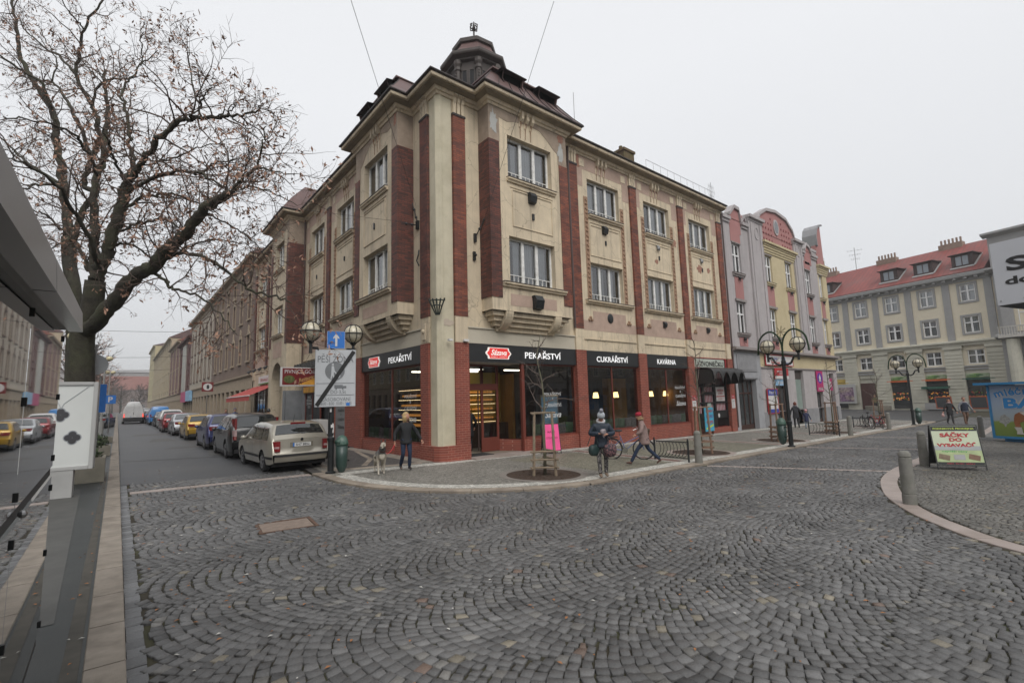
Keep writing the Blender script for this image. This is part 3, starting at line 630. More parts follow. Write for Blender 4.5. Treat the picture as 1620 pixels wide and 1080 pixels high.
def upper_bay(F,a,b,c,cm,sd):
 """ornaments of one window axis between pilasters a..b"""
 mb=MB(F);e=.006
 for (x0,x1) in ((a,c-1.45),(c+1.45,b)):mb.box(x0,x1,-.01,e,11.65,13.15);
 mb.box(c-1.45,c+1.45,-.01,e,12.5,13.15)
 mb.box(a,b,-.01,e,4.98,5.42);mb.box(c-1.15,c+1.2,-.01,e,5.42,5.87)
 mb.build('pink_panel',pink,B)
 mb=MB(F)
 for x in (a+.42,b-.42):mb.box(x-.17,x+.17,0,.025,12.62,12.98)
 mb.box(a+.05,b-.05,0,.05,4.56,4.61)
 # rim of the panel between the floors
 for q in ((c-1.12,c+1.12,10.02,10.05),(c-1.12,c+1.12,8.45,8.48),(c-1.12,c-1.09,8.48,10.02),(c+1.09,c+1.12,8.48,10.02),(c-1.0,c+1.0,9.88,9.9),(c-1.16,c+1.16,8.12,8.16)):mb.box(q[0],q[1],0,.03,q[2],q[3])
 # consoles hanging from the cornice
 for i in (-1,0,1):
  x=c-.15+i*.27;mb.prism([(0,12.9),(.1,12.86),(.17,12.95),(.17,13.22),(.1,13.3),(0,13.3)],0,x-.055,x+.055)
  mb.box(x-.1,x-.02,0,.03,12.5,12.8)
 mb.build('facade_moulding',cm,B)
 mb=MB(F)
 for x0 in (c-1.44,c+1.19):
  mb.box(x0,x0+.26,0,.02,6.36,11.2)
  for k in range(11):
   z=6.55+k*.43;mb.ball((x0+.13,.03,z),.075,8,5,sc=(1,.6,.8));mb.ball((x0+.10,.03,z+.2),.04,6,4);mb.ball((x0+.17,.03,z+.15),.035,6,4)
 for x in (a+.55,b-.55):
  for k in range(3):mb.ball((x+(k-1)*.08,.03,5.45+(k%2)*.1),.07,7,5)
 for i in (-1,0,1):
  x=c-.15+i*.27;mb.tube([(x-.04,.06,12.9),(x,.06,12.75),(x-.03,.03,12.6),(x-.03,.02,12.2)],[.035,.02,.015,.01],6)
 mb.build('plaster_ornament',orn,B)
 window(B,F,c-1.15,c+1.15,10.4,12.12,-.2,grille=True,seed=sd);window(B,F,c-1.15,c+1.15,6.36,8.10,-.2,grille=True,seed=sd+1)
 sill(B,F,c-1.2,c+1.25,10.22,10.38,0,.16,cm);sill(B,F,c-1.6,c+1.72,6.18,6.34,0,.2,cm)
 mb=MB(F);mb.box(c-.06,c+.02,0,.05,9.1,9.32);mb.build('wall_vent',castiron,B)
def wall_lamp_box(F,u,z,big=1.):# small cast head boxes on the wall
 mb=MB(F);s=.12*big;mb.prism([(0,z-s*1.3),(s*.9,z-s*1.1),(s*1.3,z+s*.4),(s*.7,z+s*1.4),(0,z+s*1.4)],0,u-s,u+s);mb.box(u-s*1.15,u+s*1.15,0,s*.5,z+s*1.0,z+s*1.25);mb.build('wall_box',castiron,B)
for i,(a,b,c) in enumerate(((7.21,11.07,RW[0]),(11.59,15.42,RW[1]),(15.94,19.76,RW[2]))):
 upper_bay(FR,a,b,c,cream,i*3);
 if i==0:wall_lamp_box(FR,c-.1,9.8,1.2)
 else:
  mb=MB(FR);mb.ball((c-.1,.08,9.72),.11,8,6,sc=(1,.7,1.2));mb.box(c-.2,c+.02,0,.05,9.8,9.9);mb.build('wall_head',steel,B)
 if i:wall_lamp_box(FR,c+.05,5.65,.95)
 else:
  mb=MB(FR);mb.ball((c+.03,.02,5.62),.21,14,8,sc=(1,.25,1.1));mb.build('wall_rosette',castiron,B)
for i,(a,b,c) in enumerate(((7.2,11.05,LW[0]),(11.5,15.6,LW[1]),(20.66,24.4,LW2[0]),(24.86,28.55,LW2[1]))):upper_bay(FL,a,b,c,cream_shade,20+i*3)
# peeled plaster patches with their own outline
def blotch(F,u,z,ru,rz,w,m,seed,n=22,name='bare_patch',th=.01):
 rs=random.Random(seed);mb=MB(F);pts=[]
 for i in range(n):
  t=2*math.pi*i/n;r=1+rs.uniform(-.3,.3);pts.append((u+ru*r*math.cos(t),z+rz*r*math.sin(t)))
 mb.prism(pts,1,w-.01,w+th);return mb.build(name,m,B)
bare=mat('bare_brick_plaster',(.33,.17,.12),rough=.95,var=.3,scale=9,bump=.6)
grey_patch=mat('grey_patch',(.42,.42,.40),rough=.95,var=.1,scale=4,bump=.5)
blotch(FR,17.5,9.25,.3,.22,0,bare,1);blotch(FR,18.5,9.3,.18,.14,0,bare,2);blotch(FR,13.2,9.0,.14,.12,0,bare,3);blotch(FR,7.42,12.85,.17,.28,.006,bare,4)
blotch(FR,14.95,10.3,.2,.2,0,bare,5);blotch(FR,.35,4.75,.22,.12,.001,mat('pale_patch',(.5,.42,.34),rough=.95),6)
# ---- oriels
def oriel(F,cm,bm,bd,sd,u0=1.83,u1=5.93,D=.65,corbel=True):
 O=(u0+u1)/2;h1=(O-1.17,O+1.15,10.45,12.18);h2=(O-1.2,O+1.17,6.36,8.14)
 mb=MB(F);mb.wall(u0,u1,5.26,ZT,[h1,h2],D,.34)
 for u in (u0,u1):
  q=[(u,0,5.26),(u,D,5.26),(u,D,ZT),(u,0,ZT)];mb.quad(*(q if u==u1 else q[::-1]))
 mb.quad((u0,0,5.26),(u0,D,5.26),(u1,D,5.26),(u1,0,5.26));mb.build('oriel_wall',cm,B)
 for a,b,s_ in ((u0-.03,u0+.46,0),(u1-.46,u1+.03,1)):
  mb=MB(F)
  if s_==0:mb.box(a,b,D-.02,D+.03,5.73,11.75);mb.box(a,u0+.01,0,D-.02,5.73,11.75)
  else:mb.box(a,b,D-.02,D+.03,5.73,11.75);mb.box(u1-.01,b,0,D-.02,5.73,11.75)
  mb.build('oriel_brick_pier',bm if s_ else bd,B)
 # rough render above the bricks with the cream field round the window cut out
 mb=MB(F);t=.012
 mb.box(u0-.012,u0+.5,D,D+t,11.75,13.15);mb.box(u1-.5,u1+.012,D,D+t,11.75,13.15)
 mb.prism([(u0+.5,13.15),(u0+.5,12.75),(u0+.9,12.7),(u0+1.35,12.85),(u0+2.0,12.93),(u0+2.6,12.9),(u0+3.05,12.6),(u0+3.35,12.35),(u1-.5,12.2),(u1-.5,13.15)],1,D,D+t)
 mb.box(u0-.012,u0,0,D,11.75,13.15);mb.box(u1,u1+.012,0,D,11.75,13.15);mb.build('rough_render',rough_m,B)
 mb=MB(F);mb.box(O-1.2,O+1.17,D,D+.008,5.48,5.92);mb.build('pink_panel',pink,B)
 mb=MB(F)
 for q in ((O-1.0,O+1.1,9.98,10.01),(O-1.0,O+1.1,8.55,8.58),(O-1.0,O-.97,8.58,9.98),(O+1.07,O+1.1,8.58,9.98),(O-1.1,O+1.15,10.08,10.1)):mb.box(q[0],q[1],D,D+.03,q[2],q[3])
 for i in (-1,0,1):
  x=O-.2+i*.27;mb.prism([(D,12.95),(D+.1,12.9),(D+.19,13.0),(D+.19,13.3),(D,13.34)],0,x-.06,x+.06);mb.box(x-.08,x,D,D+.035,12.7,12.92)
 mb.build('facade_moulding',cm,B)
 mb=MB(F)
 for i in (-1,0,1):
  x=O-.2+i*.27;mb.tube([(x-.03,D+.06,12.95),(x,D+.05,12.8),(x-.03,D+.03,12.65),(x-.03,D+.02,12.25)],[.035,.02,.015,.01],6)
 mb.build('plaster_ornament',orn,B)
 window(B,F,*h1,D-.22,grille=True,seed=sd,back=.6);window(B,F,*h2,D-.22,grille=True,seed=sd+5,back=.6)
 sill(B,F,O-1.25,O+1.3,10.27,10.43,D,.14,cm);sill(B,F,O-1.58,O+1.67,6.16,6.33,D,.16,cm)
 if corbel:
  mb=MB(F)
  mb.box(u0-.02,u1+.02,0,D+.02,5.26,5.32)
  for k,(d,ins) in enumerate(((.53,.12),(.40,.24),(.26,.38),(.12,.55))):mb.box(u0+ins,u1-ins,0,d,5.26-.17*(k+1),5.26-.17*k)
  for u in (u0+.62,u1-.97):
   P=[(0,4.6)]+[(D*math.sin(t)*1.02,5.3-.7*math.cos(t)) for t in [i*math.pi/2/9 for i in range(10)]]+[(0,5.3)]
   mb.prism(P,0,u,u+.35)
  mb.build('corbel',cm,B)
oriel(FR,cream,brick_u,brick_d,40);oriel(FL,cream_shade,brick_d,brick_d,50)
blotch(FR,2.05,12.45,.17,.45,.66,grey_patch,8);blotch(FL,2.02,12.9,.1,.28,.66,bare,9);blotch(FR,5.6,12.3,.15,.4,.66,grey_patch,10);blotch(FR,5.62,12.95,.17,.2,.66,bare,14)
wall_lamp_box(FR.copy() @Matrix.Translation((0,.65,0)),3.85,9.85,1.35);wall_lamp_box(FR@Matrix.Translation((0,.65,0)),3.95,5.68,1.7)
mb=MB(FR);mb.box(3.87,3.97,.65,.7,9.0,9.25);mb.build('wall_vent',castiron,B)
mb=MB(FL);mb.box(3.87,3.95,.65,.7,9.05,9.3);mb.build('wall_vent',castiron,B)
# second risalit on the street side, standing on the ground
FL2=FL@Matrix.Translation((0,.3,0))
def risalit():
 u0,u1,D=15.6,19.7,.95;O=(u0+u1)/2
 mb=MB(FL);ar=(O-1.3,O+1.3,0,3.4)
 mb.wall(u0,u1,4.75,ZT,[(O-.95,O+1.0,6.36,8.14),(O-.95,O+1.0,10.45,12.18)],D,.3)
 # arched portal
 n=14;R=1.3;P=[(O-R,3.4)];P=[(O+R*math.cos(math.pi-math.pi*i/n),3.35+R*math.sin(math.pi-math.pi*i/n)) for i in range(n+1)]
 for i in range(n):mb.quad((P[i][0],D,P[i][1]),(P[i][0],D,4.75),(P[i+1][0],D,4.75),(P[i+1][0],D,P[i+1][1]));mb.quad((P[i][0],D,P[i][1]),(P[i+1][0],D,P[i+1][1]),(P[i+1][0],-.6,P[i+1][1]),(P[i][0],-.6,P[i][1]))
 mb.quad((u0,D,-.3),(u0,D,4.75),(O-R,D,4.75),(O-R,D,-.3));mb.quad((O+R,D,-.3),(O+R,D,4.75),(u1,D,4.75),(u1,D,-.3))
 mb.quad((O-R,D,-.3),(O-R,D,3.35),(O-R,-.6,3.35),(O-R,-.6,-.3));mb.quad((O+R,D,-.3),(O+R,-.6,-.3),(O+R,-.6,3.35),(O+R,D,3.35))
 for u in (u0,u1):
  q=[(u,0,-.3),(u,D,-.3),(u,D,ZT),(u,0,ZT)];mb.quad(*(q if u==u1 else q[::-1]))
 mb.build('risalit_wall',cream_shade,B)
 mb=MB(FL);mb.quad((O-R,-.6,-.3),(O-R,-.6,4.7),(O+R,-.6,4.7),(O+R,-.6,-.3));mb.build('portal_back',mat('portal_grey',(.3,.31,.33),rough=.8,var=.1),B)
 for a,b in ((u0-.03,u0+.42),(u1-.42,u1+.03)):
  mb=MB(FL);mb.box(a,b,D-.02,D+.03,5.66,11.7)
  if a<u0:mb.box(a,u0+.01,0,D-.02,5.66,11.7)
  mb.build('risalit_brick_pier',brick_d,B)
 mb=MB(FL);mb.box(u0-.012,u0,0,D,11.7,13.15);mb.box(u0-.012,u0+.42,D,D+.012,11.7,13.15);mb.box(u1-.42,u1,D,D+.012,11.7,13.15);mb.box(u0+.42,u1-.42,D,D+.012,12.7,13.15);mb.build('rough_render',rough_m,B)
 mb=MB(FL);mb.box(u0-.01,u1,D,D+.012,4.85,5.3);
 mb=MB(FL);mb.box(O-1,O+1.05,D,D+.01,4.95,5.9);mb.build('pink_panel',pink,B)
 mb=MB(FL);mb.box(u0-.015,u0+.5,D-.02,D+.012,-.3,2.9);mb.box(u0-.015,u0,0,D,-.3,2.9);mb.build('portal_plinth',mat('portal_plinth',(.2,.21,.22),rough=.8,var=.15),B)
 window(B,FL,O-.95,O+1.0,6.36,8.14,D-.22,seed=61);window(B,FL,O-.95,O+1.0,10.45,12.18,D-.22,seed=62)
 sill(B,FL,O-1.3,O+1.3,6.16,6.33,D,.15,cream_shade);sill(B,FL,O-1.2,O+1.2,10.25,10.42,D,.14,cream_shade)
risalit()
# cornice swept round the whole outline (path goes left street -> corner -> right facade; outside on its right)
path=[(0,29.1),(0,19.7),(-.95,19.7),(-.95,15.6),(0,15.6),(0,5.93),(-.65,5.93),(-.65,1.83),(0,1.83),(0,0),(1.83,0),(1.83,-.65),(5.93,-.65),(5.93,0),(20.35,0)]
mb=MB();mb.sweep(path,[(-.1,13.12),(.05,13.12),(.08,13.2),(.14,13.22),(.17,13.3),(.2,13.32),(-.1,13.32)]);mb.build('cornice_moulding',cream,B)
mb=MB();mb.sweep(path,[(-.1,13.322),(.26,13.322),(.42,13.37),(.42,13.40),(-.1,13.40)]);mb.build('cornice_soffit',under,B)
mb=MB();mb.sweep(path,[(-.1,13.402),(.5,13.402),(.52,13.43),(.52,13.52),(-.1,13.53)]);mb.build('cornice_edge',cream,B)
mb=MB();mb.sweep(path,[(.44,13.532),(.55,13.532),(.6,13.56),(.6,13.60),(.44,13.66)]);mb.build('gutter',tin_d,B)
# roofs
mb=MB()
rp=[(.45,-.45),(20.3,-.45),(20.3,8),(8,29),(-.45,29),(-.45,.45)]
mb.add([(-.5,-.5,13.56),(20.35,-.5,13.56),(20.35,6,15.2),(6,6,15.2)],[(0,1,2,3)]);mb.add([(-.5,-.5,13.56),(6,6,15.2),(6,29.1,15.2),(-.5,29.1,13.56)],[(0,1,2,3)])
mb.add([(20.35,6,15.2),(20.35,12.5,13.5),(12.5,12.5,13.5),(6,6,15.2)],[(0,1,2,3)]);mb.add([(6,6,15.2),(12.5,12.5,13.5),(12.5,29.1,13.5),(6,29.1,15.2)],[(0,1,2,3)]);
mb.build('roof',tin,B)
mb=MB();mb.quad((20.35,0,-.4),(20.35,12.5,-.4),(20.35,12.5,13.5),(20.35,0,13.5));mb.quad((12.5,12.5,-.4),(12.5,12.5,13.5),(20.35,12.5,13.5),(20.35,12.5,-.4));mb.quad((0,29.1,-.4),(0,29.1,13.5),(12.5,29.1,13.5),(12.5,29.1,-.4));mb.quad((12.5,12.5,-.4),(12.5,29.1,-.4),(12.5,29.1,13.5),(12.5,12.5,13.5));mb.build('rear_wall',rough_m,B)
def mansard(F,u0,u1,D,louv=True):
 lv=[(0,13.6,0),(.22,13.95,.0),(.5,14.5,0),(.72,14.95,0)]
 mb=MB(F);e=.58;vs=[];
 for ins,z,_ in lv:vs+=[(u0-e+ins*1.5,D+e-ins*1.35,z),(u1+e-ins*1.5,D+e-ins*1.35,z),(u1+e-ins*1.5,-4,z),(u0-e+ins*1.5,-4,z)]
 fs=[]
 for i in range(3):
  o=4*i;fs+=[(o,o+1,o+5,o+4),(o+1,o+2,o+6,o+5),(o+3,o,o+4,o+7)]
 fs.append((12,13,14,15));mb.add(vs,fs)
 r=mb.build('oriel_roof',tin,B)
 # standing seams
 mb=MB(F)
 for k in range(9):
  t=k/8;P=[(u0-e+ins*1.5+(u1-u0+2*e-3*ins)*t,D+e-ins*1.35+.012,z+.01) for ins,z,_ in lv];mb.tube(P,.016,4)
 mb.build('roof_seam',tin_d,r)
 a,b=u0+.42,u1-.42;mb=MB(F);mb.add([(a-.05,D-.12,14.84),(b+.05,D-.12,14.84),(b+.05,-4,14.95),(a-.05,-4,14.95),(a-.05,D-.12,14.9),(b+.05,D-.12,14.9),(b-.4,-2.6,15.2),(a+.4,-2.6,15.2)],[(0,1,2,3),(4,5,6,7),(0,1,5,4),(0,4,7,3),(1,2,6,5)]);mb.build('roof_top',tin,r)
 if louv:
  for c in (u0+1.25,u1-.95):
   mb=MB(F);mb.box(c-.5,c+.5,D-.75,D-.08,14.35,14.8,1);mb.box(c-.46,c+.46,D-.08,D-.07,14.4,14.78,2)
   mb.prism([(D-.8,14.82),(D+.16,14.76),(D+.16,14.8),(D-.8,14.93)],0,c-.62,c+.62,0)
   for x in (c-.53,c+.48):mb.prism([(D-.6,14.3),(D+.1,14.25),(D+.0,14.5),(D+.08,14.77),(D-.6,14.8)],0,x,x+.05,0);mb.build('dormer',[tin,tin_d,darkroom],r)
mansard(FR,1.83,5.93,.65);mansard(FL,1.83,5.93,.65);
mb=MB(FL);mb.add([(15,1.5,13.6),(20.3,1.5,13.6),(20.3,-3,13.6),(15,-3,13.6),(15.6,.9,14.5),(19.7,.9,14.5),(19.7,-2.6,14.5),(15.6,-2.6,14.5),(16.8,-.2,15.9),(18.5,-.2,15.9),(18.5,-1.6,15.9),(16.8,-1.6,15.9)],[(0,1,5,4),(1,2,6,5),(2,3,7,6),(3,0,4,7),(4,5,9,8),(5,6,10,9),(6,7,11,10),(7,4,8,11),(8,9,10,11)]);mb.build('risalit_roof',tin,B)
# lantern
LX,LY=6.0,6.0;R8=math.radians(22.5)-math.radians(5)
mb=MB();mb.lathe([(4.2,14.3),(2.6,15.8),(1.9,17.2)],(LX,LY,0),8,rot=R8);mb.build('tower_roof',tin,B)
mb=MB();mb.lathe([(1.6,17.2),(1.6,17.5),(1.42,17.55),(1.42,19.75),(1.6,19.8),(1.6,19.9)],(LX,LY,0),8,rot=R8);lt=mb.build('lantern',lant_m,B)
mb=MB()
for k in range(8):
 t=R8+k*math.pi/4;c=(LX+1.47*math.cos(t),LY+1.47*math.sin(t));mb.lathe([(.17,17.5),(.15,17.7),(.15,19.2),(.2,19.25),(.2,19.4),(.14,19.42),(.22,19.6),(.22,19.8)],(c[0],c[1],0),8)
 for j in range(9):mb.ball((LX+1.63*math.cos(t),LY+1.63*math.sin(t),17.8+j*.16),.045,6,4)
mb.build('lantern_column',lant_m,lt)
mb=MB()
for k in range(8):
 t=R8+(k+.5)*math.pi/4;r=1.42*math.cos(math.pi/8)
 for s_ in (-.2,.2):
  F8=Matrix.Translation((LX,LY,0)) @Matrix.Rotation(t,4,'Z');mb.setT(F8);mb.box(r-.03,r+.02,s_-.11,s_+.11,18.3,19.25,0);
  for q in ((s_-.15,s_-.11,18.26,19.29),(s_+.11,s_+.15,18.26,19.29),(s_-.11,s_+.11,18.24,18.3),(s_-.11,s_+.11,19.25,19.3)):mb.box(r,r+.05,q[0],q[1],q[2],q[3],1)
mb.build('lantern_window',[darkroom,lant_m],lt)
mb=MB();mb.lathe([(1.6,19.9),(1.86,19.98),(1.9,20.05),(1.9,20.18),(1.75,20.2)],(LX,LY,0),8,rot=R8);mb.lathe([(1.8,20.2),(1.5,20.45),(1.22,20.8),(1.1,21.1)],(LX,LY,0),8,m=1,rot=R8);mb.lathe([(1.1,21.1),(1.22,21.14),(1.24,21.32),(1.15,21.4),(.3,21.62),(.05,21.7)],(LX,LY,0),8,rot=R8);mb.build('lantern_roof',[lant_m,tin],lt)
mb=MB();mb.tube([(LX,LY,21.6),(LX,LY,22.7)],.05,8);mb.ball((LX,LY,22.75),.1,10,6);mb.tube([(LX,LY,22.8),(LX,LY,23.15)],[.08,.02],8)
for k in range(6):t=k*math.pi/3;mb.tube([(LX,LY,22.6),(LX+.2*math.cos(t),LY+.2*math.sin(t),22.66),(LX+.22*math.cos(t),LY+.22*math.sin(t),22.9),(LX+.1*math.cos(t),LY+.1*math.sin(t),23.0)],.035,6)
mb.build('finial',lant_m,lt)
# chimney, roof rail, aerials, downpipes
mb=MB();mb.box(12.3,13.2,1.0,1.7,13.6,15.5);mb.box(12.24,13.26,.94,1.76,15.38,15.52);mb.cyl((12.5,1.35),.1,15.5,15.78,10);mb.cyl((12.9,1.35),.1,15.5,15.78,10);mb.build('chimney',mat('mossy_brick',(.13,.09,.05),rough=.95,var=.3,scale=6,dirt=(.1,.11,.03),dirt_amt=.8,dirt_scale=3,bump=.6),B)
mb=MB();xs=[13.1+k*.68 for k in range(11)]
for x in xs:mb.tube([(x,.2,13.7),(x,.2,14.72)],.012,5)
mb.tube([(13.1,.2,14.72),(xs[-1],.2,14.72)],.012,5);mb.build('roof_rail',steel,B)
def aerial(name,x,y,z0,z1,arms,m=steel,r=.018,ud=(1,0)):
 mb=MB();mb.tube([(x,y,z0),(x,y,z1)],r,6)
 for z,l in arms:
  mb.tube([(x-l*ud[0],y-l*ud[1],z),(x+l*ud[0],y+l*ud[1],z)],r*.5,4)
  for s_ in (-1,-.5,.5,1):mb.tube([(x+s_*l*ud[0],y+s_*l*ud[1],z-.14),(x+s_*l*ud[0],y+s_*l*ud[1],z+.14)],r*.45,4)
 return mb.build('aerial',m,None)
for a,lb in (((6.9,.9,13.6,15.3,[(14.9,.3),(14.6,.22)]),'short forked roof aerial just right of the oriel roof'),((7.55,.2,13.6,16.35,[]),'tall thin mast rising from the corner building roof'),((20.2,.3,13.6,15.4,[(15.1,.3),(14.8,.4),(14.5,.3)]),'roof aerial at the far end of the corner building cornice')):
 tag(aerial('roof_aerial',*a),lb,'aerial')
mb=MB(FR);mb.tube([(6.64,.12,13.4),(6.64,.1,12.6),(6.64,.12,5)],.045,6);mb.tube([(20.42,.12,13.4),(20.42,.1,0)],.05,6);mb.build('downpipe',mat('pipe',(.08,.05,.045),rough=.5),B)
mb=MB(FL);mb.tube([(6.62,.08,13.4),(6.62,.08,5)],.04,6);mb.tube([(15.5,.1,13.4),(15.5,.1,4)],.04,6);mb.build('downpipe',MATS['pipe'],B)
# ---------------------------------------------------------------- ground floor of the corner building
for u in (6.69,11.07,15.42,19.74):
 mb=MB(FR);mb.box(u,u+.62,-.3,.09,-.5,4.07);mb.build('brick_pillar',brick_s,B)
mb=MB(FR);mb.box(.60,1.16,-.3,.09,.55,4.07);mb.build('brick_pillar',brick_s,B)
mb=MB(FL);mb.box(.60,1.16,-.3,.09,.55,4.07);mb.build('brick_pillar',brick_s,B)
mb=MB(FL);mb.box(6.65,7.32,-.3,.09,-.3,4.07);mb.build('brick_pillar',brick_s,B)
mb=MB(FL);mb.box(7.32,8.8,-.9,-.02,-.3,3.9);mb.build('brick_pillar',brick_s,B)
for a,b in ((3.78,6.69),(7.31,11.07),(11.69,15.42)):
 mb=MB(FR);mb.box(a,b,-.28,.0,-.5,.53);mb.build('window_parapet',brick_s,B)
mb=MB(FR);mb.box(16.04,19.74,-.28,0,-.5,.12);mb.build('window_parapet',brick_s,B)
mb=MB(FL);mb.box(1.16,6.65,-.28,0,-.3,.53);mb.build('window_parapet',brick_s,B)
mb=MB(FR);mb.box(6.69,20.36,-.32,-.02,4.07,4.3,0)
mb.build('wall',cream,B)
mb=MB(FR);mb.box(1.16,6.69,0,.012,4.08,4.62);mb.box(1.16,6.69,0,.06,4.62,4.67);mb.build('smooth_band',band_m,B)
mb=MB(FL);mb.box(1.16,6.65,0,.012,4.08,4.62);mb.box(1.16,6.65,0,.06,4.62,4.67);mb.build('smooth_band',band_m,B)
def glazing(F,a,b,z0,z1,muls,w=-.08,fr=.07):
 mb=MB(F)
 mb.box(a,a+fr,w-.06,w,z0,z1);mb.box(b-fr,b,w-.06,w,z0,z1);mb.box(a+fr,b-fr,w-.06,w+.01,z0,z0+fr);mb.box(a+fr,b-fr,w-.06,w,z1-fr,z1)
 for m_ in muls:mb.box(m_-.035,m_+.035,w-.06,w,z0+fr,z1-fr)
 o=mb.build('shop_window',sframe,B)
 mb=MB(F);mb.quad((a+.02,w-.03,z0+.02),(a+.02,w-.03,z1-.02),(b-.02,w-.03,z1-.02),(b-.02,w-.03,z0+.02));mb.build('pane',sglass,o);return o
sw=[glazing(FR,3.78,6.69,.53,3.41,[]),glazing(FR,7.31,11.07,.53,3.41,[9.15]),glazing(FR,11.69,15.42,.53,3.41,[13.5]),glazing(FL,1.16,6.65,.53,3.41,[3.84])]
# entrance recess
mb=MB(FR);D_= -.95
for a,b in ((1.16,1.24),(2.38,2.48),(3.12,3.22)):mb.box(a,b,D_-.06,D_,.1,3.41)
mb.box(1.24,3.12,D_-.06,D_+.01,2.42,2.66);mb.box(1.24,3.12,D_-.06,D_,3.33,3.41)
for x in (1.85,2.45):mb.box(x-.04,x+.04,D_-.05,D_,2.66,3.33)
mb.box(2.48,3.12,D_-.05,D_,.1,.62);mb.box(3.66,3.78,-.15,-.02,.0,3.41);mb.box(3.22,3.78,D_,D_+.01,.0,.02)
mb.build('door_frame',sframe,B)
mb=MB(FR);mb.quad((1.24,D_-.03,2.66),(1.24,D_-.03,3.33),(3.12,D_-.03,3.33),(3.12,D_-.03,2.66));mb.quad((2.48,D_-.03,.62),(2.48,D_-.03,2.42),(3.12,D_-.03,2.42),(3.12,D_-.03,.62));mb.quad((3.22,D_,.53),(3.22,D_,3.36),(3.72,-.1,3.36),(3.72,-.1,.53));mb.build('door_pane',sglass,B)
mb=MB(FR);mb.add([(3.22,D_,-.2),(3.22,D_,.53),(3.78,-.05,.53),(3.78,-.05,-.2),(3.4,D_,.53),(3.95,-.05,.53)],[(0,1,2,3),(1,4,5,2)]);mb.box(3.7,3.8,-.28,0,-.3,.53);mb.build('window_parapet',brick_s,B)
for x in (1.3,2.3):
 mb=MB(FR);mb.tube([(x,D_-.09,.12),(x,D_-.09,2.4)],.025,8);mb.build('sliding_door_rail',mat('door_metal',(.12,.08,.07),rough=.4,metal=.6),B)
mb=MB(FR);mb.box(1.16,3.95,D_,.42,-.3,.075);mb.build('entrance_step',granite2,B)
mb=MB(FR);mb.box(1.3,2.35,-.9,-.15,.075,.09);mb.build('door_mat',mat('door_mat',(.02,.02,.02),rough=.95),B)
mb=MB(FR);mb.box(1.16,3.72,D_,0,3.40,3.44);mb.build('recess_ceiling',mat('white_soffit',(.6,.6,.58)),B)
# fascia boards
def sign(F,a,b,z0=3.41,z1=4.07):
 mb=MB(F);mb.box(a,b,-.25,.035,z0,z1);return mb.build('shop_sign',black_m,B,bevel=.004)
cond=lambda t,o,F,a,b,z0,z1,w_=.05,m_=None,bold=.016,nm='lettering':text(t,o,TF(F,(a+b)/2,w_,(z0+z1)/2),abs(b-a),z1-z0,.0,m_ or white_e,nm,bold)
red_e=mat('logo_red',(.62,.03,.03),rough=.4,emit=(.8,.05,.04),estr=.35);cream_e=mat('logo_cream',(.85,.8,.75),rough=.4,emit=(1,.95,.9),estr=.3)
def logo(o,F,u,z,w_,h_):
 def pts(k):
  a,b=w_/2*k+.0,h_/2*k;c=h_*.26
  return [(-a,0),(-a+c*.5,b*.35),(-a+c*.9,b*.5),(-a+c*1.1,b),(a-c*1.1,b),(a-c*.9,b*.5),(a-c*.5,b*.35),(a,0),(a-c*.5,-b*.35),(a-c*.9,-b*.5),(a-c*1.1,-b),(-a+c*1.1,-b),(-a+c*.9,-b*.5),(-a+c*.5,-b*.35)]
 mb=MB(F);mb.prism([(u+x,z+y) for x,y in pts(1)],1,.035,.07);mb.build('logo_plate',cream_e,o)
 mb=MB(F);mb.prism([(u+x,z+y) for x,y in pts(.9)],1,.07,.078);mb.build('logo_plate',red_e,o)
 text('Sázava',o,TF(F,u,.085,z+h_*.07),w_*.62,h_*.5,0,cream_e,'logo_lettering',.02,shear=.35);text('PEKAŘSTVÍ · CUKRÁŘSTVÍ',o,TF(F,u,.085,z-h_*.31),w_*.62,h_*.11,0,cream_e,'logo_lettering')
s1=sign(FR,1.16,6.69);cond('PEKAŘSTVÍ',s1,FR,3.8,5.76,3.60,3.93);logo(s1,FR,2.5,3.745,1.2,.42)
s2=sign(FR,7.31,11.07);cond('CUKRÁŘSTVÍ',s2,FR,8.0,10.22,3.58,3.91)
s3=sign(FR,11.69,15.42);cond('KAVÁRNA',s3,FR,12.6,14.26,3.59,3.91)
s4=sign(FL,1.16,6.65);cond('PEKAŘSTVÍ',s4,FL,1.9,3.89,3.59,3.91);logo(s4,FL,5.28,3.75,1.22,.42)
# lettering stuck on the glass
lt_w=mat('glass_lettering',(.55,.56,.56),rough=.6)
for (F,o,u,z) in ((FR,sw[0],5.35,1.9),(FL,sw[3],2.3,1.95),(FR,sw[2],14.75,2.1)):
 text('PEKAŘSTVÍ',o,TF(F,u,-.10,z+.32),.95,.17,0,lt_w,'glass_text',.012);text('&',o,TF(F,u,-.10,z+.1),.1,.12,0,lt_w,'glass_text');text('CUKRÁŘSTVÍ',o,TF(F,u,-.10,z-.12),.95,.19,0,lt_w,'glass_text',.012);text('Sázava',o,TF(F,u,-.10,z-.52),.9,.24,0,lt_w,'glass_text',.015,shear=.35)
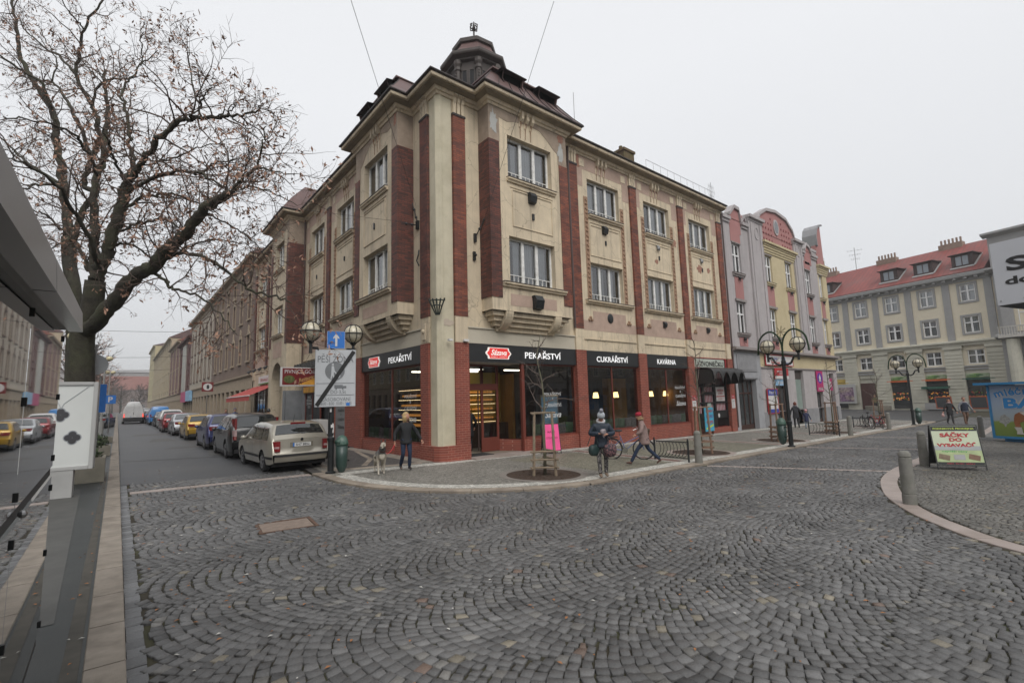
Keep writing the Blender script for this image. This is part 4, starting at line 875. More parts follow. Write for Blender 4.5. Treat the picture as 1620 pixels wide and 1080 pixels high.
# ---- interior seen through the glass
ochre=mat('ochre_wall',(.30,.17,.035),rough=.9,var=.2,scale=2);wood_d=mat('dark_wood',(.06,.03,.016),rough=.6,var=.3,scale=6);floor_m=mat('tile_floor',(.22,.19,.15),rough=.5,var=.1)
mb=MB();mb.quad((.3,.3,.08),(20,.3,.08),(20,7,.08),(.3,7,.08));mb.build('shop_floor',floor_m,B)
mb=MB();mb.quad((.3,.3,3.55),(.3,7,3.55),(20,7,3.55),(20,.3,3.55));mb.build('shop_ceiling',mat('shop_ceiling',(.16,.15,.14)),B)
mb=MB();mb.quad((.3,6.9,.08),(7.2,6.9,.08),(7.2,6.9,3.55),(.3,6.9,3.55));mb.quad((7.2,3.2,.08),(7.2,6.9,.08),(7.2,6.9,3.55),(7.2,3.2,3.55));mb.build('shop_back_wall',wood_d,B)
mb=MB();mb.quad((7.2,4.4,.08),(20,4.4,.08),(20,4.4,3.55),(7.2,4.4,3.55));mb.build('cafe_back_wall',mat('cafe_wall',(.05,.035,.03),rough=.8,var=.3,scale=2),B)
mb=MB();mb.box(11.9,13.4,2.6,3.0,.08,3.0);mb.box(18.0,19.0,1.6,4,.08,3.5);mb.box(5.6,5.72,3.0,4.4,.08,3.2);mb.build('cafe_partition',ochre,B)
mb=MB();mb.quad((15.75,.4,.08),(15.75,4.4,.08),(15.75,4.4,3.55),(15.75,.4,3.55));mb.build('cafe_side_wall',mat('cafe_brown',(.22,.115,.03),rough=.8,var=.3,scale=3),B)
mb=MB();mb.quad((.35,6.9,.08),(6.5,6.9,.08),(6.5,6.9,3.55),(.35,6.9,3.55));
yel=mat('yellow_wall',(.45,.31,.05),rough=.9,var=.1);mb=MB();mb.box(3.9,5.6,3.9,4.0,.9,3.3);mb.build('yellow_partition',yel,B)
bread=mat('bread',(.48,.20,.05),rough=.75,var=.35,scale=9,emit=(.95,.4,.08),estr=.3);warm=mat('warm_strip',(.9,.7,.4),emit=(1,.72,.38),estr=2.2)  # bread glows a little itself, in place of lamplight on the loaves
def rack(label,F,a,b,w0,w1,zs,seed):
 t=thing('bread_shelf',label,'bread shelf',tuple(F@Vector(((a+b)/2,(w0+w1)/2,.08))))
 mb=MB(F)
 for z in zs:mb.box(a,b,w0,w1,z-.03,z)
 mb.box(a,b,w0-.03,w0,.1,zs[-1]+.3);mb.box(a,b,w0,w1,zs[-1]+.33,zs[-1]+.37);mb.build('shelf_board',wood_d,t)
 mb=MB(F)
 for z in zs:mb.box(a+.05,b-.05,w1-.05,w1-.02,z+.26,z+.275)
 mb.build('light_strip',warm,t)
 rs=random.Random(seed)
 mb=MB(F)
 for z in zs:
  x=a+.08
  while x<b-.1:
   for k in range(2):mb.ball((x+rs.uniform(-.02,.02),w0+.12+k*.18,z+.045),.06,7,5,sc=(rs.uniform(.8,1.6),1.6,.8))
   x+=rs.uniform(.11,.18)
 tag(mb.build('bread_roll',bread,t),kind='stuff')
rack('bakery rack of loaves seen through the entrance door',FR,2.2,5.2,-4.2,-3.7,(.8,1.2,1.6,2.0,2.35),1)
rack('rack of orange loaves behind the window beside the blonde woman',FL,2.9,5.0,-1.4,-.9,(1.05,1.45,1.85,2.25),2)
# counter and window seats
mb=MB();mb.box(1.8,5.0,2.6,3.2,.08,1.05);tag(mb.build('bakery_counter',wood_d,None),'dark wooden bakery counter inside the open entrance','counter')
cg=mat('cushion_green',(.20,.30,.17),rough=.95,var=.2,scale=5);cw=mat('cushion_pattern',(.34,.29,.28),rough=.95,var=.45,scale=18)
def pillow_mb(F,u,w_,z,s,tilt):
 mb=MB(F@Matrix.Translation((u,w_,z)) @Matrix.Rotation(tilt,4,'Y'));n=7;vs=[];fs=[]
 for sgn in (1,-1):
  for i in range(n+1):
   for j in range(n+1):
    a,b=i/n*2-1,j/n*2-1;th=.075*((1-a**4)*(1-b**4))**.5;k=1-.06*(abs(a)**2)*(1-abs(b))-.0
    vs.append((a*s/2*(1-.05*(1-b*b)),sgn*th-.0,(b*s/2*(1-.05*(1-a*a)))))
 for q,sgn in enumerate((1,-1)):
  o=q*(n+1)**2
  for i in range(n):
   for j in range(n):
    f=(o+i*(n+1)+j,o+(i+1)*(n+1)+j,o+(i+1)*(n+1)+j+1,o+i*(n+1)+j+1);fs.append(f if sgn<0 else f[::-1])
 mb.add(vs,fs);return mb
rs=random.Random(11);ci=0
ordw=['first','second','third','fourth','fifth','sixth','seventh','eighth','ninth','tenth','eleventh']
for F,a,b,wn in ((FR,4.4,6.6,'window right of the bakery door'),(FR,7.5,10.9,'confectionery window'),(FR,11.9,15.3,'café window'),(FL,1.4,6.4,'window on the street side')):
 u=a;k=0
 while u<b-.2:
  g=rs.random() <.55;o=pillow_mb(F,u+.22,-.34,.80,.46,rs.uniform(-.12,.12)).build('cushion',cg if g else cw,None,smooth=True,world=False)
  tag(o,f"{'plain green' if g else 'grey patterned'} cushion, {ordw[k]} {'from the corner' if F is not FL else 'from the corner'} in the {wn}",'cushion','cushions in the shop windows');u+=rs.uniform(.42,.5);k+=1
for F,a,b in ((FR,3.85,6.65),(FR,7.35,11.0),(FR,11.75,15.4),(FL,1.2,6.6)):
 mb=MB(F);mb.box(a,b,-.62,-.3,.1,.56);mb.build('window_bench',wood_d,B)
shade=mat('lamp_shade_lit',(.9,.75,.45),emit=(1,.68,.26),estr=3.5)
for i,(x,y) in enumerate([(9.6,1.5),(11.12,1.5),(14.1,1.5),(15.5,1.5)]):
 z=1.98;t=thing('pendant_lamp',f"lit cream pendant lamp, {['leftmost', 'second from the left', 'third from the left', 'rightmost'][i]} in the café windows",'pendant lamp',(x,y,z),group='pendant lamps in the café')
 mb=MB();mb.lathe([(.15,0),(.105,.26),(.1,.27)],n=16,caps=False);mb.build('lamp_shade',shade,t,world=False,smooth=True)
 mb=MB();mb.tube([(0,0,.26),(0,0,1.57)],.008,5);mb.cyl((0,0),.1,.26,.275,12);mb.build('cord',black_m,t,world=False)
tube_m=mat('ceiling_light_lit',(.9,.9,.85),emit=(1,.9,.7),estr=5)
for i,(x0,x1,y) in enumerate([(2.6,3.4,2.2),(3.0,4.0,3.4),(4.6,5.5,2.2),(1.2,2.0,4.2)]):
 mb=MB();mb.box(x0,x1,y,y+.12,3.28,3.33,1);mb.box(x0,x1,y-.02,y+.14,3.33,3.36,0);tag(mb.build('ceiling_light',[steel,tube_m],None),f"lit strip light on the bakery ceiling, {ordw[i]} from the door",'ceiling light','strip lights in the bakery')
# fridge with a blue glow and star ornament
mb=MB();mb.box(7.3,8.5,3.0,3.6,.08,2.2,0);mb.box(7.38,8.42,2.98,3.0,.5,2.1,1);
for k in range(5):mb.box(7.38,8.42,2.95,2.98,.6+k*.32,.62+k*.32,0)
tag(mb.build('drinks_fridge',[steel,mat('fridge_glow',(.2,.35,.5),emit=(.3,.5,.7),estr=.16)],None),'blue glowing drinks fridge inside the bakery','fridge')
goldm=mat('gold_foil',(.75,.5,.1),rough=.3,metal=.6,emit=(1,.7,.15),estr=.25);mb=MB()
rs=random.Random(4)
for k in range(26):
 a,b=rs.uniform(0,6.28),rs.uniform(0,1);r=.22*(1-b*.3);mb.ball((11.95+.14+r*math.cos(a)*.6,.75+r*math.sin(a)*.5,2.25+b*.5),.035,5,4)
mb.tube([(12.1,.75,2.2),(12.1,.75,3.5)],.01,4);tag(mb.build('hanging_decoration',goldm,None),'golden hanging star decoration inside the café window','decoration')
for i,(x,y) in enumerate([(9.0,2.4),(10.6,1.5),(13.6,2.6),(14.9,1.7)]):
 t=thing('cafe_table',f"small round dark café table, {ordw[i]} from the left behind the café windows",'table',(x,y,.08),group='tables in the café')
 mb=MB();mb.cyl((0,0),.36,.7,.74,20);mb.build('tabletop',wood_d,t,world=False);mb=MB();mb.cyl((0,0),.035,.02,.7,8);mb.cyl((0,0),.22,0,.02,16);mb.build('leg',castiron,t,world=False)
# ---- wine bar in the last bay
zv=mat('sign_pale',(.44,.48,.42),rough=.7,var=.08);blk=mat('black_paint',(.012,.012,.012),rough=.5);redp=mat('red_paint',(.30,.02,.025),rough=.6);
mb=MB(FR);mb.box(16.04,19.74,-.25,.0,3.42,4.07);o=mb.build('sign_backing',blk,B)
mb=MB(FR);mb.box(16.02,19.7,.0,.03,3.46,3.50);mb.box(16.02,19.7,.0,.03,4.02,4.06);mb.box(19.55,19.66,0,.03,3.5,4.02);mb.build('sign_rim',redp,o)
P_=[(16.06,3.58),(16.12,3.52),(19.33,3.52),(19.4,3.58),(19.4,3.93),(19.33,3.99),(16.12,3.99),(16.06,3.93)]
mb=MB(FR);mb.prism(P_,1,.0,.04);o=mb.build('shop_sign',zv,B);text('U ZVONEČKU',o,TF(FR,17.74,.05,3.76),3.1,.36,0,blk,'lettering',.022)
st_m=bpy.data.materials.new('striped_curtain');st_m.use_nodes=True;_n=st_m.node_tree;_b=_n.nodes['Principled BSDF'];_b.inputs['Roughness'].default_value=.9
_g=N(_n,'ShaderNodeNewGeometry');_w=N(_n,'ShaderNodeTexWave');_w.inputs['Scale'].default_value=1.9;_w.wave_profile='SIN';_n.links.new(_g.outputs['Position'],_w.inputs[0])
_c=N(_n,'ShaderNodeValToRGB');_c.color_ramp.interpolation='CONSTANT';_c.color_ramp.elements[0].color=(.5,.45,.46,1);_c.color_ramp.elements[1].position=.5;_c.color_ramp.elements[1].color=(.28,.03,.05,1);_n.links.new(_w.outputs[0],_c.inputs[0]);_n.links.new(_c.outputs[0],_b.inputs['Base Color'])
mb=MB(FR);mb.quad((16.1,-.2,.1),(16.1,-.2,3.4),(19.7,-.2,3.4),(19.7,-.2,.1));mb.build('striped_curtain',st_m,B)
mb=MB(FR)
for x in (16.04,16.95,17.05,18.2,18.28,19.62):mb.box(x,x+.09,-.18,-.08,.1,3.42)
for a,b,z0,z1 in ((16.1,19.7,2.42,2.5),(17.05,18.25,1.98,2.14),(16.1,19.7,1.48,1.56),(16.95,19.7,.95,1.06),(16.1,16.95,.1,.95)):mb.box(a,b,-.17,-.09,z0,z1)
mb.box(17.1,18.2,-.17,-.09,.12,.95);mb.box(18.3,19.65,-.17,-.1,.62,.95)
for k in range(9):mb.box(18.4+k*.14,18.43+k*.14,-.17,-.11,.15,.62)
for k in range(24):mb.box(16.2+k*.145,16.22+k*.145,-.16,-.13,2.5,2.9)
mb.build('lattice_front',blk,B)
mb=MB(FR);mb.quad((18.35,-.19,.12),(18.35,-.19,.65),(19.62,-.19,.65),(19.62,-.19,.12));mb.build('red_panel',redp,B)
wh=mat('white_board',(.62,.61,.60),rough=.6,var=.05);redt=mat('red_text',(.42,.03,.04),rough=.6)
mb=MB(FR);mb.box(18.4,19.35,-.09,-.06,1.6,2.4);o=mb.build('notice_board',wh,B);text('VINÁRNA\nU NÁS',o,TF(FR,18.87,-.05,2.14),.75,.34,0,redt,'lettering',.02);mb=MB(FR);mb.box(18.4,19.35,-.059,-.055,1.83,1.89);mb.build('stripe',redt,o);text('OTEVŘENO',o,TF(FR,18.87,-.05,1.72),.6,.1,0,redt,'lettering')
mb=MB(FR);mb.box(17.35,17.75,-.09,-.07,1.0,1.5);mb.build('window_poster',mat('poster_pale',(.35,.42,.38)),B)
mb=MB(FR);mb.prism([(18.6+.1*math.cos(t),.78+.12*math.sin(t)) for t in [k*math.pi/6 for k in range(12)]],1,-.1,-.08);mb.build('door_sticker',wh,B)
for u,z0,z1 in ((15.52,1.15,1.95),(19.84,1.15,1.95)):
 mb=MB(FR);mb.box(u,u+.38,.09,.11,z0,z1);o=mb.build('price_board',wh,B);mb=MB(FR);mb.box(u,u+.38,.11,.118,z1-.26,z1);mb.build('board_header',redt,o);text('VINÁRNA\nU ZVONEČKU',o,TF(FR,u+.19,.125,z1-.13),.3,.15,0,wh,'lettering');text('NABÍDKA\nVÍN\nPIVO\nKÁVA',o,TF(FR,u+.19,.118,z0+.27),.25,.42,0,mat('grey_text',(.2,.2,.2)),'lettering')
# scalloped black canopy
leather=mat('black_canopy',(.022,.022,.022),rough=.5,var=.3,scale=5,bump=.3,bscale=12)
mb=MB(FR);nu,nv=64,12;vs=[];U0,U1=16.1,19.6
for i in range(nu+1):
 u=U0+(U1-U0)*i/nu;ph=i/nu*4*math.pi*2/2;sc_=abs(math.sin(ph/2*1.0))
 sc_=abs(math.sin(math.pi*4*i/nu))**.7
 for j in range(nv+1):
  t=j/nv
  if t<.62:s_=t/.62;w_,z=.02+1.02*s_,3.38-.08*s_+.10*math.sin(math.pi*s_)+.05*sc_*s_
  else:s_=(t-.62)/.38;w_,z=1.04+.09*math.sin(s_*math.pi/2),3.30-(.14+.62*(1-sc_))*s_+.05*sc_*(1-s_)
  vs.append((u,w_,z))
fs=[(i*(nv+1)+j,i*(nv+1)+j+1,(i+1)*(nv+1)+j+1,(i+1)*(nv+1)+j) for i in range(nu) for j in range(nv)]
mb.add(vs,fs);cn=mb.build('canopy',leather,B,smooth=True);mo=cn.modifiers.new('s','SOLIDIFY');mo.thickness=.02
mb=MB(FR)
for u in (16.1,19.62):
 mb.prism([(0,2.55),(0,3.38),(1.0,3.3),(1.05,2.6)],0,u-.01,u+.015)
mb.build('canopy_side',leather,B)
# small black sandwich-style blue menu board standing by the wine bar
cyan=mat('cyan_board',(.06,.36,.52),rough=.6);t=thing('menu_board','bright blue handwritten menu board standing by the striped wine bar front','menu board',(16.45,-.42,gz(16.45,-.42)+.05))
mb=MB(FR);mb.box(16.12,17.02,.38,.42,.02,1.28);mb.build('board',cyan,t,bevel=.005)
purp=mat('purple_text',(.14,.03,.22));yl=mat('yellow_green',(.5,.6,.06))
for s_,z,m_ in (('VÍKENDU',1.12,redt),('VOLNO',.82,purp),('VSTUPTE',.5,redt)):text(s_,t,TF(FR,16.57,.43,z),.72,.17,0,m_,'lettering',.02)
mb=MB(FR);mb.prism([(16.2,.12),(16.2,.2),(16.95,.4),(16.95,.3)],1,.421,.427);mb.build('arrow',yl,t)
mb=MB(FR);mb.box(16.15,16.19,.3,.38,-.2,.6);mb.box(16.95,16.99,.3,.38,-.2,.6);mb.build('prop_leg',wood_d,t)
# ---- street side, beyond the corner shop: recess, restaurant entrance, awning shop
gpan=mat('grey_panel',(.2,.205,.205),rough=.6,var=.05);gwall=mat('grey_wall',(.27,.275,.29),rough=.85,var=.1,dirt=(.17,.17,.17),dirt_amt=.5)
mb=MB(FL);mb.box(8.8,10.3,-.25,-.1,-.3,4.07);o=mb.build('grey_panel',gpan,B)
for s_,z in (('PEKAŘSTVÍ',1.75),('&',1.55),('CUKRÁŘSTVÍ',1.32),('Sázava',.95)):text(s_,o,TF(FL,9.5,-.09,z),.85 if s_!='&' else .1,.17 if s_!='&' else .1,0,black_m,'lettering',.02)
mb=MB(FL);mb.box(7.32,15.6,-.3,.02,3.9,4.08);mb.build('lintel',cream_shade,B)
mb=MB(FL);mb.box(8.8,10.3,-.9,-.02,3.2,3.9);mb.build('lintel',brick_s,B)
mb=MB(FL);mb.box(10.3,10.8,-.3,.03,-.3,3.9);mb.build('brick_pillar',brick_s,B)
mb=MB(FL);mb.box(11.0,12.3,.02,.5,.55,1.28);mb.box(11.05,11.2,.1,.4,-.2,.55);mb.box(11.9,12.3,.05,.5,-.2,.55);mb.build('meter_cabinet',mat('cabinet_white',(.55,.55,.53),rough=.6,var=.08),None,bevel=.01);tag(bpy.data.objects['meter_cabinet'],'pale electrical cabinet on the wall behind the sign pole','cabinet')
mb=MB(FL);mb.box(10.8,12.6,-1.2,-.3,-.3,3.9);mb.build('dark_doorway',darkroom,B)
mb=MB(FL);mb.box(12.6,15.3,-.25,-.1,-.3,.5);mb.box(15.3,15.6,-.3,.03,-.3,3.9);mb.build('grey_wall',gwall,B)
o=glazing(FL,12.6,15.3,.5,2.72,[14.0],w=-.08)
text('PIVNICE\nRESTAURACE\nDENNÍ MENU\nVSTUP',o,TF(FL,14.6,-.09,2.2),1.0,.7,0,lt_w,'glass_text',.01)
mb=MB(FL);mb.box(14.2,14.6,-.14,-.12,1.0,1.5);mb.box(14.8,15.1,-.14,-.12,1.1,1.5);mb.build('window_poster',wh,o)
yo=mat('yellow_band',(.6,.3,.04),rough=.5,var=.4,scale=2.5);dred=mat('dark_red_panel',(.17,.012,.014),rough=.45)
mb=MB(FL);mb.box(10.8,15.3,-.2,.05,2.73,3.05);mb.build('advert_band',yo,B);mb=MB(FL);mb.box(10.8,15.3,-.2,.05,3.05,3.9);mb.build('advert_band',dred,B)
mb=MB(FL)
for k in range(9):mb.prism([(11+k*.5,4.08),(11.2+k*.5,4.35),(11.45+k*.5,4.12)],1,-.05,.6)
mb.build('canopy_fringe',leather,B)
# hanging restaurant sign at right angles to the wall
FS=FM(0,12.4,(1,0),(0,-1));t=thing('hanging_sign','dark red projecting pub sign reading PIVNICE GOBI','sign',(-1,12.4,3.1))
mb=MB(FS);mb.box(-2.0,-.05,-.1,.1,3.02,4.0);mb.build('sign_case',wh,t,bevel=.01)
mb=MB(FS);mb.box(-1.93,-.1,.1,.108,3.1,3.95);f=mb.build('sign_face',dred,t);text('PIVNICE GOBI',f,TF(FS,-1.05,.115,3.78),1.55,.2,0,wh,'lettering',.005)
mb=MB(FS);mb.prism([(-1.2,3.1),(-.1,3.1),(-.1,3.55)],1,.108,.112);mb.build('sign_art',yo,f);mb=MB(FS);mb.prism([(-1.6+.27*math.cos(a),3.38+.2*math.sin(a)) for a in [k*math.pi/10 for k in range(20)]],1,.108,.114);mb.build('sign_art',mat('beer_green',(.1,.12,.03),var=.6,scale=9),f)
text('Restaurace',f,TF(FS,-.7,.118,3.45,.3),.9,.2,0,mat('gold_text',(.6,.4,.15)),'lettering',.01,shear=.3)
mb=MB(FS);mb.box(-.05,.1,-.03,.03,3.9,3.95);mb.build('bracket',castiron,t)
# behind the second risalit: awning shop
mb=MB(FL);mb.box(19.7,29.1,-.3,0,3.3,4.08);mb.build('wall',cream_shade,B)
for a,b in ((19.7,20.4),(24.2,24.8),(28.3,29.1)):mb=MB(FL);mb.box(a,b,-.3,.02,-.2,3.3);mb.build('wall_pier',cream_shade,B)
for a,b in ((20.4,24.2),(24.8,28.3)):glazing(FL,a,b,.35,3.3,[a+1.2,b-1.2]);mb=MB(FL);mb.box(a,b,-.2,-.04,-.2,.35);mb.build('window_parapet',mat('maroon',(.1,.015,.015)),B);mb=MB(FL);mb.box(a,b,-1.5,-1.4,-.2,3.3);mb.build('shop_dark_wall',darkroom,B)
t=thing('shop_awning','red fabric awning over the shop beyond the arched portal','awning',(0,25,3));redaw=mat('red_awning',(.40,.06,.05),rough=.8,var=.12,scale=3)
mb=MB(FL);mb.add([(20.3,.05,3.55),(28.6,.05,3.55),(28.6,1.9,2.75),(20.3,1.9,2.75)],[(0,3,2,1)]);mb.add([(20.3,1.9,2.72),(28.6,1.9,2.72),(28.6,1.92,2.42),(20.3,1.92,2.42)],[(0,3,2,1)]);mb.build('awning_cloth',redaw,t);
mb=MB(FL);mb.tube([(20.3,1.9,2.74),(28.6,1.9,2.74)],.04,6);mb.tube([(21,.05,2.9),(21,1.9,2.74)],.02,5);mb.tube([(28,.05,2.9),(28,1.9,2.74)],.02,5);mb.build('awning_bar',wh,t)
t=thing('shop_name_board','white and green shop name board above the red awning','sign',(0,24,3.8));mb=MB(FL);mb.box(20.3,26.5,.05,.15,3.65,4.25);mb.build('board',wh,t);mb=MB(FL);mb.box(20.3,26.5,.15,.155,3.65,3.72);mb.build('stripe',mat('green_stripe',(.05,.25,.06)),t);text('TRVALE LEVNÝ',t,TF(FL,23.6,.16,3.98),4.6,.26,0,redt,'lettering',.01)
for i in range(4):
 t=thing('spotlight',f"small black spotlight over the awning shop, {ordw[i]} from the portal",'spotlight',tuple(FL@Vector((20.8+i*1.7,.05,4.5))),group='spotlights above the awning');mb=MB(FL);x=20.8+i*1.7;mb.tube([(x,.02,4.6),(x,.9,4.65)],.02,5);mb.build('arm',castiron,t);mb=MB(FL);mb.tube([(x,.8,4.68),(x,1.0,4.5)],[.06,.11],8);mb.build('lamp_head',castiron,t)
# wrought iron holder on the corner and wire anchors
mb=MB();ax=Vector((-1,-1,0)).normalized();sd=Vector((1,-1,0)).normalized()
for k in range(-2,3):
 p0=Vector((-.05,-.05,4.95))+ax*.1+sd*.03*k;p1=p0+sd*(.11*k)+ax*.12+Vector((0,0,.55));mb.tube([p0,p0.lerp(p1,.5)+ax*.02,p1],[.02,.025,.03],6)
for z,r in ((.3,.19),(.48,.28)):
 c=Vector((-.05,-.05,4.95+z))+ax*.17;mb.tube([c+sd*r,c+sd*r*.5+ax*.12,c+ax*.15,c-sd*r*.5+ax*.12,c-sd*r],.02,6)
mb.build('torch_holder',mat('verdigris_iron',(.02,.03,.026),rough=.6,var=.4,scale=20),B)
def anchor(p,d,l=.5):
 mb=MB();p=Vector(p);d=Vector(d).normalized();mb.box(p.x-.05,p.x+.05,p.y-.05,p.y+.05,p.z-.16,p.z+.16);mb.tube([p,p+d*l],.02,6)
 for t in (.35,.7):mb.ball(tuple(p+d*l*t),.055,8,6)
 mb.build('wire_anchor',castiron,B)
anchor((1.55,-.03,8.0),(.5,-.5,1.3),1.1);anchor((1.5,-.03,7.3),(0,-1,.2),.15);anchor((-.03,1.45,8.6),(-1,.2,0),.6);anchor((-.03,1.4,8.6),(-.1,.5,1.5),1.0)
mb=MB(FL);mb.tube([(1.3,.05,7.6),(1.25,.1,7.4),(1.35,.12,7.2),(1.28,.06,7.0)],.025,6);mb.build('wire_anchor',castiron,B)
mb=MB(FL);mb.box(.66,1.02,.0,.1,4.12,4.85);mb.box(.73,.95,.1,.14,4.2,4.78);mb.ball((.84,.14,4.5),.08,8,6);mb.build('carved_plaque',cream_shade,B)
mb=MB();mb.box(.25,.4,-.25,-.12,4.08,4.15);mb.box(.9,1.1,-.2,-.09,4.1,4.18);mb.build('camera_box',wh,B)
# ---------------------------------------------------------------- pink and grey house to the right
PK=thing('gabled_house','grey and pink gabled house with yellow middle bays right of the corner building','building',(29.5,6,0))
pgrey=mat('grey_render',(.42,.39,.39),rough=.9,var=.06,scale=1.5,dirt=(.24,.22,.22),dirt_amt=.45,dirt_scale=.7,bump=.25,streak=.9,crack=.5)
ppink=mat('pink_render',(.38,.185,.175),rough=.9,var=.08,scale=2,dirt=(.28,.1,.09),dirt_amt=.4,bump=.25)
pyel=mat('yellow_render',(.54,.46,.29),rough=.9,var=.06,scale=1.5,dirt=(.36,.28,.15),dirt_amt=.4,bump=.25)
pdark=mat('grey_base',(.27,.27,.28),rough=.85,var=.1,dirt=(.13,.13,.13),dirt_amt=.5)
gsill=mat('grey_sill',(.27,.24,.23),rough=.8,var=.15)
WC=[(22.25,'g'),(27.0,'y'),(30.45,'y'),(34.25,'g'),(37.1,'y')]
hol=[]
for c,k in WC:
 h=.56 if c<37 else .4;hol+=[(c-h,c+h,9.7,11.65),(c-h,c+h,5.8,7.8)]
def sub(a,b):return [h for h in hol if a<=h[0] <b]
for a,b,m_,w_,zt in ((20.45,24.1,pgrey,.0,13.3),(24.1,26.2,pgrey,.12,13.9),(26.2,31.6,pyel,.0,12.4),(31.6,33.3,pgrey,.12,13.7),(33.3,36.5,pgrey,0,13.2),(36.5,38.5,pyel,.0,12.3)):
 mb=MB(FR);mb.wall(a,b,4.85,zt,sub(a,b),w_,.28)
 if w_:mb.box(a-.001,a+.02,-.1,w_-.001,4.85,zt);mb.box(b-.02,b+.001,-.1,w_-.001,4.85,zt)
 mb.build('wall',m_,PK)
mb=MB(FR)
for a,b,z0,z1,w_ in ((20.5,21.55,13.1,13.32,.18),(23.15,24.05,13.1,13.32,.18),(24.05,26.3,13.85,14.05,.32),(31.5,33.4,13.6,13.8,.32),(33.3,33.9,13.0,13.2,.15),(35.2,36.5,13.0,13.2,.18),(35.3,36.5,13.5,13.7,.1)):mb.box(a,b,-.15,w_,z0,z1);mb.box(a+.04,b-.04,-.15,w_*.5,z0-.18,z0)
for a,b in ((24.35,24.6),(25.7,25.95),(31.85,32.0),(32.9,33.05)):mb.box(a,b,.12,.17,5.2,13.6)
for u in (25.2,32.45):
 mb.tube([(u+.28*math.cos(t),.13,12.9+.42*math.sin(t)) for t in [k*math.pi/8 for k in range(17)]],.03,5)
mb.build('cornice',pgrey,PK)
def gable(pts,m1,m2,w_=.02,rim=.14,name='gable'):
 mb=MB(FR);mb.prism(pts,1,w_-.3,w_);g=mb.build(name,m1,PK)
 mb=MB(FR);top=[p for p in pts if p[1] >min(q[1] for q in pts)+.01]
 top=sorted(top)
 for a,b in zip(top,top[1:]):
  mb.prism([(a[0],a[1]-.08),(b[0],b[1]-.08),(b[0],b[1]+rim),(a[0],a[1]+rim)],1,w_-.35,w_+.12)
 mb.build('gable_coping',m2,g);return g
gable([(21.6,12.4),(21.6,13.55),(22.25,14.15),(22.9,14.1),(23.55,13.75),(23.9,13.4),(23.9,13.2),(23.1,13.2),(23.1,12.4)],ppink,pgrey)
g=gable([(26.2,12.4),(25.8,14.1),(26.1,14.55),(27.2,15.1),(28.8,15.3),(30.6,15.1),(31.7,14.45),(32.0,14.0),(31.6,12.4)],ppink,pgrey)
mb=MB(FR);mb.prism([(28.8+.42*math.cos(t),14.1+.6*math.sin(t)) for t in [k*math.pi/12 for k in range(24)]],1,.02,.08,0);mb.prism([(28.8+.3*math.cos(t),14.1+.46*math.sin(t)) for t in [k*math.pi/12 for k in range(24)]],1,.08,.09,1);mb.build('oval_window',[pgrey,mat('dull_pane',(.12,.13,.14),rough=.2)],g)
mb=MB(FR);rs=random.Random(2)
for i in range(11):
 for j in range(5):
  u,z=26.6+i*.45,12.9+j*.42
  if abs(u-28.8) >.6 and z<14.9-abs(u-28.8)*.25:mb.box(u-.05,u+.05,.02,.06,z-.07,z+.07)
mb.build('gable_studs',mat('pink_dark',(.25,.07,.07)),g)
gable([(33.9,12.2),(33.9,13.3),(34.3,13.85),(34.9,13.7),(35.3,13.2),(35.3,12.2)],ppink,pgrey)
# curled side gable at the far corner
mb=MB(FR);C=[(36.4,12.3),(36.35,15.0),(36.55,15.6),(36.95,16.0),(37.5,16.2),(38.05,16.15),(38.05,16.0),(37.6,14.6),(38.3,12.3)]
mb.prism([(36.6,12.35),(36.6,14.9),(37.2,15.9),(38.0,16.1),(38.2,12.35)],1,-.3,.05);cg_=mb.build('gable',ppink,PK)
mb=MB(FR);P_=[(36.6,.05,14.2),(36.55,.05,15.1),(36.8,.05,15.7),(37.3,.05,16.1),(38.1,.05,16.3)]
for a,b in zip(P_,P_[1:]):mb.add([(a[0],-.9,a[2]),(b[0],-.9,b[2]),(b[0],.2,b[2]),(a[0],.2,a[2]),(a[0]+.12,-.9,a[2]-.12),(b[0]+.12,-.9,b[2]-.12),(b[0]+.12,.2,b[2]-.12),(a[0]+.12,.2,a[2]-.12)],[(0,3,2,1),(4,5,6,7),(3,7,6,2),(0,1,5,4)])
mb.build('gable_coping',pdark,cg_)
mb=MB(FR);
for k in range(4):mb.box(26.1,31.7,0,.06+.05*k,11.85+k*.16,12.0+k*.16);mb.box(36.45,38.6,0,.06+.05*k,11.75+k*.16,11.9+k*.16)
mb.box(26.0,31.8,-.1,.32,12.47,12.62);mb.box(36.4,38.7,-.1,.32,12.37,12.52);mb.build('cornice',pyel,PK)
pw=mat('house_window_white',(.78,.78,.77),rough=.5)
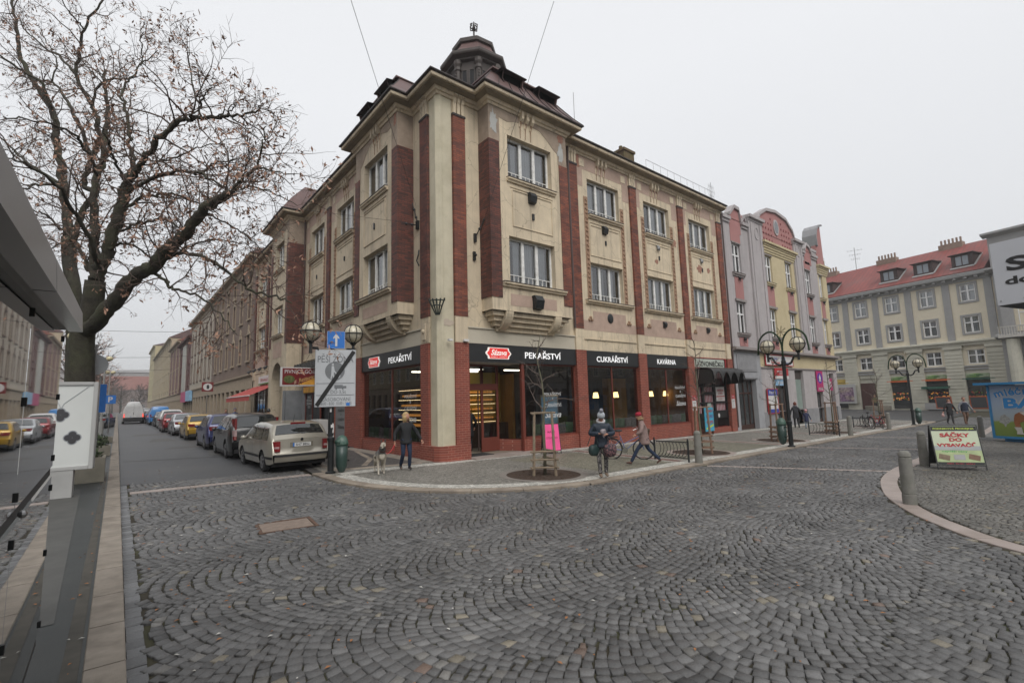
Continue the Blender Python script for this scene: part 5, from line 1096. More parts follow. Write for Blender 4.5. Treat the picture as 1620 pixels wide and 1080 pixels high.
for i,(c,k) in enumerate(WC):
 h=.56 if c<37 else .4
 window(PK,FR,c-h,c+h,9.7,11.65,-.12,lights=2,bar=.085,rail=.62,fm=pw,back=.4,seed=70+i);window(PK,FR,c-h,c+h,5.8,7.8,-.12,lights=2,bar=.085,rail=.62,fm=pw,back=.4,seed=80+i,cm=(mat('red_curtain',(.2,.1,.08)) if i==0 else None))
 sill(PK,FR,c-h-.2,c+h+.2,9.45,9.68,0,.16,gsill if k=='g' else pyel);sill(PK,FR,c-h-.2,c+h+.2,5.55,5.78,0,.18,gsill)
 mb=MB(FR);mb.box(c-h,c+h,0,.02,7.95,9.4);mb.box(c-h,c+h,0,.02,4.95,5.5)
 if k=='g':mb.box(c-h-.1,c+h+.1,0,.02,11.75,12.4)
 mb.build('pink_panel',ppink,PK)
 mb=MB(FR);mb.box(c-h-.06,c+h+.06,.02,.05,11.68,11.76);mb.box(c-h-.15,c+h+.15,.02,.1,7.82,7.98);mb.build('window_head',gsill,PK)
 for z in (9.35,5.4):
  mb=MB(FR);mb.ball((c,.12,z),.1,8,6);mb.tube([(c-.12,.1,z-.05),(c,.16,z-.25),(c+.12,.1,z-.05)],.02,5);mb.build('wall_hook',castiron,PK)
mb=MB(FR);mb.sweep([(20.45,0),(38.5,0)][::1],[(0,0),(0,0)]) if False else None
mb=MB(FR);mb.box(20.45,38.6,-.1,.2,4.6,4.68);mb.box(20.45,38.65,-.1,.36,4.68,4.8);mb.box(20.45,38.6,-.1,.26,4.8,4.86);mb.build('ledge',gsill,PK)
# ground floor
def gf(a,b,z0,z1,m_,w_=0.,holes=(),d=.3,nm='wall'):mb=MB(FR);mb.wall(a,b,z0,z1,list(holes),w_,d);mb.build(nm,m_,PK)
gf(20.45,24.2,-.6,4.6,mat('grey_blue_render',(.33,.335,.35),rough=.9,var=.08,dirt=(.22,.22,.23),dirt_amt=.5),.05,[(20.9,23.35,-.3,2.85)],.5)
mb=MB(FR);mb.box(20.95,23.6,.05,.09,3.35,4.4);mb.box(21.2,23.3,.09,.1,3.45,4.3);mb.box(20.75,23.6,.05,.1,2.9,2.98);mb.build('blank_panel',pdark,PK)
o=text('RESTAURACE',PK,TF(FR,22.3,.105,3.9),1.6,.2,0,mat('faded_text',(.3,.3,.31)),'faded_lettering')
gf(24.2,26.3,-.6,4.6,pgrey,.0);gf(26.3,31.5,.7,3.7,pgrey,0,[(26.35,28.15,.7,2.9),(29.75,31.3,.71,3.55)],.3);gf(31.5,38.5,.7,3.7,pgrey,0,[(33.65,35.0,.7,1.9),(36.7,37.7,.7,3.4)],.3)
gf(24.2,38.5,3.7,4.6,pyel,.015);mb=MB(FR);mb.box(24.2,38.55,0,.08,3.62,3.7);mb.build('ledge',gsill,PK)
for a,b in ((24.2,26.2),(28.2,29.6),(31.4,33.6),(35.1,36.6),(37.8,38.5)):mb=MB(FR);mb.box(a,b,-.3,.06,-.6,.72);mb.build('plinth',pdark,PK)
bdoor=mat('brown_door',(.05,.022,.016),rough=.45,var=.15)
def panes(T,cells,m_f,a,b,z0,z1,w_,nm='door',k=.08,par=None):
 mb=MB(T);mb.box(a,b,w_-.06,w_-.03,z0,z1,1)
 mb.box(a,a+k,w_-.04,w_,z0,z1);mb.box(b-k,b,w_-.04,w_,z0,z1);mb.box(a,b,w_-.04,w_,z1-k,z1);mb.box(a,b,w_-.04,w_,z0,z0+.35)
 for t,x in cells:
  if t=='v':mb.box(x-k/2,x+k/2,w_-.04,w_+.01,z0,z1)
  else:mb.box(a,b,w_-.04,w_+.012,x-k/2,x+k/2)
 return mb.build(nm,[m_f,MATS['dark_glass']],par or PK)
mat('dark_glass',(.03,.034,.036),rough=.06,var=.3,scale=.8,spec=.8)
panes(FR,[('v',21.5),('v',22.15),('v',22.8),('h',2.0)],bdoor,20.9,23.35,-.3,2.85,-.25)
panes(FR,[('v',27.4)],bdoor,26.35,28.15,-.3,2.9,-.2);panes(FR,[],bdoor,33.65,35.0,-.5,1.9,-.2);panes(FR,[],bdoor,36.7,37.7,-.5,3.4,-.25)
mb=MB(FR);mb.box(29.75,31.3,-.25,-.2,.7,3.55,0);mb.box(29.8,31.25,-.2,-.19,.75,2.9,1);mb.box(29.75,31.3,-.2,-.17,2.95,3.5,2);mb.build('shop_window',[bdoor,mat('pale_blind',(.24,.30,.27),rough=.3,var=.1),mat('brown_blind',(.06,.045,.04))],PK)
# signs on the house
def board(label,F,u0,u1,z0,z1,w_,m_,lines,cat='sign',name='wall_sign',frame=None):
 t=thing(name,label,cat,tuple(F@Vector(((u0+u1)/2,w_,(z0+z1)/2))));mb=MB(F);mb.box(u0,u1,w_-.05,w_,z0,z1);o=mb.build('board',m_,t)
 if frame:mb=MB(F);k=.05;mb.box(u0-k,u0,w_-.05,w_+.02,z0-k,z1+k);mb.box(u1,u1+k,w_-.05,w_+.02,z0-k,z1+k);mb.box(u0,u1,w_-.05,w_+.02,z0-k,z0);mb.box(u0,u1,w_-.05,w_+.02,z1,z1+k);mb.build('frame',frame,t)
 for s_,u,z,ww,hh,mm in lines:text(s_,t,TF(F,u,w_+.012,z),ww,hh,0,mm,'lettering',.015)
 return t
bluet=mat('blue_text',(.04,.06,.3));magen=mat('magenta',(.45,.02,.14),rough=.5);red_b=mat('red_board',(.42,.025,.03),rough=.5);lblue=mat('light_blue',(.25,.45,.65),rough=.5);violet=mat('violet',(.12,.03,.3),rough=.5)
board('long white shop sign with blue and red lettering under the house ledge',FR,24.9,29.3,3.85,4.5,.12,wh,[('UBYTOVÁNÍ',25.9,4.3,1.6,.22,bluet),('HAIR',27.7,4.3,.7,.2,bluet),('Bistroset',26.4,4.03,1.4,.2,redt),('Dimoda',28.3,4.02,1.2,.2,bluet)],frame=redt)
t=board('red and white lottery style board below the long white sign',FR,26.15,28.35,2.9,3.65,.12,red_b,[('INTERNETOVÁ\nHERNA',27.2,3.35,1.5,.3,wh)]);mb=MB(FR);mb.box(26.15,28.35,.12,.125,2.9,3.12);mb.build('stripe',wh,t)
board('light blue strip board above the brown shop door',FR,26.3,28.1,2.45,2.88,.06,lblue,[('sluchátka',27.2,2.66,1.2,.2,wh)])
t=board('red framed notice case on the grey house wall',FR,24.72,26.2,.65,2.2,.12,wh,[('Pizzerie',25.45,2.0,1.0,.2,wh)],cat='notice case',name='notice_case',frame=red_b);mb=MB(FR);mb.box(24.72,26.2,.12,.13,1.8,2.2,0);mb.box(24.72,26.2,.12,.13,.65,.9,0);mb.build('stripe',bluet,t)
t=board('tall magenta banner with a violet disc on the house wall',FR,33.65,34.95,1.95,3.55,.1,magen,[('moda',34.3,2.2,.9,.3,wh)],cat='banner',name='banner');mb=MB(FR);mb.prism([(34.3+.55*math.cos(a),3.0+.42*math.sin(a)) for a in [k*math.pi/12 for k in range(24)]],1,.1,.105);mb.build('disc',violet,t)
mb=MB(FR);mb.prism([(34.1,2.75),(34.5,2.75),(34.45,3.1),(34.3,3.3),(34.15,3.1)],1,.105,.11);mb.build('figure',wh,t)
board('small pink banner by the far corner of the gabled house',FR,36.75,37.6,2.0,3.0,-.1,magen,[('%',37.2,2.5,.4,.5,wh)],cat='banner',name='banner')
mb=MB(FR);mb.add([(20.4,.05,13.3),(38.5,.05,13.3),(38.5,-6,15.0),(20.4,-6,15.0)],[(0,1,2,3)]);mb.add([(20.4,-6,15.0),(38.5,-6,15.0),(38.5,-12,13.2),(20.4,-12,13.2)],[(0,1,2,3)]);mb.build('roof',mat('moss_tiles',(.16,.17,.10),rough=.9,var=.2,scale=5),PK)
# its side towards the far square and back
FE=FM(38.5,0,(0,1),(1,0));hs=[(u-.5,u+.5,z,z+1.9) for u in (2,5,8) for z in (5.8,9.7)]
mb=MB(FE);mb.wall(0,12,-.6,13.2,hs,0,.2);mb.build('wall',pyel,PK)
for h in hs:window(PK,FE,*h,-.1,lights=2,bar=.06,rail=.62,fm=pw,curt=False)
mb=MB();mb.quad((20.4,12,-.6),(20.4,12,13.2),(38.5,12,13.2),(38.5,12,-.6));mb.build('rear_wall',pgrey,PK)
# ---------------------------------------------------------------- generic street house
def house(name,label,F,L_,z_eave,wall_m,rows,cols,ww,base_m=None,base_z=4.6,trim=None,roof_m=None,roof_h=3.5,depth=11,gfl='piers',fm=None,arch=False,surround=None,base0=-.4,pil=None,cornice=.55,lights=2,shopm=None,seed=0,lod=False,chimneys=0,dark=False):
 o_=F@Vector((L_/2,-depth/2,base0));t=thing(name,label,'building',tuple(o_));trim=trim or wall_m
 holes=[(c-ww/2,c+ww/2,z0,z1) for c in cols for z0,z1 in rows]
 mb=MB(F);mb.wall(0,L_,base_z,z_eave,holes,0,.25)
 mb.quad((0,0,base0),(0,0,z_eave),(0,-depth,z_eave),(0,-depth,base0));mb.quad((L_,0,base0),(L_,-depth,base0),(L_,-depth,z_eave),(L_,0,z_eave));mb.quad((0,-depth,base0),(0,-depth,z_eave),(L_,-depth,z_eave),(L_,-depth,base0));mb.build('wall',wall_m,t)
 mb=MB(F);r=roof_m or tin;mb.add([(-.1,.6,z_eave+.1),(L_+.1,.6,z_eave+.1),(L_+.1,-depth/2,z_eave+roof_h),(-.1,-depth/2,z_eave+roof_h),(L_+.1,-depth-.5,z_eave+.1),(-.1,-depth-.5,z_eave+.1)],[(0,1,2,3),(3,2,4,5),(0,3,5),(1,4,2)]);mb.build('roof',r,t)
 mb=MB(F);mb.sweep([(0,0),(L_,0)][::1] if F.to_3x3().determinant() <0 else [(L_,0),(0,0)],[(-.1,z_eave-.5),(.08,z_eave-.5),(.12,z_eave-.2),(cornice,z_eave-.1),(cornice,z_eave+.06),(-.1,z_eave+.08)]) if False else mb.prism([(-.05,z_eave-.55),(.1,z_eave-.55),(.14,z_eave-.2),(cornice,z_eave-.12),(cornice+.04,z_eave+.08),(-.05,z_eave+.09)],0,0,L_)
 mb.prism([(-.05,base_z-.15),(.12,base_z-.12),(.22,base_z),(.22,base_z+.1),(-.05,base_z+.15)],0,0,L_);mb.build('cornice',trim,t)
 for i,h in enumerate(holes):
  a,b,z0,z1=h;mb=MB(F);k=.06
  mb.box(a,a+k,-.2,-.12,z0,z1,0);mb.box(b-k,b,-.2,-.12,z0,z1,0);mb.box(a+k,b-k,-.2,-.12,z1-k,z1,0);mb.box(a+k,b-k,-.2,-.12,z0,z0+k,0)
  for q in range(1,lights):x=a+(b-a)*q/lights;mb.box(x-k*.6,x+k*.6,-.2,-.11,z0+k,z1-k,0)
  zz=z0+(z1-z0)*.64;mb.box(a+k,b-k,-.2,-.115,zz-k*.5,zz+k*.5,0);wn=mb.build('window',fm or pw,t)
  mb=MB(F);mb.quad((a,-.16,z0),(a,-.16,z1),(b,-.16,z1),(b,-.16,z0));mb.build('pane',MATS['house_glass_dark' if dark else 'house_glass'],wn)
  mb=MB(F)
  mb.box(a-.12,b+.12,0,.13,z0-.16,z0)
  if surround:
   mb.box(a-.14,a,0,.05,z0,z1+.12);mb.box(b,b+.14,0,.05,z0,z1+.12);mb.box(a,b,0,.05,z1,z1+.12)
   if arch:c=(a+b)/2;mb.prism([(c-(b-a)/2,z1+.12),(c-.25,z1+.35),(c-.24,z1+.7),(c,z1+.9),(c+.24,z1+.7),(c+.25,z1+.35),(c+(b-a)/2,z1+.12)],1,0,.06)
  mb.build('surround',surround or trim,wn)
 if pil:
  for u in pil:mb=MB(F);mb.box(u-.3,u+.3,0,.12,base_z+.15,z_eave-.55);mb.build('pilaster',trim,t)
 bm_=base_m or wall_m
 if gfl=='plain':mb=MB(F);mb.box(0,L_,-.3,.05,base0,base_z);mb.build('ground_floor',bm_,t)
 elif gfl=='piers':
  n=max(2,round(L_/2.6));mb=MB(F);p=L_/n
  mb.wall(0,L_,base0,base_z-.12,[(i*p+.35,(i+1)*p-.35,base0+.01,base_z-1.1) for i in range(n)],.05,.45);mb.build('ground_floor',bm_,t)
  mb=MB(F)
  for i in range(n):
   a,b=i*p+.35,(i+1)*p-.35;mb.box(a,b,-.42,-.38,base0,base_z-1.1,0);mb.box(a,b,-.38,-.33,base0,base0+.6,1)
   for x in (a,(a+b)/2-.04,b-.08):mb.box(x,x+.08,-.38,-.32,base0+.6,base_z-1.1,1)
   mb.box(a,b,-.38,-.32,2.3,2.4,1)
  mb.build('shop_window',[MATS['dark_glass'],shopm or bdoor],t)
 if chimneys:
  for i in range(chimneys):
   u=L_*(i+.5)/chimneys;mb=MB(F);mb.box(u-.9,u+.9,-depth/2-.4,-depth/2+.4,z_eave+roof_h-.8,z_eave+roof_h+.7)
   for k in range(5):mb.cyl((u-.7+k*.35,-depth/2),.11,z_eave+roof_h+.7,z_eave+roof_h+1.35,8)
   mb.build('chimney',mat('chimney_render',(.25,.18,.14),rough=.9,var=.2),t)
 return t
mat('house_glass',(.10,.115,.12),rough=.12,var=.6,scale=1.1,spec=.7);mat('house_glass_dark',(.03,.032,.035),rough=.12,var=.6,scale=1.1,spec=.7)
def sF(y):return FM(0,y,(0,1),(-1,0))
brown=mat('brown_render',(.20,.145,.115),rough=.95,var=.08,scale=1.5,dirt=(.13,.095,.075),dirt_amt=.5,dirt_scale=.5,bump=.2)
btrim=mat('beige_trim',(.36,.29,.21),rough=.9,var=.1);dimg=mat('dim_frame',(.10,.07,.06),rough=.6)
redtile=mat('red_tiles',(.22,.085,.065),rough=.85,var=.2,scale=6)
house('brown_house','brown rendered four-storey house with pale arched window heads past the awning shop',sF(29.1),22.9,14.6,brown,[(5.9,8.1),(9.5,11.7),(12.4,13.7)],[2.4,5.9,9.4,12.9,16.4,19.9],1.15,base_m=btrim,trim=btrim,surround=btrim,arch=True,fm=dimg,shopm=btrim,dark=True,roof_h=3)
house('pale_house','pale house with dark window surrounds and red eaves beyond the brown house',sF(52),22,14.6,mat('pale_render',(.44,.39,.32),rough=.95,var=.08,dirt=(.3,.26,.2),dirt_amt=.4),[(5.7,8.4),(9.7,12.2)],[2,5.6,9.2,12.8,16.4,20],1.2,base_m=btrim,trim=btrim,surround=mat('brown_surround',(.13,.085,.065)),arch=True,fm=dimg,dark=True,roof_m=redtile,roof_h=3)
t=house('brick_house','dark red brick house with a pale central strip further down the street',sF(74),17,13.0,brickmat('brick_far',(.14,.04,.03),(.1,.03,.025),(.08,.05,.04)),[(5.5,8),(9,11.5)],[2.5,14.5],1.4,base_m=btrim,roof_m=tin,roof_h=4,dark=True)
mb=MB(sF(74));mb.box(6,11,0,.15,4.7,12.4);mb.build('pale_strip',mat('pale_strip',(.42,.42,.38)),t)
tt=thing('street_shop_sign','magenta and blue shop sign on the far brick house','sign',(-.4,78,3.7));mb=MB(sF(74));mb.box(.5,7.5,.1,.45,3.0,4.6);mb.build('magenta_board',magen,tt);mb=MB(sF(74));mb.box(-5,.4,.1,.45,3.1,4.6);mb.build('blue_board',lblue,tt)
house('plum_house','dull plum coloured house with pale pilasters far down the street',sF(91),21,14.2,mat('plum_render',(.20,.12,.11),rough=.95,var=.1),[(5.5,8),(9.5,12)],[2,5.5,9,12.5,16,19.2],1.2,base_m=btrim,trim=btrim,roof_m=redtile,pil=[.4,7.2,14.2,20.6],dark=True)
house('beige_house','long beige house with shallow bays far down the street',sF(112),62,17.2,mat('beige_far',(.40,.34,.24),rough=.95,var=.1),[(6,8.5),(10,12.5),(14,16)],[4+k*6 for k in range(10)],2.0,base_m=btrim,roof_m=tin,pil=[1+k*6 for k in range(11)],dark=True)
house('tall_house','tallest pale yellow house closing the far end of the row',sF(174),30,22,mat('yellow_far',(.46,.40,.24),rough=.95,var=.06),[(7,9.5),(12,14.5),(17,19.5)],[5+k*7 for k in range(4)],2.0,base_m=btrim,roof_m=tin,roof_h=2,dark=True,gfl='plain')
# round pub sign on the brown house
t=thing('pub_sign','dark red square street sign with a white disc standing by the brown house','sign',(-1.6,42,3));FQ=FM(-1.3,44,(1,0),(0,-1));mb=MB(FQ);mb.box(-.5,.5,-.08,.08,3.7,4.65);mb.build('board',dred,t)
mb=MB(FQ);mb.prism([(.4*math.cos(a),4.17+.36*math.sin(a)) for a in [k*math.pi/12 for k in range(24)]],1,.08,.09);mb.build('disc',wh,t);mb=MB(FQ);mb.prism([(-.08,3.95),(.12,3.95),(.15,4.2),(.04,4.42),(-.1,4.28)],1,.09,.095);mb.build('figure',black_m,t);mb=MB(FQ);mb.tube([(0,0,0),(0,0,3.4)],.04,6);mb.build('post',steel,t)
# ---------------------------------------------------------------- house with the red roof across the far square
th=math.radians(13);FF=FM(63.5,5.8,(-math.sin(th),-math.cos(th)),(-math.cos(th),math.sin(th)))
fcream=mat('far_cream',(.70,.63,.49),rough=.9,var=.04,bump=.1);fgrey=mat('far_grey',(.33,.325,.32),rough=.9,var=.06);fgreen=mat('far_rustic',(.58,.56,.47),rough=.9,var=.07,dirt=(.27,.26,.2),dirt_amt=.4)
mat('chimney_render',(.25,.18,.14),rough=.9,var=.2)
FB_=thing('red_roofed_house','cream and grey four-storey house with red metal roof across the square','building',tuple(FF@Vector((3,-6,-.4))))
cols=[-12.2,-8.7,-5.2,-1.7,1.75,5.15,8.6,12.2]
hf=[(c-.65,c+.65,z0,z1) for c in cols for z0,z1 in ((10.98,12.78),(7.62,9.36))];h3=[(c-.7,c+.7,4.35,5.85) for c in cols]
mb=MB(FF);mb.wall(-15,14.6,6.9,13.3,hf,0,.2);mb.build('wall',fcream,FB_)
mb=MB(FF);mb.wall(-15,14.6,3.9,6.3,h3,.05,.25);mb.build('wall',fcream,FB_)
mb=MB(FF);mb.quad((-15,0,-.6),(-15,0,13.3),(-15,-14,13.3),(-15,-14,-.6));mb.build('side_wall',fcream,FB_)
pl=[-14.6]+[(a+b)/2 for a,b in zip(cols,cols[1:])]+[13.9]
for u in pl:
 mb=MB(FF);mb.box(u-.32,u+.32,0,.1,6.9,13.2);mb.build('pilaster',fgrey,FB_)
 mb=MB(FF)
 mb.box(u-.75,u+.75,0,.25,-.6,6.0)
 for k in range(15):mb.box(u-.77,u+.77,.25,.31,.35+k*.36,.62+k*.36)
 mb.box(u-.85,u+.85,0,.4,6.0,6.3);mb.build('rusticated_pier',fgreen,FB_)
mb=MB(FF)
for c in cols:
 for z0,z1 in ((10.98,12.78),(7.62,9.36)):
  mb.box(c-.85,c-.65,0,.06,z0-.2,z1+.2);mb.box(c+.65,c+.85,0,.06,z0-.2,z1+.2);mb.box(c-.65,c+.65,0,.06,z1,z1+.2);mb.box(c-.65,c+.65,0,.09,z0-.2,z0)
 mb.box(c-1.0,c+1.0,.05,.2,3.75,3.95);mb.box(c-1.0,c+1.0,.0,.25,4.05,4.2)
mb.build('window_surround',fgrey,FB_)
mb=MB(FF);mb.prism([(-.1,6.3),(.35,6.3),(.45,6.55),(.6,6.65),(.6,6.8),(-.1,6.95)],0,-15,14.6);mb.build('cornice',fgreen,FB_)
mb=MB(FF);mb.prism([(-.1,13.1),(.15,13.1),(.25,13.4),(.75,13.55),(.8,13.85),(.55,13.98),(-.1,14.0)],0,-15,14.6)
mb.build('cornice',fgrey,FB_);mb=MB(FF)
for k in range(33):mb.box(-14.8+k*.9,-14.5+k*.9,.2,.6,13.3,13.5)
mb.build('dentil_row',fgrey,FB_)
rr=bpy.data.materials.new('red_metal_roof');rr.use_nodes=True;_n=rr.node_tree;_b=_n.nodes['Principled BSDF'];_b.inputs['Roughness'].default_value=.6
_t=N(_n,'ShaderNodeTexCoord');_m=N(_n,'ShaderNodeMapping');_m.inputs['Rotation'].default_value=(0,0,th);_n.links.new(_t.outputs['Object'],_m.inputs[0])
_br=N(_n,'ShaderNodeTexBrick');_br.inputs['Color1'].default_value=(.25,.06,.05,1);_br.inputs['Color2'].default_value=(.20,.05,.042,1);_br.inputs['Mortar'].default_value=(.12,.045,.04,1);_br.inputs['Scale'].default_value=1;_br.inputs['Brick Width'].default_value=1.2;_br.inputs['Row Height'].default_value=.5;_br.inputs['Mortar Size'].default_value=.03
_n.links.new(_m.outputs[0],_br.inputs[0]);_no=N(_n,'ShaderNodeTexNoise');_no.inputs['Scale'].default_value=.35;_n.links.new(_t.outputs['Object'],_no.inputs[0]);_x=N(_n,'ShaderNodeMixRGB');_x.inputs[2].default_value=(.16,.10,.09,1);_r2_=N(_n,'ShaderNodeMapRange');_r2_.inputs[1].default_value=.5;_r2_.inputs[2].default_value=.75;_r2_.inputs[4].default_value=.6;_n.links.new(_no.outputs[0],_r2_.inputs[0]);_n.links.new(_r2_.outputs[0],_x.inputs[0]);_n.links.new(_br.outputs[0],_x.inputs[1]);_n.links.new(_x.outputs[0],_b.inputs['Base Color'])
mb=MB(FF);mb.add([(-15,.7,14.0),(14.0,.7,14.0),(14.0,-5,18.2),(-15,-5,18.2),(14.0,-12,14),(-15,-12,14)],[(0,1,2,3),(3,2,4,5),(0,3,5),(1,4,2)]);mb.build('roof',rr,FB_)
for u in (-8.5,-1.7,5.7,9.1,12.6):
 mb=MB(FF);brn=mat('dormer_brown',(.05,.03,.028),rough=.7,var=.1)
 u-=.6
 mb.add([(u-.9,-.35,14.75),(u+.9,-.35,14.75),(u+.9,-.35,16.1),(u-.9,-.35,16.1),(u-.9,-3.0,16.5),(u+.9,-3.0,16.5),(u-.9,-.6,14.7),(u+.9,-.6,14.7)],[(0,1,2,3),(0,3,4),(1,5,2),(3,2,5,4)]);mb.box(u-1.1,u+1.1,-.1,-3.2,16.12,16.2);d=mb.build('dormer',brn,FB_)
 mb=MB(FF);mb.box(u-.6,u+.6,-.35,-.33,14.95,15.95,0);
 mb.build('pane',mat('dormer_glass',(.22,.25,.28),rough=.15,var=.1,spec=.7),d);mb=MB(FF)
 for x in (u-.6,u-.03,u+.54):mb.box(x,x+.07,-.33,-.3,14.95,15.95)
 mb.box(u-.6,u+.6,-.33,-.3,14.88,14.95);mb.box(u-.6,u+.6,-.33,-.3,15.93,16.0);mb.build('frame',brn,d);mb=MB(FF);mb.prism([(-.1,14.6),(.0,14.6),(-.2,14.78),(-.4,14.78)],0,u-1.0,u+1.0)
 mb.add([(u+.95,-.15,14.7),(u+1.15,-.15,14.7),(u+1.15,-2.2,16.2),(u+.95,-2.2,16.2)],[(0,1,2,3)]);mb.build('flashing',fgrey,d)
for i,c in enumerate(cols):
 for z0,z1 in ((10.98,12.78),(7.62,9.36)):window(FB_,FF,c-.65,c+.65,z0,z1,-.08,lights=2,bar=.11,rail=.62,fm=pw,back=.3,seed=100+i)
 window(FB_,FF,c-.7,c+.7,4.35,5.85,-.08,lights=2,bar=.11,rail=.6,fm=pw,back=.3,seed=120+i)
for u in (-11,-4.2,3.0,9.6):
 mb=MB(FF);u+=0;mb.box(u-1.1,u+1.1,-5.4,-4.6,17.6,18.6);
 for k in range(6):mb.tube([(u-.9+k*.36,-5,18.6),(u-.9+k*.36,-5,19.2)],.1,6)
 mb.build('chimney',MATS.get('chimney_render'),FB_)
aer=aerial('aerial',*((FF@Vector((-.8,-5.2,0)))[:2]),18,21.3,[(20.9,.8),(20.3,.6),(19.7,.45)],r=.04,ud=(.3,-.95));tag(aer,'tall roof aerial above the red roof','aerial')
# far ground floor: shops, door
mb=MB(FF);mb.box(-15,14.6,-.1,.05,3.3,3.9);mb.build('wall',fgreen,FB_)
mb=MB(FF);mb.box(-15,14.6,-.3,-.12,-.6,3.3);mb.build('wall',fgreen,FB_)
org=mat('orange_trim',(.62,.13,.03),rough=.5);dgreen=mat('dark_green_trim',(.02,.09,.06),rough=.5);veg=mat('vegetable_sign',(.16,.30,.07),rough=.5,var=.9,scale=2.2,dirt=(.6,.6,.55),dirt_amt=1.,dirt_scale=.7)
for i,(c,tr) in enumerate(((-8.7,dgreen),(-5.2,dgreen),(-1.7,mat('yellow_board',(.5,.36,.08))),(5.15,org),(8.6,org),(12.2,dgreen))):
 panes(FF,[('v',c),('h',2.0)] if i==5 else [('h',2.3)],mat('shop_dark_frame',(.05,.05,.05)),c-1.25,c+1.25,-.3,2.9,-.05,nm='shop_window',par=FB_)
 t=thing('shop_fascia',['green shop fascia far left of the red-roofed house','second green fascia hidden behind the gabled house','yellow fascia left of the brown door','vegetable picture sign with orange band, left of the two orange ones','vegetable picture sign with orange band, right of the two orange ones','vegetable picture sign with green band near the couple'][i],'sign',tuple(FF@Vector((c,.1,3))))
 mb=MB(FF);mb.box(c-1.2,c+1.2,.0,.08,2.95,3.35);mb.build('picture_board',veg if i>2 else tr,t);mb=MB(FF);mb.box(c-1.3,c+1.3,.0,.3,2.72,2.88);mb.build('trim_band',tr,t)
 if i>2:text('OVOCE ZELENINA',t,TF(FF,c-.2,.1,3.15),1.1,.16,0,dgreen,'lettering',.02)
rs=random.Random(9)
for c in (5.15,8.6,12.2):
 mb=MB(FF)
 for k in range(60):mb.ball((c+rs.uniform(-1,1),-.02,rs.choice([.75,.95,1.4])+rs.uniform(-.1,.1)),.07,5,4,rs.randrange(3))
 tag(mb.build('fruit_display',[bread,redt,mat('fruit_green',(.12,.2,.04))],None),'fruit and vegetables piled behind far shop windows','fruit',kind='stuff')
mb=MB(FF);mb.box(7.5,9.7,.0,.7,-.4,.3);mb.build('shop_plinth',fgrey,FB_);mb=MB(FF);mb.box(7.4,9.8,.1,.8,2.0,2.1);mb.box(7.4,9.8,.75,.8,1.85,2.0);mb.build('shop_shelf_awning',dgreen,FB_)
mb=MB(FF);mb.box(.85,2.45,.0,.06,-.4,2.75);mb.box(1.62,1.68,.06,.08,-.4,2.7);mb.build('house_door',mat('red_brown_door',(.07,.025,.02),rough=.6,var=.2),FB_)
# projecting corner wing with balcony
FW=FF@Matrix.Translation((14.6,0,0));mb=MB(FW);mb.box(0,9,-8,.9,-.6,17.0);mb.build('corner_wing',fgrey,FB_)
mb=MB(FW);mb.box(.5,8.5,.9,.95,7.2,13.2);mb.build('corner_wing_field',fcream,FB_)
mb=MB(FW)
for z,d in ((13.3,.9),(6.5,.6),(16.9,.6)):mb.prism([(.9,z),(.9+d*.5,z+.15),(.9+d,z+.25),(.9+d,z+.45),(.9,z+.6)],0,-.3,9)
for u in (.3,2.6):mb.box(u,u+.9,.95,1.15,6.9,13.3)
mb.build('cornice',fgrey,FB_);mb=MB(FW);mb.box(.4,8.6,.9,1.0,14.6,16.2);mb.build('attic_panel',fcream,FB_);
window(FB_,FW@Matrix.Translation((0,1.0,0)),1.5,2.5,7.7,9.9,-.02,lights=2,bar=.07,rail=.6,fm=pw)
mb=MB(FW);mb.tube([(2.1,.92,15.4),(2.1,1.02,15.4)],.45,16);mb.build('round_vent',fgrey,FB_);mb=MB(FW);mb.tube([(2.1,1.02,15.4),(2.1,1.05,15.4)],.28,12);mb.build('vent_hole',black_m,FB_)
mb=MB(FW);mb.box(.2,8,.9,2.2,6.6,6.85)
for k in range(40):mb.box(.25+k*.19,.3+k*.19,2.1,2.15,6.85,7.6)
mb.box(.2,8,2.08,2.17,7.6,7.7);mb.build('balcony',mat('pale_balcony',(.5,.48,.44)),FB_)
for u in (1.0,4):mb=MB(FW);mb.tube([(u,1.5,-.6),(u,1.5,6.5)],.5,14);mb.build('column',fgreen,FB_)
# more of the city round the square, seen mostly in the shop windows
house('square_house_grey','grey house row opposite the bakery, behind the viewpoint',FM(120,-42,(-1,0),(0,1)),124,14,mat('opp_grey',(.30,.28,.25),rough=.9,var=.08),[(5.7,7.8),(9.2,11.3)],[2+k*3.4 for k in range(36)],1.3,base_m=fgrey,roof_m=redtile,gfl='piers',surround=fcream)
house('street_house_opposite','ochre house opposite the street side of the bakery',FM(-30,-14,(0,1),(1,0)),130,13,mat('opp_ochre',(.33,.27,.17),rough=.9,var=.08),[(5.7,7.8),(9.2,11.3)],[2+k*3.5 for k in range(37)],1.3,base_m=btrim,roof_m=redtile,gfl='piers',surround=fcream)
# end of the street
for i,(x,y,l,h,rh,m_,lb) in enumerate([(-30,330,60,13,8,mat('far_brick',(.2,.15,.13)),'large hazy building with a red tiled roof closing the street'),(-45,380,55,26,2,mat('far_block',(.28,.26,.25)),'tall grey block behind the red roof at the street end'),(-120,300,70,15,4,mat('far_block2',(.3,.27,.24)),'low hazy block left of the street end')]):
 house('distant_building',lb,FM(x,y,(1,0),(0,-1)),l,h,m_,[(3+k*3.2,4.8+k*3.2) for k in range(int(h/3.4)-1)],[3+k*5 for k in range(int(l/5))],1.6,base_z=2,gfl='plain',roof_m=redtile if i!=1 else fgrey,roof_h=rh,dark=True,base0=.5)
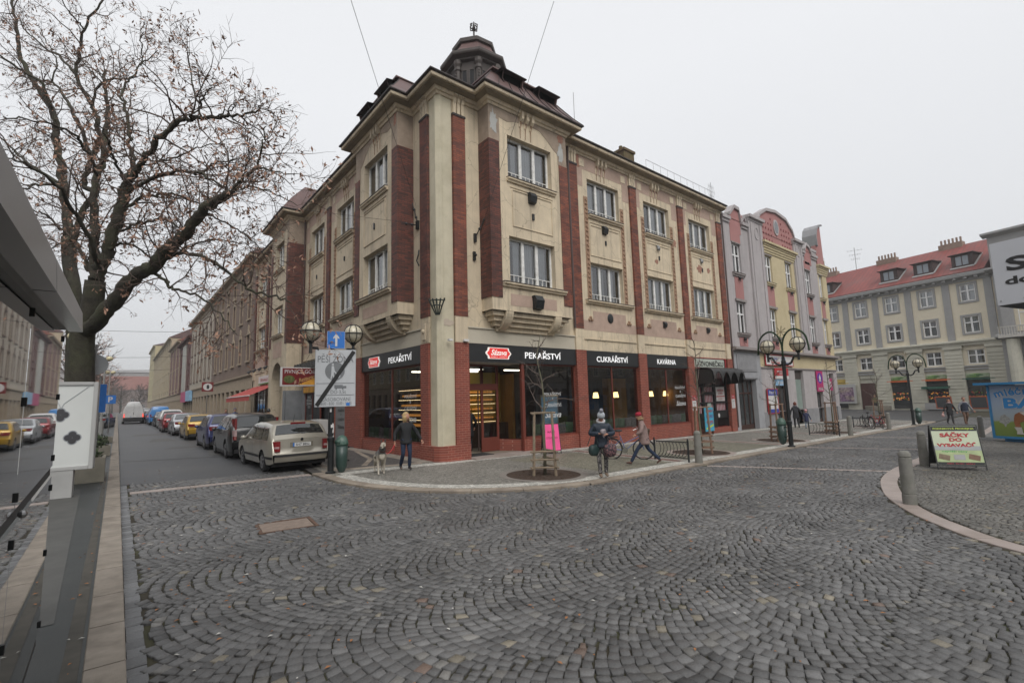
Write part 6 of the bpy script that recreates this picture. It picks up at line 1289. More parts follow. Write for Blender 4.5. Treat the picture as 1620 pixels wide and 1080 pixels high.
# limbs of the two big limes: (radius at foot, radius at tip, points)
LIME_A=[
 (0.328,0.234,[(-9.19,4.25,2.05),(-9.23,4.12,3.12),(-9.25,3.96,4.22),(-9.09,3.73,4.89),(-9.05,3.57,5.7)]),
 (0.137,0.029,[(-9.05,3.57,5.7),(-9.09,3.91,6.07),(-9.16,4.17,7.04),(-9.22,4.43,8.02),(-9.22,4.61,9.19),(-9.12,4.8,9.87),(-9.14,5.02,10.85),(-9.12,5.24,11.61),(-9.24,5.55,12.59),(-9.29,5.83,13.37)]),
 (0.178,0.122,[(-9.05,3.57,5.7),(-8.95,3.5,6.05),(-8.87,3.44,6.42),(-8.75,3.31,7.08),(-8.59,3.13,7.79),(-8.56,3.1,8.26),(-8.52,3.09,8.48)]),
 (0.086,0.014,[(-8.52,3.09,8.48),(-8.33,2.59,8.76),(-8.14,2.1,9.03),(-7.9,1.55,9.38),(-7.57,0.92,9.71),(-7.3,0.42,9.65),(-7.13,-0.01,9.56),(-6.75,-0.6,9.42),(-6.5,-1.09,9.33),(-6.26,-1.56,9.2),(-6.03,-2.06,9.26)]),
 (0.029,0.008,[(-7.13,-0.03,9.54),(-7.14,-0.14,9.87),(-7.05,-0.31,10.06),(-6.93,-0.5,10.25),(-6.94,-0.61,10.59)]),
 (0.023,0.007,[(-7.14,-0.08,9.9),(-7.3,0.22,10.5),(-7.38,0.42,11.32),(-7.43,0.63,11.95)]),
 (0.02,0.007,[(-6.81,-0.53,9.43),(-6.61,-0.81,9.54),(-6.5,-0.99,9.59),(-6.42,-1.16,9.7)]),
 (0.017,0.006,[(-6.54,-1.0,9.3),(-6.27,-1.36,8.92),(-6.07,-1.67,8.61)]),
 (0.069,0.012,[(-8.6,3.16,8.48),(-8.47,3.29,9.0),(-8.4,3.49,9.43),(-8.5,3.79,10.08),(-8.56,4.06,10.66),(-8.71,4.37,11.56),(-8.8,4.68,12.05),(-8.67,4.8,12.62),(-8.39,4.79,13.33),(-7.96,4.65,13.97)]),
 (0.023,0.007,[(-8.39,4.25,13.0),(-8.39,4.33,13.56),(-8.41,4.43,14.18),(-8.35,4.45,14.83)]),
 (0.057,0.017,[(-8.5,3.12,8.26),(-8.21,2.5,8.38),(-7.84,1.83,8.48),(-7.4,1.12,8.46),(-7.22,0.64,8.3),(-7.0,0.14,8.11),(-6.71,-0.39,7.74),(-6.46,-0.9,7.39)]),
 (0.023,0.007,[(-6.99,0.2,8.17),(-6.77,-0.14,8.34),(-6.51,-0.49,8.36),(-6.28,-0.8,8.33),(-6.07,-1.1,8.31)]),
 (0.051,0.012,[(-8.56,3.11,7.77),(-8.18,3.04,8.16),(-7.85,3.04,8.35),(-7.56,3.09,8.46),(-7.0,2.95,8.37),(-6.5,2.88,8.2),(-6.12,2.89,8.04)]),
 (0.04,0.012,[(-8.6,3.11,7.14),(-8.15,2.39,7.22),(-7.79,1.75,7.21),(-7.53,1.23,7.03),(-7.33,0.77,6.76),(-7.04,0.24,6.47)]),
 (0.045,0.012,[(-8.81,3.23,6.58),(-8.58,3.5,6.86),(-8.26,3.72,6.9),(-7.78,3.84,6.65),(-7.43,4.09,6.42)]),
 (0.21,0.084,[(-9.25,3.96,4.22),(-8.99,3.48,4.43),(-8.63,2.87,4.97),(-8.3,2.28,5.53),(-7.91,1.69,5.79),(-7.66,1.19,6.09),(-7.39,0.7,6.4),(-7.18,0.25,6.63),(-6.98,-0.2,6.97),(-6.71,-0.69,7.15),(-6.49,-1.12,7.27)]),
 (0.045,0.012,[(-6.49,-1.12,7.27),(-6.35,-1.37,7.5),(-6.16,-1.66,7.71),(-6.03,-1.92,8.05),(-6.01,-2.09,8.35),(-6.01,-2.24,8.63)]),
 (0.026,0.007,[(-6.17,-1.71,7.7),(-5.97,-2.13,7.68),(-5.68,-2.58,7.41),(-5.45,-3.02,7.3)]),
 (0.029,0.007,[(-6.49,-1.12,7.27),(-6.42,-1.44,7.28),(-6.16,-1.9,7.21),(-5.85,-2.37,6.98),(-5.43,-2.92,6.58)]),
 (0.057,0.012,[(-7.67,1.61,6.0),(-7.39,1.0,6.07),(-7.14,0.43,6.03),(-6.66,-0.28,5.69),(-6.32,-0.86,5.2),(-6.0,-1.44,4.81),(-5.59,-2.11,4.58),(-5.4,-2.6,4.36)]),
 (0.045,0.008,[(-7.87,1.81,5.72),(-7.58,1.31,5.46),(-7.48,0.97,5.18),(-7.18,0.45,5.01),(-6.74,-0.16,4.67),(-6.49,-0.61,4.27),(-6.23,-1.05,3.77)]),
 (0.051,0.029,[(-9.24,3.94,6.05),(-9.46,4.58,6.7),(-9.65,5.21,7.23),(-9.89,5.86,7.98)]),
 (0.029,0.008,[(-7.65,1.31,6.12),(-7.2,1.43,6.37),(-6.63,1.42,6.75),(-5.86,1.31,6.77),(-5.18,1.3,6.6)]),
 (0.029,0.008,[(-6.95,0.07,7.07),(-6.67,0.05,6.96),(-6.24,-0.07,6.75),(-5.81,-0.18,6.46),(-5.34,-0.27,5.81)]),
 (0.051,0.012,[(-8.52,3.09,8.48),(-8.67,2.51,8.66),(-8.84,1.94,8.83),(-8.92,1.3,8.96),(-9.18,0.8,9.13)]),
 (0.069,0.012,[(-8.94,3.43,6.04),(-9.07,2.59,6.26),(-9.46,1.88,7.0),(-9.72,1.13,7.33),(-10.16,0.55,7.52),(-10.47,-0.09,7.37)]),
 (0.045,0.012,[(-9.18,3.84,8.89),(-9.4,3.29,9.33),(-9.65,2.82,9.5),(-10.0,2.46,9.48),(-10.44,2.19,9.36),(-10.89,1.94,9.15)]),
 (0.029,0.007,[(-8.14,2.54,9.21),(-7.84,2.63,9.25),(-7.4,2.57,9.46),(-6.95,2.48,9.86),(-6.33,2.26,10.17),(-5.76,2.09,10.49)]),
]
LIME_B=[
 (0.272,0.233,[(-9.89,13.85,1.8),(-9.95,13.49,4.48),(-10.05,13.18,6.96),(-10.29,13.17,8.31),(-10.39,13.08,9.44)]),
 (0.178,0.028,[(-10.39,13.08,9.44),(-10.55,13.12,10.82),(-10.78,13.22,12.13),(-10.81,13.3,12.55),(-11.06,13.41,13.89),(-11.19,13.47,14.95),(-11.72,13.88,15.93),(-12.08,14.17,16.69),(-12.5,14.5,17.55),(-12.69,14.59,18.7),(-12.92,14.71,19.93),(-13.13,14.82,21.1)]),
 (0.067,0.017,[(-11.25,13.45,14.98),(-11.6,13.13,15.98),(-12.39,13.24,16.43),(-12.91,13.18,16.7),(-13.65,13.29,16.95)]),
 (0.122,0.023,[(-10.31,13.05,9.22),(-10.15,12.69,9.51),(-9.91,12.15,10.5),(-9.58,11.6,11.09),(-9.94,11.67,11.32),(-9.76,11.19,12.25),(-9.56,10.76,12.86),(-9.59,10.5,13.5),(-9.78,10.37,14.13),(-9.95,10.27,14.47),(-10.38,10.3,15.34),(-10.25,9.86,16.27),(-10.17,9.52,16.85),(-9.74,8.84,17.72),(-9.63,8.49,18.22)]),
 (0.056,0.011,[(-9.85,10.59,14.22),(-9.66,10.01,14.89),(-9.18,9.26,15.05),(-8.9,8.74,14.87),(-8.32,7.94,14.8)]),
 (0.056,0.011,[(-10.4,10.59,15.5),(-11.01,11.33,16.44),(-11.54,12.06,17.05),(-12.18,12.84,17.95),(-12.63,13.44,19.0)]),
 (0.073,0.017,[(-9.77,11.05,12.49),(-10.32,11.72,14.14),(-10.8,12.41,15.28),(-11.3,13.14,16.21),(-11.83,14.0,16.52),(-12.58,15.01,17.02)]),
 (0.033,0.011,[(-11.31,13.17,16.22),(-11.24,13.25,17.28),(-11.63,13.74,18.21),(-12.04,14.22,19.24)]),
 (0.067,0.017,[(-10.72,13.0,11.67),(-10.9,12.54,11.44),(-11.44,12.36,11.23),(-11.62,11.92,10.83),(-12.15,11.7,10.84)]),
 (0.067,0.017,[(-10.72,13.0,11.67),(-11.71,14.32,12.62),(-12.25,15.3,13.36),(-13.2,16.54,14.6),(-14.27,17.9,15.72)]),
 (0.056,0.017,[(-10.45,13.07,9.81),(-10.66,12.77,9.68),(-10.96,12.49,9.99),(-11.32,12.27,10.13),(-12.02,12.32,10.32)]),
 (0.033,0.011,[(-10.17,9.41,16.78),(-10.41,9.27,17.02),(-10.79,9.22,17.44),(-10.99,8.98,18.07)]),
 (0.045,0.011,[(-10.39,13.08,9.44),(-10.16,13.94,9.0),(-10.7,15.25,9.7),(-11.45,16.86,9.54),(-12.25,18.5,9.5)]),
]
# ---------------------------------------------------------------- trees
bark=mat('lime_bark',(.05,.044,.033),rough=.95,var=.35,scale=6,dirt=(.075,.085,.04),dirt_amt=.6,dirt_scale=1.5,bump=1.,bscale=25,bdist=.03)
twig_m=mat('twigs',(.10,.072,.058),rough=.95,var=.3,scale=5)
leaf_m=mat('brown_leaf',(.34,.20,.14),rough=.9,var=.45,scale=2.5)
young_bark=mat('young_bark',(.13,.12,.085),rough=.9,var=.3,scale=10,dirt=(.12,.14,.05),dirt_amt=.5,dirt_scale=4)
def spline(P,n=4):
 P=[Vector(p) for p in P];Q=[P[0]*2-P[1]]+P+[P[-1]*2-P[-2]];out=[]
 for i in range(1,len(Q)-2):
  for k in range(n):
   t=k/n;p0,p1,p2,p3=Q[i-1:i+3];out.append(.5*((2*p1)+(p2-p0)*t+(2*p0-5*p1+4*p2-p3)*t*t+(3*p1-p0-3*p2+p3)*t**3))
 out.append(P[-1]);return out
def wobble(p0,d,L_,n,rs,curl=.25,up=.1):
 pts=[p0.copy()];d=d.normalized()
 for i in range(n):
  d=(d+Vector((rs.gauss(0,curl),rs.gauss(0,curl),rs.gauss(0,curl)+up))).normalized();pts.append(pts[-1]+d*(L_/n))
 return pts
def big_tree(name,label,limbs,seed,leaves=1.0,dens=1.0):
 rs=random.Random(seed);t=thing(name,label,'tree',(*limbs[0][2][0][:2],gz(*limbs[0][2][0][:2])+.08),group='big bare trees on the left pavement')
 lf=MB()
 def leafc(p,n):
  for _ in range(n):
   c=p+Vector((rs.gauss(0,.05),rs.gauss(0,.05),rs.gauss(-.05,.05)));s_=rs.uniform(.026,.05)
   a=Vector((rs.gauss(0,1),rs.gauss(0,1),rs.gauss(0,1))).normalized()*s_;b=Vector((rs.gauss(0,1),rs.gauss(0,1),rs.gauss(-.5,1))).normalized()*s_*1.6
   lf.add([c-b,c+a*.7,c+b,c-a*.7],[(0,1,2,3)])
 tr=MB();base=limbs[0];sp=spline(base[2]);g=gz(sp[0].x,sp[0].y)+.08
 full=[Vector((sp[0].x+.05,sp[0].y,g-.1)),Vector((sp[0].x+.03,sp[0].y,g+.25)),Vector((sp[0].x,sp[0].y,g+.9))]+sp
 rr=[base[0]*1.5,base[0]*1.18,base[0]*1.05]+[base[0]+(base[1]-base[0])*i/(len(sp)-1) for i in range(len(sp))]
 tr.tube(full,rr,16);tr.build('trunk',bark,t,smooth=True)
 mods=MB()
 tw=MB()
 for r0,r1,P in limbs[1:]:
  sp=spline(P,5);k=len(sp)
  sp=[p+Vector((rs.gauss(0,.025),rs.gauss(0,.025),rs.gauss(0,.025)))*(1 if 0<i<k-1 else 0) for i,p in enumerate(sp)]
  rad=[r0*((1-i/(k-1))**.8)+r1*(1-(1-i/(k-1))**.8) for i in range(k)]
  rad=[r*rs.uniform(.93,1.1) for r in rad]
  lm=MB();lm.tube(sp,rad,9 if r0>.1 else 6)
  L_=0
  nxt=.25
  for i in range(1,k):
   seg=(sp[i]-sp[i-1]).length;L_+=seg
   while L_>nxt:
    nxt+=rs.uniform(.16,.42)/dens
    if rad[i] >.16 and rs.random() <.75:continue
    d=(sp[i]-sp[i-1]).normalized();side=d.cross(Vector((rs.gauss(0,1),rs.gauss(0,1),rs.gauss(0,1)))).normalized()
    bl=rs.uniform(.7,2.1)*(1 if rad[i] >.03 else .6);q=wobble(sp[i],side+d*.7+Vector((0,0,.15)),bl,6,rs,.24,.02)
    rb=min(rad[i]*.45,.024);tw.tube(q,[rb*(1-.75*j/6)+.003 for j in range(7)],4,cap=False)
    for j in range(1,7):
     for _ in range(rs.choice((1,1,2,2))):
      d2=(q[j]-q[j-1]).normalized();s2=d2.cross(Vector((rs.gauss(0,1),rs.gauss(0,1),rs.gauss(0,1)))).normalized()
      q2=wobble(q[j],s2+d2*.8,rs.uniform(.25,.75),3,rs,.25,0);tw.tube(q2,[.0075,.0055,.004,.0025],3,cap=False)
      for e in (1,2,3):
       if rs.random() <.5:
        d3=(q2[e]-q2[e-1]).normalized();s3=d3.cross(Vector((rs.gauss(0,1),rs.gauss(0,1),rs.gauss(0,1)))).normalized()
        q3=[q2[e],q2[e]+(s3+d3).normalized()*rs.uniform(.1,.3)];tw.tube(q3,[.004,.0025],3,cap=False)
        if rs.random() <.3*leaves:leafc(q3[1],rs.randint(2,5))
      if rs.random() <.27*leaves:leafc(q2[-1],rs.randint(2,6))
  lm.build('limb',bark,t,smooth=True)
 print('tree',name,len(tw.f),len(lf.f))
 tag(tw.build('twigs',twig_m,t),kind='stuff');tag(lf.build('leaves',leaf_m,t),kind='stuff');return t
big_tree('lime_tree','large spreading tree with brown withered leaves, its low limb reaching over the street',LIME_A,3,dens=.9)
big_tree('lime_tree','tall dark tree behind the spreading one, cut off by the left edge',LIME_B,8,dens=.65)
def simple_tree(name,label,x,y,h,r,spread,seed,group,leaves=0,colour=None,z0=None,twigs_n=3,cat='tree',zf=.4,tr_m=None):
 rs=random.Random(seed);t=thing(name,label,cat,(x,y,z0 if z0 is not None else gz(x,y)),group=group);B0=Vector((0,0,0))
 tr=MB();P=[B0+Vector((rs.gauss(0,.012*h*i/6),rs.gauss(0,.012*h*i/6),h*.95*i/6)) for i in range(7)];tr.tube(P,[r*(1-.13*i) for i in range(7)],8);tr.build('trunk',tr_m or bark,t,world=False,smooth=True)
 tw=MB();lf=MB();k=max(6,int(h*3.2))
 for i in range(k):
  f=zf+(1-zf)*i/k;j=f*6;a=int(min(j,5));p=P[a].lerp(P[a+1],min(j-a,1));an=i*2.4+rs.uniform(-.5,.5);L_=spread*(1.15-f)*rs.uniform(.7,1.15)+.15*spread
  q=wobble(p,Vector((math.cos(an),math.sin(an),.75)),L_,5,rs,.18,.04);tw.tube(q,[r*.38*(1-.16*e) for e in range(6)],4,cap=False)
  for e in range(1,6):
   for _ in range(twigs_n):
    d2=(q[e]-q[e-1]).normalized();s2=d2.cross(Vector((rs.gauss(0,1),rs.gauss(0,1),rs.gauss(0,1)))).normalized()
    q2=wobble(q[e],s2*.8+d2,L_*rs.uniform(.15,.4),3,rs,.25,.03);tw.tube(q2,[r*.14,r*.11,r*.08,r*.05],3,cap=False)
    if rs.random() <leaves:
     for _k in range(4):
      c=q2[-1]+Vector((rs.gauss(0,.12),rs.gauss(0,.12),rs.gauss(0,.12)));s_=.05*h/6;lf.add([c+Vector((s_,0,0)),c+Vector((0,s_,s_*.5)),c+Vector((-s_,0,0)),c+Vector((0,-s_,-s_*.5))],[(0,1,2,3)])
 tag(tw.build('branches',colour or twig_m,t,world=False),kind='stuff')
 if lf.f:tag(lf.build('leaves',leaf_m,t,world=False),kind='stuff')
 return t
# young street trees tied between stakes
stake_m=mat('stake_wood',(.24,.185,.13),rough=.9,var=.25,scale=9,dirt=(.12,.11,.07),dirt_amt=.5,dirt_scale=4,bump=.5,bscale=60)
stake_r=mat('stake_wood_reddish',(.23,.145,.10),rough=.9,var=.25,scale=9,dirt=(.13,.10,.07),dirt_amt=.5,dirt_scale=4)
YT=[(.6,-4.42,4.0,'before the bakery door'),(8.0,-4.75,4.3,'behind the kerb bollard'),(14.6,-4.7,4.0,'just left of the garlanded lamp'),(20.6,-5.0,4.0,'between the far railings'),(30.6,-4.6,4.0,'by the red bicycle')]
for i,(x,y,h,lb) in enumerate(YT):
 t=simple_tree('young_tree','thin bare young tree '+lb,x,y,h,.045,1.15,20+i,'young staked street trees',z0=gz(x,y)+PH,twigs_n=2,tr_m=young_bark,colour=mat('young_twigs',(.13,.10,.085),rough=.9));
 s=thing('tree_stakes','wooden stake frame with rungs of the tree '+lb,'tree support',(x,y,gz(x,y)+PH),rz=.5+.3*i,group='wooden stake frames of the young trees');rs=random.Random(i);ps=[]
 for k in range(3):
  a=k*2.094+.3;b0=Vector((.34*math.cos(a),.34*math.sin(a),-.05));b1=Vector((.27*math.cos(a),.27*math.sin(a),1.68));ps.append((b0,b1));mb=MB();mb.tube([b0,b1],[.042,.036],8);mb.build('stake',stake_m if i<1 else stake_r,s,world=False)
 for f in (.14,.26,.38,.97):
  for k in range(3):
   if f>.9 and k==2:continue
   p,q=ps[k][0].lerp(ps[k][1],f+.01*k),ps[(k+1) %3][0].lerp(ps[(k+1) %3][1],f+.01*k);d=(q-p).normalized()*.1;mb=MB();mb.tube([p-d,q+d],.026,6);mb.build('rung',stake_m if i<1 else stake_r,s,world=False)
# trees further down the left street and round the square
rs=random.Random(77)
k=0
for x,y,h,sp_,lf_ in ((-11.2,34,8,3.6,.10),(-10.6,52,9,4.2,.2),(-11.2,66,9,4,.15),(-12,85,9,4,.15),(-12.5,105,10,4.5,.1),(-13,130,10,4.5,.1),(-12.5,160,10,5,.1)):
 simple_tree('street_tree',['bare reddish tree nearest behind the parking sign','second bare tree down the left pavement','third bare tree down the left pavement','fourth bare tree down the left pavement','fifth bare tree down the left pavement','sixth bare tree down the left pavement','last bare tree down the left pavement'][k],x,y,h,.16,sp_,40+k,'bare trees down the left pavement',leaves=lf_);k+=1
for i in range(16):
 x= -34+i*4.6+rs.uniform(-1.5,1.5);y=235+rs.uniform(-20,45);simple_tree('distant_tree',f"{'hazy bare tree at the far street end, '+['first','second','third','fourth','fifth','sixth','seventh','eighth','ninth','tenth','eleventh','twelfth','thirteenth','fourteenth','fifteenth','sixteenth'][i]+' from the left'}",x,y,rs.uniform(11,15),.35,6,60+i,'hazy trees closing the street',leaves=.0,zf=.25,z0=gz(x,120)-.1,twigs_n=3)
for i,(x,y) in enumerate([(-14,-24),(-4,-30),(8,-27),(-19,-8),(-18,14),(16,-30)]):
 simple_tree('square_tree',['bare tree behind the viewpoint, nearest the glass shelter','bare tree behind the viewpoint on the square','bare tree behind the viewpoint before the grey houses','bare tree on the left pavement behind the shelter','bare tree on the left pavement past the shelter','bare tree behind the viewpoint at the right'][i],x,y,10,.25,4.5,90+i,'bare trees round the square')
# ---------------------------------------------------------------- street furniture
globe=glassmat('globe_glass',(.88,.83,.68),refl=.5,base=.03,milk=.5);globe_in=mat('globe_milky',(.70,.66,.50),rough=.5,var=.12,scale=4)
lampblk=mat('lamp_black',(.012,.014,.015),rough=.38,var=.2)
garl=mat('fir_garland',(.02,.045,.02),rough=.9,var=.4,scale=30);binm=mat('bin_green',(.022,.05,.042),rough=.45,var=.15,coat=.2)
def lamp(label,x,y,rz,garland=True,base=PH,zoff=0.):
 t=thing('lamp_post',label,'lamp post',(x,y,gz(x,y)+base),rz,'twin globe lamp posts')
 mb=MB();mb.lathe([(.14,0),(.14,.04),(.085,.07),(.085,.9),(.1,.92),(.1,1.0),(.075,1.03),(.07,3.25),(.09,3.27),(.09,3.42),(.06,3.46),(.055,3.6)],n=16);mb.build('post',lampblk,t,world=False,smooth=False)
 mb=MB()
 for s in (-1,1):
  mb.tube([(0,0,3.3),(s*.16,0,3.26),(s*.3,0,3.32),(s*.4,0,3.5),(s*.44,0,3.58),(s*.62,0,3.58)],.042,8);mb.tube([(s*.62,0,3.42),(s*.62,0,3.78)],[.05,.04],10);mb.lathe([(.05,3.7),(.11,3.78),(.05,3.8)],(s*.62,0,0),12)
 mb.build('arm',lampblk,t,world=False)
 for s in (-1,1):
  c=(s*.62,0,4.06);mb=MB();mb.ball(c,.265,24,14);g=mb.build('globe',globe_in if False else globe,t,world=False,smooth=True)
  mb=MB();mb.cyl((s*.62,0),.09,3.8,4.12,12);mb.lathe([(.03,4.12),(.2,4.1),(.235,4.07),(.235,4.17),(.16,4.25),(.03,4.28)],(s*.62,0,0),16);mb.build('lamp_core',globe_in,g,world=False)
  mb=MB()
  for k in range(4):
   a=k*math.pi/4;mb.tube([(c[0]+.285*math.cos(p)*math.cos(a),.285*math.cos(p)*math.sin(a),c[2]+.285*math.sin(p)) for p in [q*math.pi/12 for q in range(25)]],.011,5,cap=False)
  mb.tube([(c[0]+.288*math.cos(p),.288*math.sin(p),c[2]) for p in [q*math.pi/12 for q in range(25)]],.016,5,cap=False);mb.build('cage',lampblk,g,world=False)
 if garland:
  mb=MB();rs=random.Random(3)
  for s in (-1,1):
   P=[Vector((s*x_,0,z_)) for x_,z_ in ((.0,3.6),(.02,4.1),(.14,4.45),(.4,4.66),(.68,4.62),(.93,4.38),(1.02,4.0),(1.04,3.75))];P=spline(P,5);mb.tube(P,.035,6)
   for i in range(len(P)-1):
    for _ in range(10):
     p=P[i].lerp(P[i+1],rs.random());v=Vector((rs.gauss(0,1),rs.gauss(0,1),rs.gauss(0,1))).normalized();a=v.orthogonal().normalized()*.008;mb.add([p+a,p-a,p+v*.075],[(0,1,2)])
  mb.build('garland',garl,t,world=False)
  mb=MB()
  for k in range(8):a=k*math.pi/4+.2;mb.tube([(0,0,4.62),(.24*math.cos(a),0,4.62+.24*math.sin(a))],[.012,.02],4)
  mb.build('star',mat('star_gold',(.3,.25,.15),rough=.4),t,world=False)
 return t
def bin_(label,x,y,z,rz):
 t=thing('litter_bin',label,'litter bin',(x,y,z),rz,'green litter bins on the lamp posts')
 mb=MB();mb.lathe([(.03,.0),(.09,.04),(.15,.18),(.165,.4),(.165,.78)],n=20);mb.build('bin_body',binm,t,world=False,smooth=True)
 mb=MB();mb.lathe([(.178,.78),(.182,.82),(.17,.9),(.13,1.0),(.07,1.05),(.0,1.065)],n=20);mb.box(-.1,.1,-.185,-.15,.84,.93);mb.build('bin_lid',mat('bin_lid',(.04,.10,.075),rough=.5,dirt=(.25,.28,.25),dirt_amt=.4,dirt_scale=6),t,world=False,smooth=True)
 mb=MB();mb.box(-.02,.02,.1,.26,.3,.34);mb.box(-.02,.02,.1,.26,.68,.72);mb.build('bracket',lampblk,t,world=False);return t
lamp('twin globe lamp post carrying the road signs at the corner',-3.55,.12,math.radians(0),garland=False)
for o_,(x,y,rz,lb) in enumerate(((12.55,-6.0,90,'garlanded twin globe lamp post with star, before the gabled house'),(32.6,-5.9,90,'small farther garlanded lamp post near the walking couple'))):lamp(lb,x,y,math.radians(rz-8))
bin_('domed green litter bin beside the sign pole',-3.27,.02,gz(-3.27,0)+PH+.0,math.radians(-70))
bin_('dark green litter bin on the lamp before the gabled house',12.38,-5.76,gz(12.4,-5.8)+PH+.08,math.radians(150));bin_('litter bin on the farthest lamp post',32.85,-6.15,gz(32.6,-6)+.1,math.radians(-90))
# road signs
sgrey=mat('sign_grey',(.50,.52,.54),rough=.5,var=.05,dirt=(.38,.39,.4),dirt_amt=.3,dirt_scale=2);sblue=mat('sign_blue',(.025,.17,.55),rough=.4);sink=mat('sign_ink',(.16,.17,.18),rough=.5);bld=mat('black_tape',(.01,.01,.01),rough=.5)
a_=math.radians(16);GS=FM(-3.55,.12,(math.cos(a_),-math.sin(a_)),(-math.sin(a_),-math.cos(a_)))
t=thing('one_way_sign','square blue sign with white arrow on the corner lamp post','road sign',tuple(GS@Vector((.1,.12,4.0))));mb=MB(GS);mb.box(-.22+.06,.34+.0,.10,.12,3.66,4.18);mb.build('sign_plate',sblue,t,bevel=.01)
mb=MB(GS);mb.prism([(.065,3.73),(.125,3.73),(.125,3.98),(.18,3.95),(.18,3.99),(.095,4.11),(.01,3.99),(.01,3.95),(.065,3.98)],1,.12,.125);mb.build('arrow',wh,t);mb=MB(GS)
for q in ((-.16,-.145,3.66,4.18),(.325,.34,3.66,4.18),(-.145,.325,3.66,3.675),(-.145,.325,4.165,4.18)):mb.box(q[0]+.004,q[1]-.004,.12,.124,q[2]+.004,q[3]-.004)
mb.build('border',wh,t)
t=thing('zone_sign','large pale pedestrian zone sign crossed out with a black bar','road sign',tuple(GS@Vector((.1,.12,2.8))));GZ=GS@Matrix.Translation((.09,0,2.8)) @Matrix.Rotation(math.radians(0),4,'Y');mb=MB(GZ);mb.box(-.56,.56,.13,.15,-.83,.83);mb.build('sign_plate',sgrey,t,bevel=.012)
def GT(u,z):return TF(GZ,u,.156,z)
text('PĚŠÍ ZÓNA',t,GT(0,.58),.98,.26,0,sink,'lettering',.0)
mb=MB(GZ);mb.prism([(-.02+.27*math.cos(k*math.pi/14),.2+.27*math.sin(k*math.pi/14)) for k in range(28)],1,.15,.156);mb.build('sign_disc',mat('disc_grey',(.18,.19,.2),rough=.5),t)
mb=MB(GZ) # walking adult and child
mb.ball((-.08,.16,.39),.03,8,6,sc=(1,.2,1));mb.prism([(-.11,.35),(-.05,.35),(-.03,.22),(.04,.12),(.03,.1),(-.05,.18),(-.05,.1),(-.02,-.03),(-.05,-.03),(-.09,.08),(-.11,-.03),(-.14,-.03),(-.12,.12)],1,.156,.162);mb.ball((.1,.16,.2),.022,8,6,sc=(1,.2,1));mb.prism([(.08,.17),(.12,.17),(.13,.08),(.12,-.02),(.1,.05),(.08,-.02),(.07,.08)],1,.156,.162);mb.build('walkers',sgrey,t)
mb=MB(GZ);mb.box(-.52,.52,.15,.156,-.16,-.145);mb.box(-.52,.52,.15,.156,-.5,-.485);mb.box(-.03,.2,.15,.156,-.3,-.2);mb.box(.2,.3,.15,.156,-.3,-.23);mb.ball((.02,.152,-.31),.025,8,5,sc=(1,.2,1));mb.ball((.2,.152,-.31),.025,8,5,sc=(1,.2,1));mb.build('sign_lines',sink,t)
text('DO 3,5t',t,GT(.08,-.41),.42,.12,0,sink);text('ZÁSOBOVÁNÍ',t,GT(.02,-.6),.8,.12,0,sink);text('18.00 - 8.00  10.00 - 11.30',t,GT(.02,-.73),.85,.09,0,sink)
mb=MB(GZ);mb.box(.3,.4,.15,.157,-.8,-.72);mb.build('sticker',sblue,t)
mb=MB(GZ@Matrix.Rotation(math.radians(90-math.degrees(math.atan2(1.56,1.0))),4,'Y'));mb.box(-.055,.055,.158,.175,-.93,.93);mb.build('cross_bar',bld,t,bevel=.02)
mb=MB(GS);
for z in (2.2,3.3,3.8):mb.box(-.1,.1,-.09,.12,z,z+.05)
mb.build('clamp',steel,t)
rs=random.Random(5)
for k in range(7):mb=MB(GS);z=1.1+rs.random()*1.2;u=rs.uniform(-.05,.03);mb.tube([(0,0,z),(0,0,z+rs.uniform(.05,.16))],.079+.001*k,12,cap=False);
t_=thing('pole_stickers','torn paper stickers round the corner sign pole','stickers',(-3.55,.12,1.5));mb=MB(GS)
for k in range(9):
 z=1.05+rs.random()*1.1;a0=rs.uniform(-.7,.7);mb.add([(.081*math.sin(a0+j*.3),.081*math.cos(a0+j*.3),z+dz) for j in range(3) for dz in (0,rs.uniform(.07,.16))],[(0,1,3,2),(2,3,5,4)])
mb.build('sticker',wh,t_)
# bollards
gran_b=mat('bollard_granite',(.21,.205,.185),rough=.85,var=.14,scale=6,dirt=(.09,.095,.06),dirt_amt=.65,dirt_scale=2.2,bump=.4,bscale=90)
def bollard(label,x,y,off,rz=0,h=.98,r=.11):
 t=thing('bollard',label,'bollard',(x,y,gz(x,y)+off),rz,'round granite bollards');mb=MB();mb.lathe([(r*1.02,-.1),(r*1.02,.17),(r*.96,.175),(r*.96,.19),(r*1.0,.195),(r*.93,h*.86),(r*.84,h*.865),(r*.84,h*.885),(r*.93,h*.89),(r*.88,h*.95),(r*.6,h*.99),(0,h)],n=24);smooth_angle(mb.build('bollard_post',gran_b,t,world=False),35);t.rotation_euler=(0,0,rz)
 return t
for q in ((3.22,-11.6,.004,'granite bollard nearest the viewpoint on the pale stone strip'),(9.75,-10.62,.004,'granite bollard half hidden by the vacuum bag advertising frame'),(23.3,-10.25,.004,'granite bollard just left of the milk bar kiosk'),(5.6,-6.0,PH,'granite bollard on the kerb beside the first low railing'),(20.2,-5.85,PH,'granite bollard on the kerb at the second low railing'),(26.6,-5.95,PH,'leaning granite bollard by the red bicycle')):
 bollard(q[3],*q[:3])
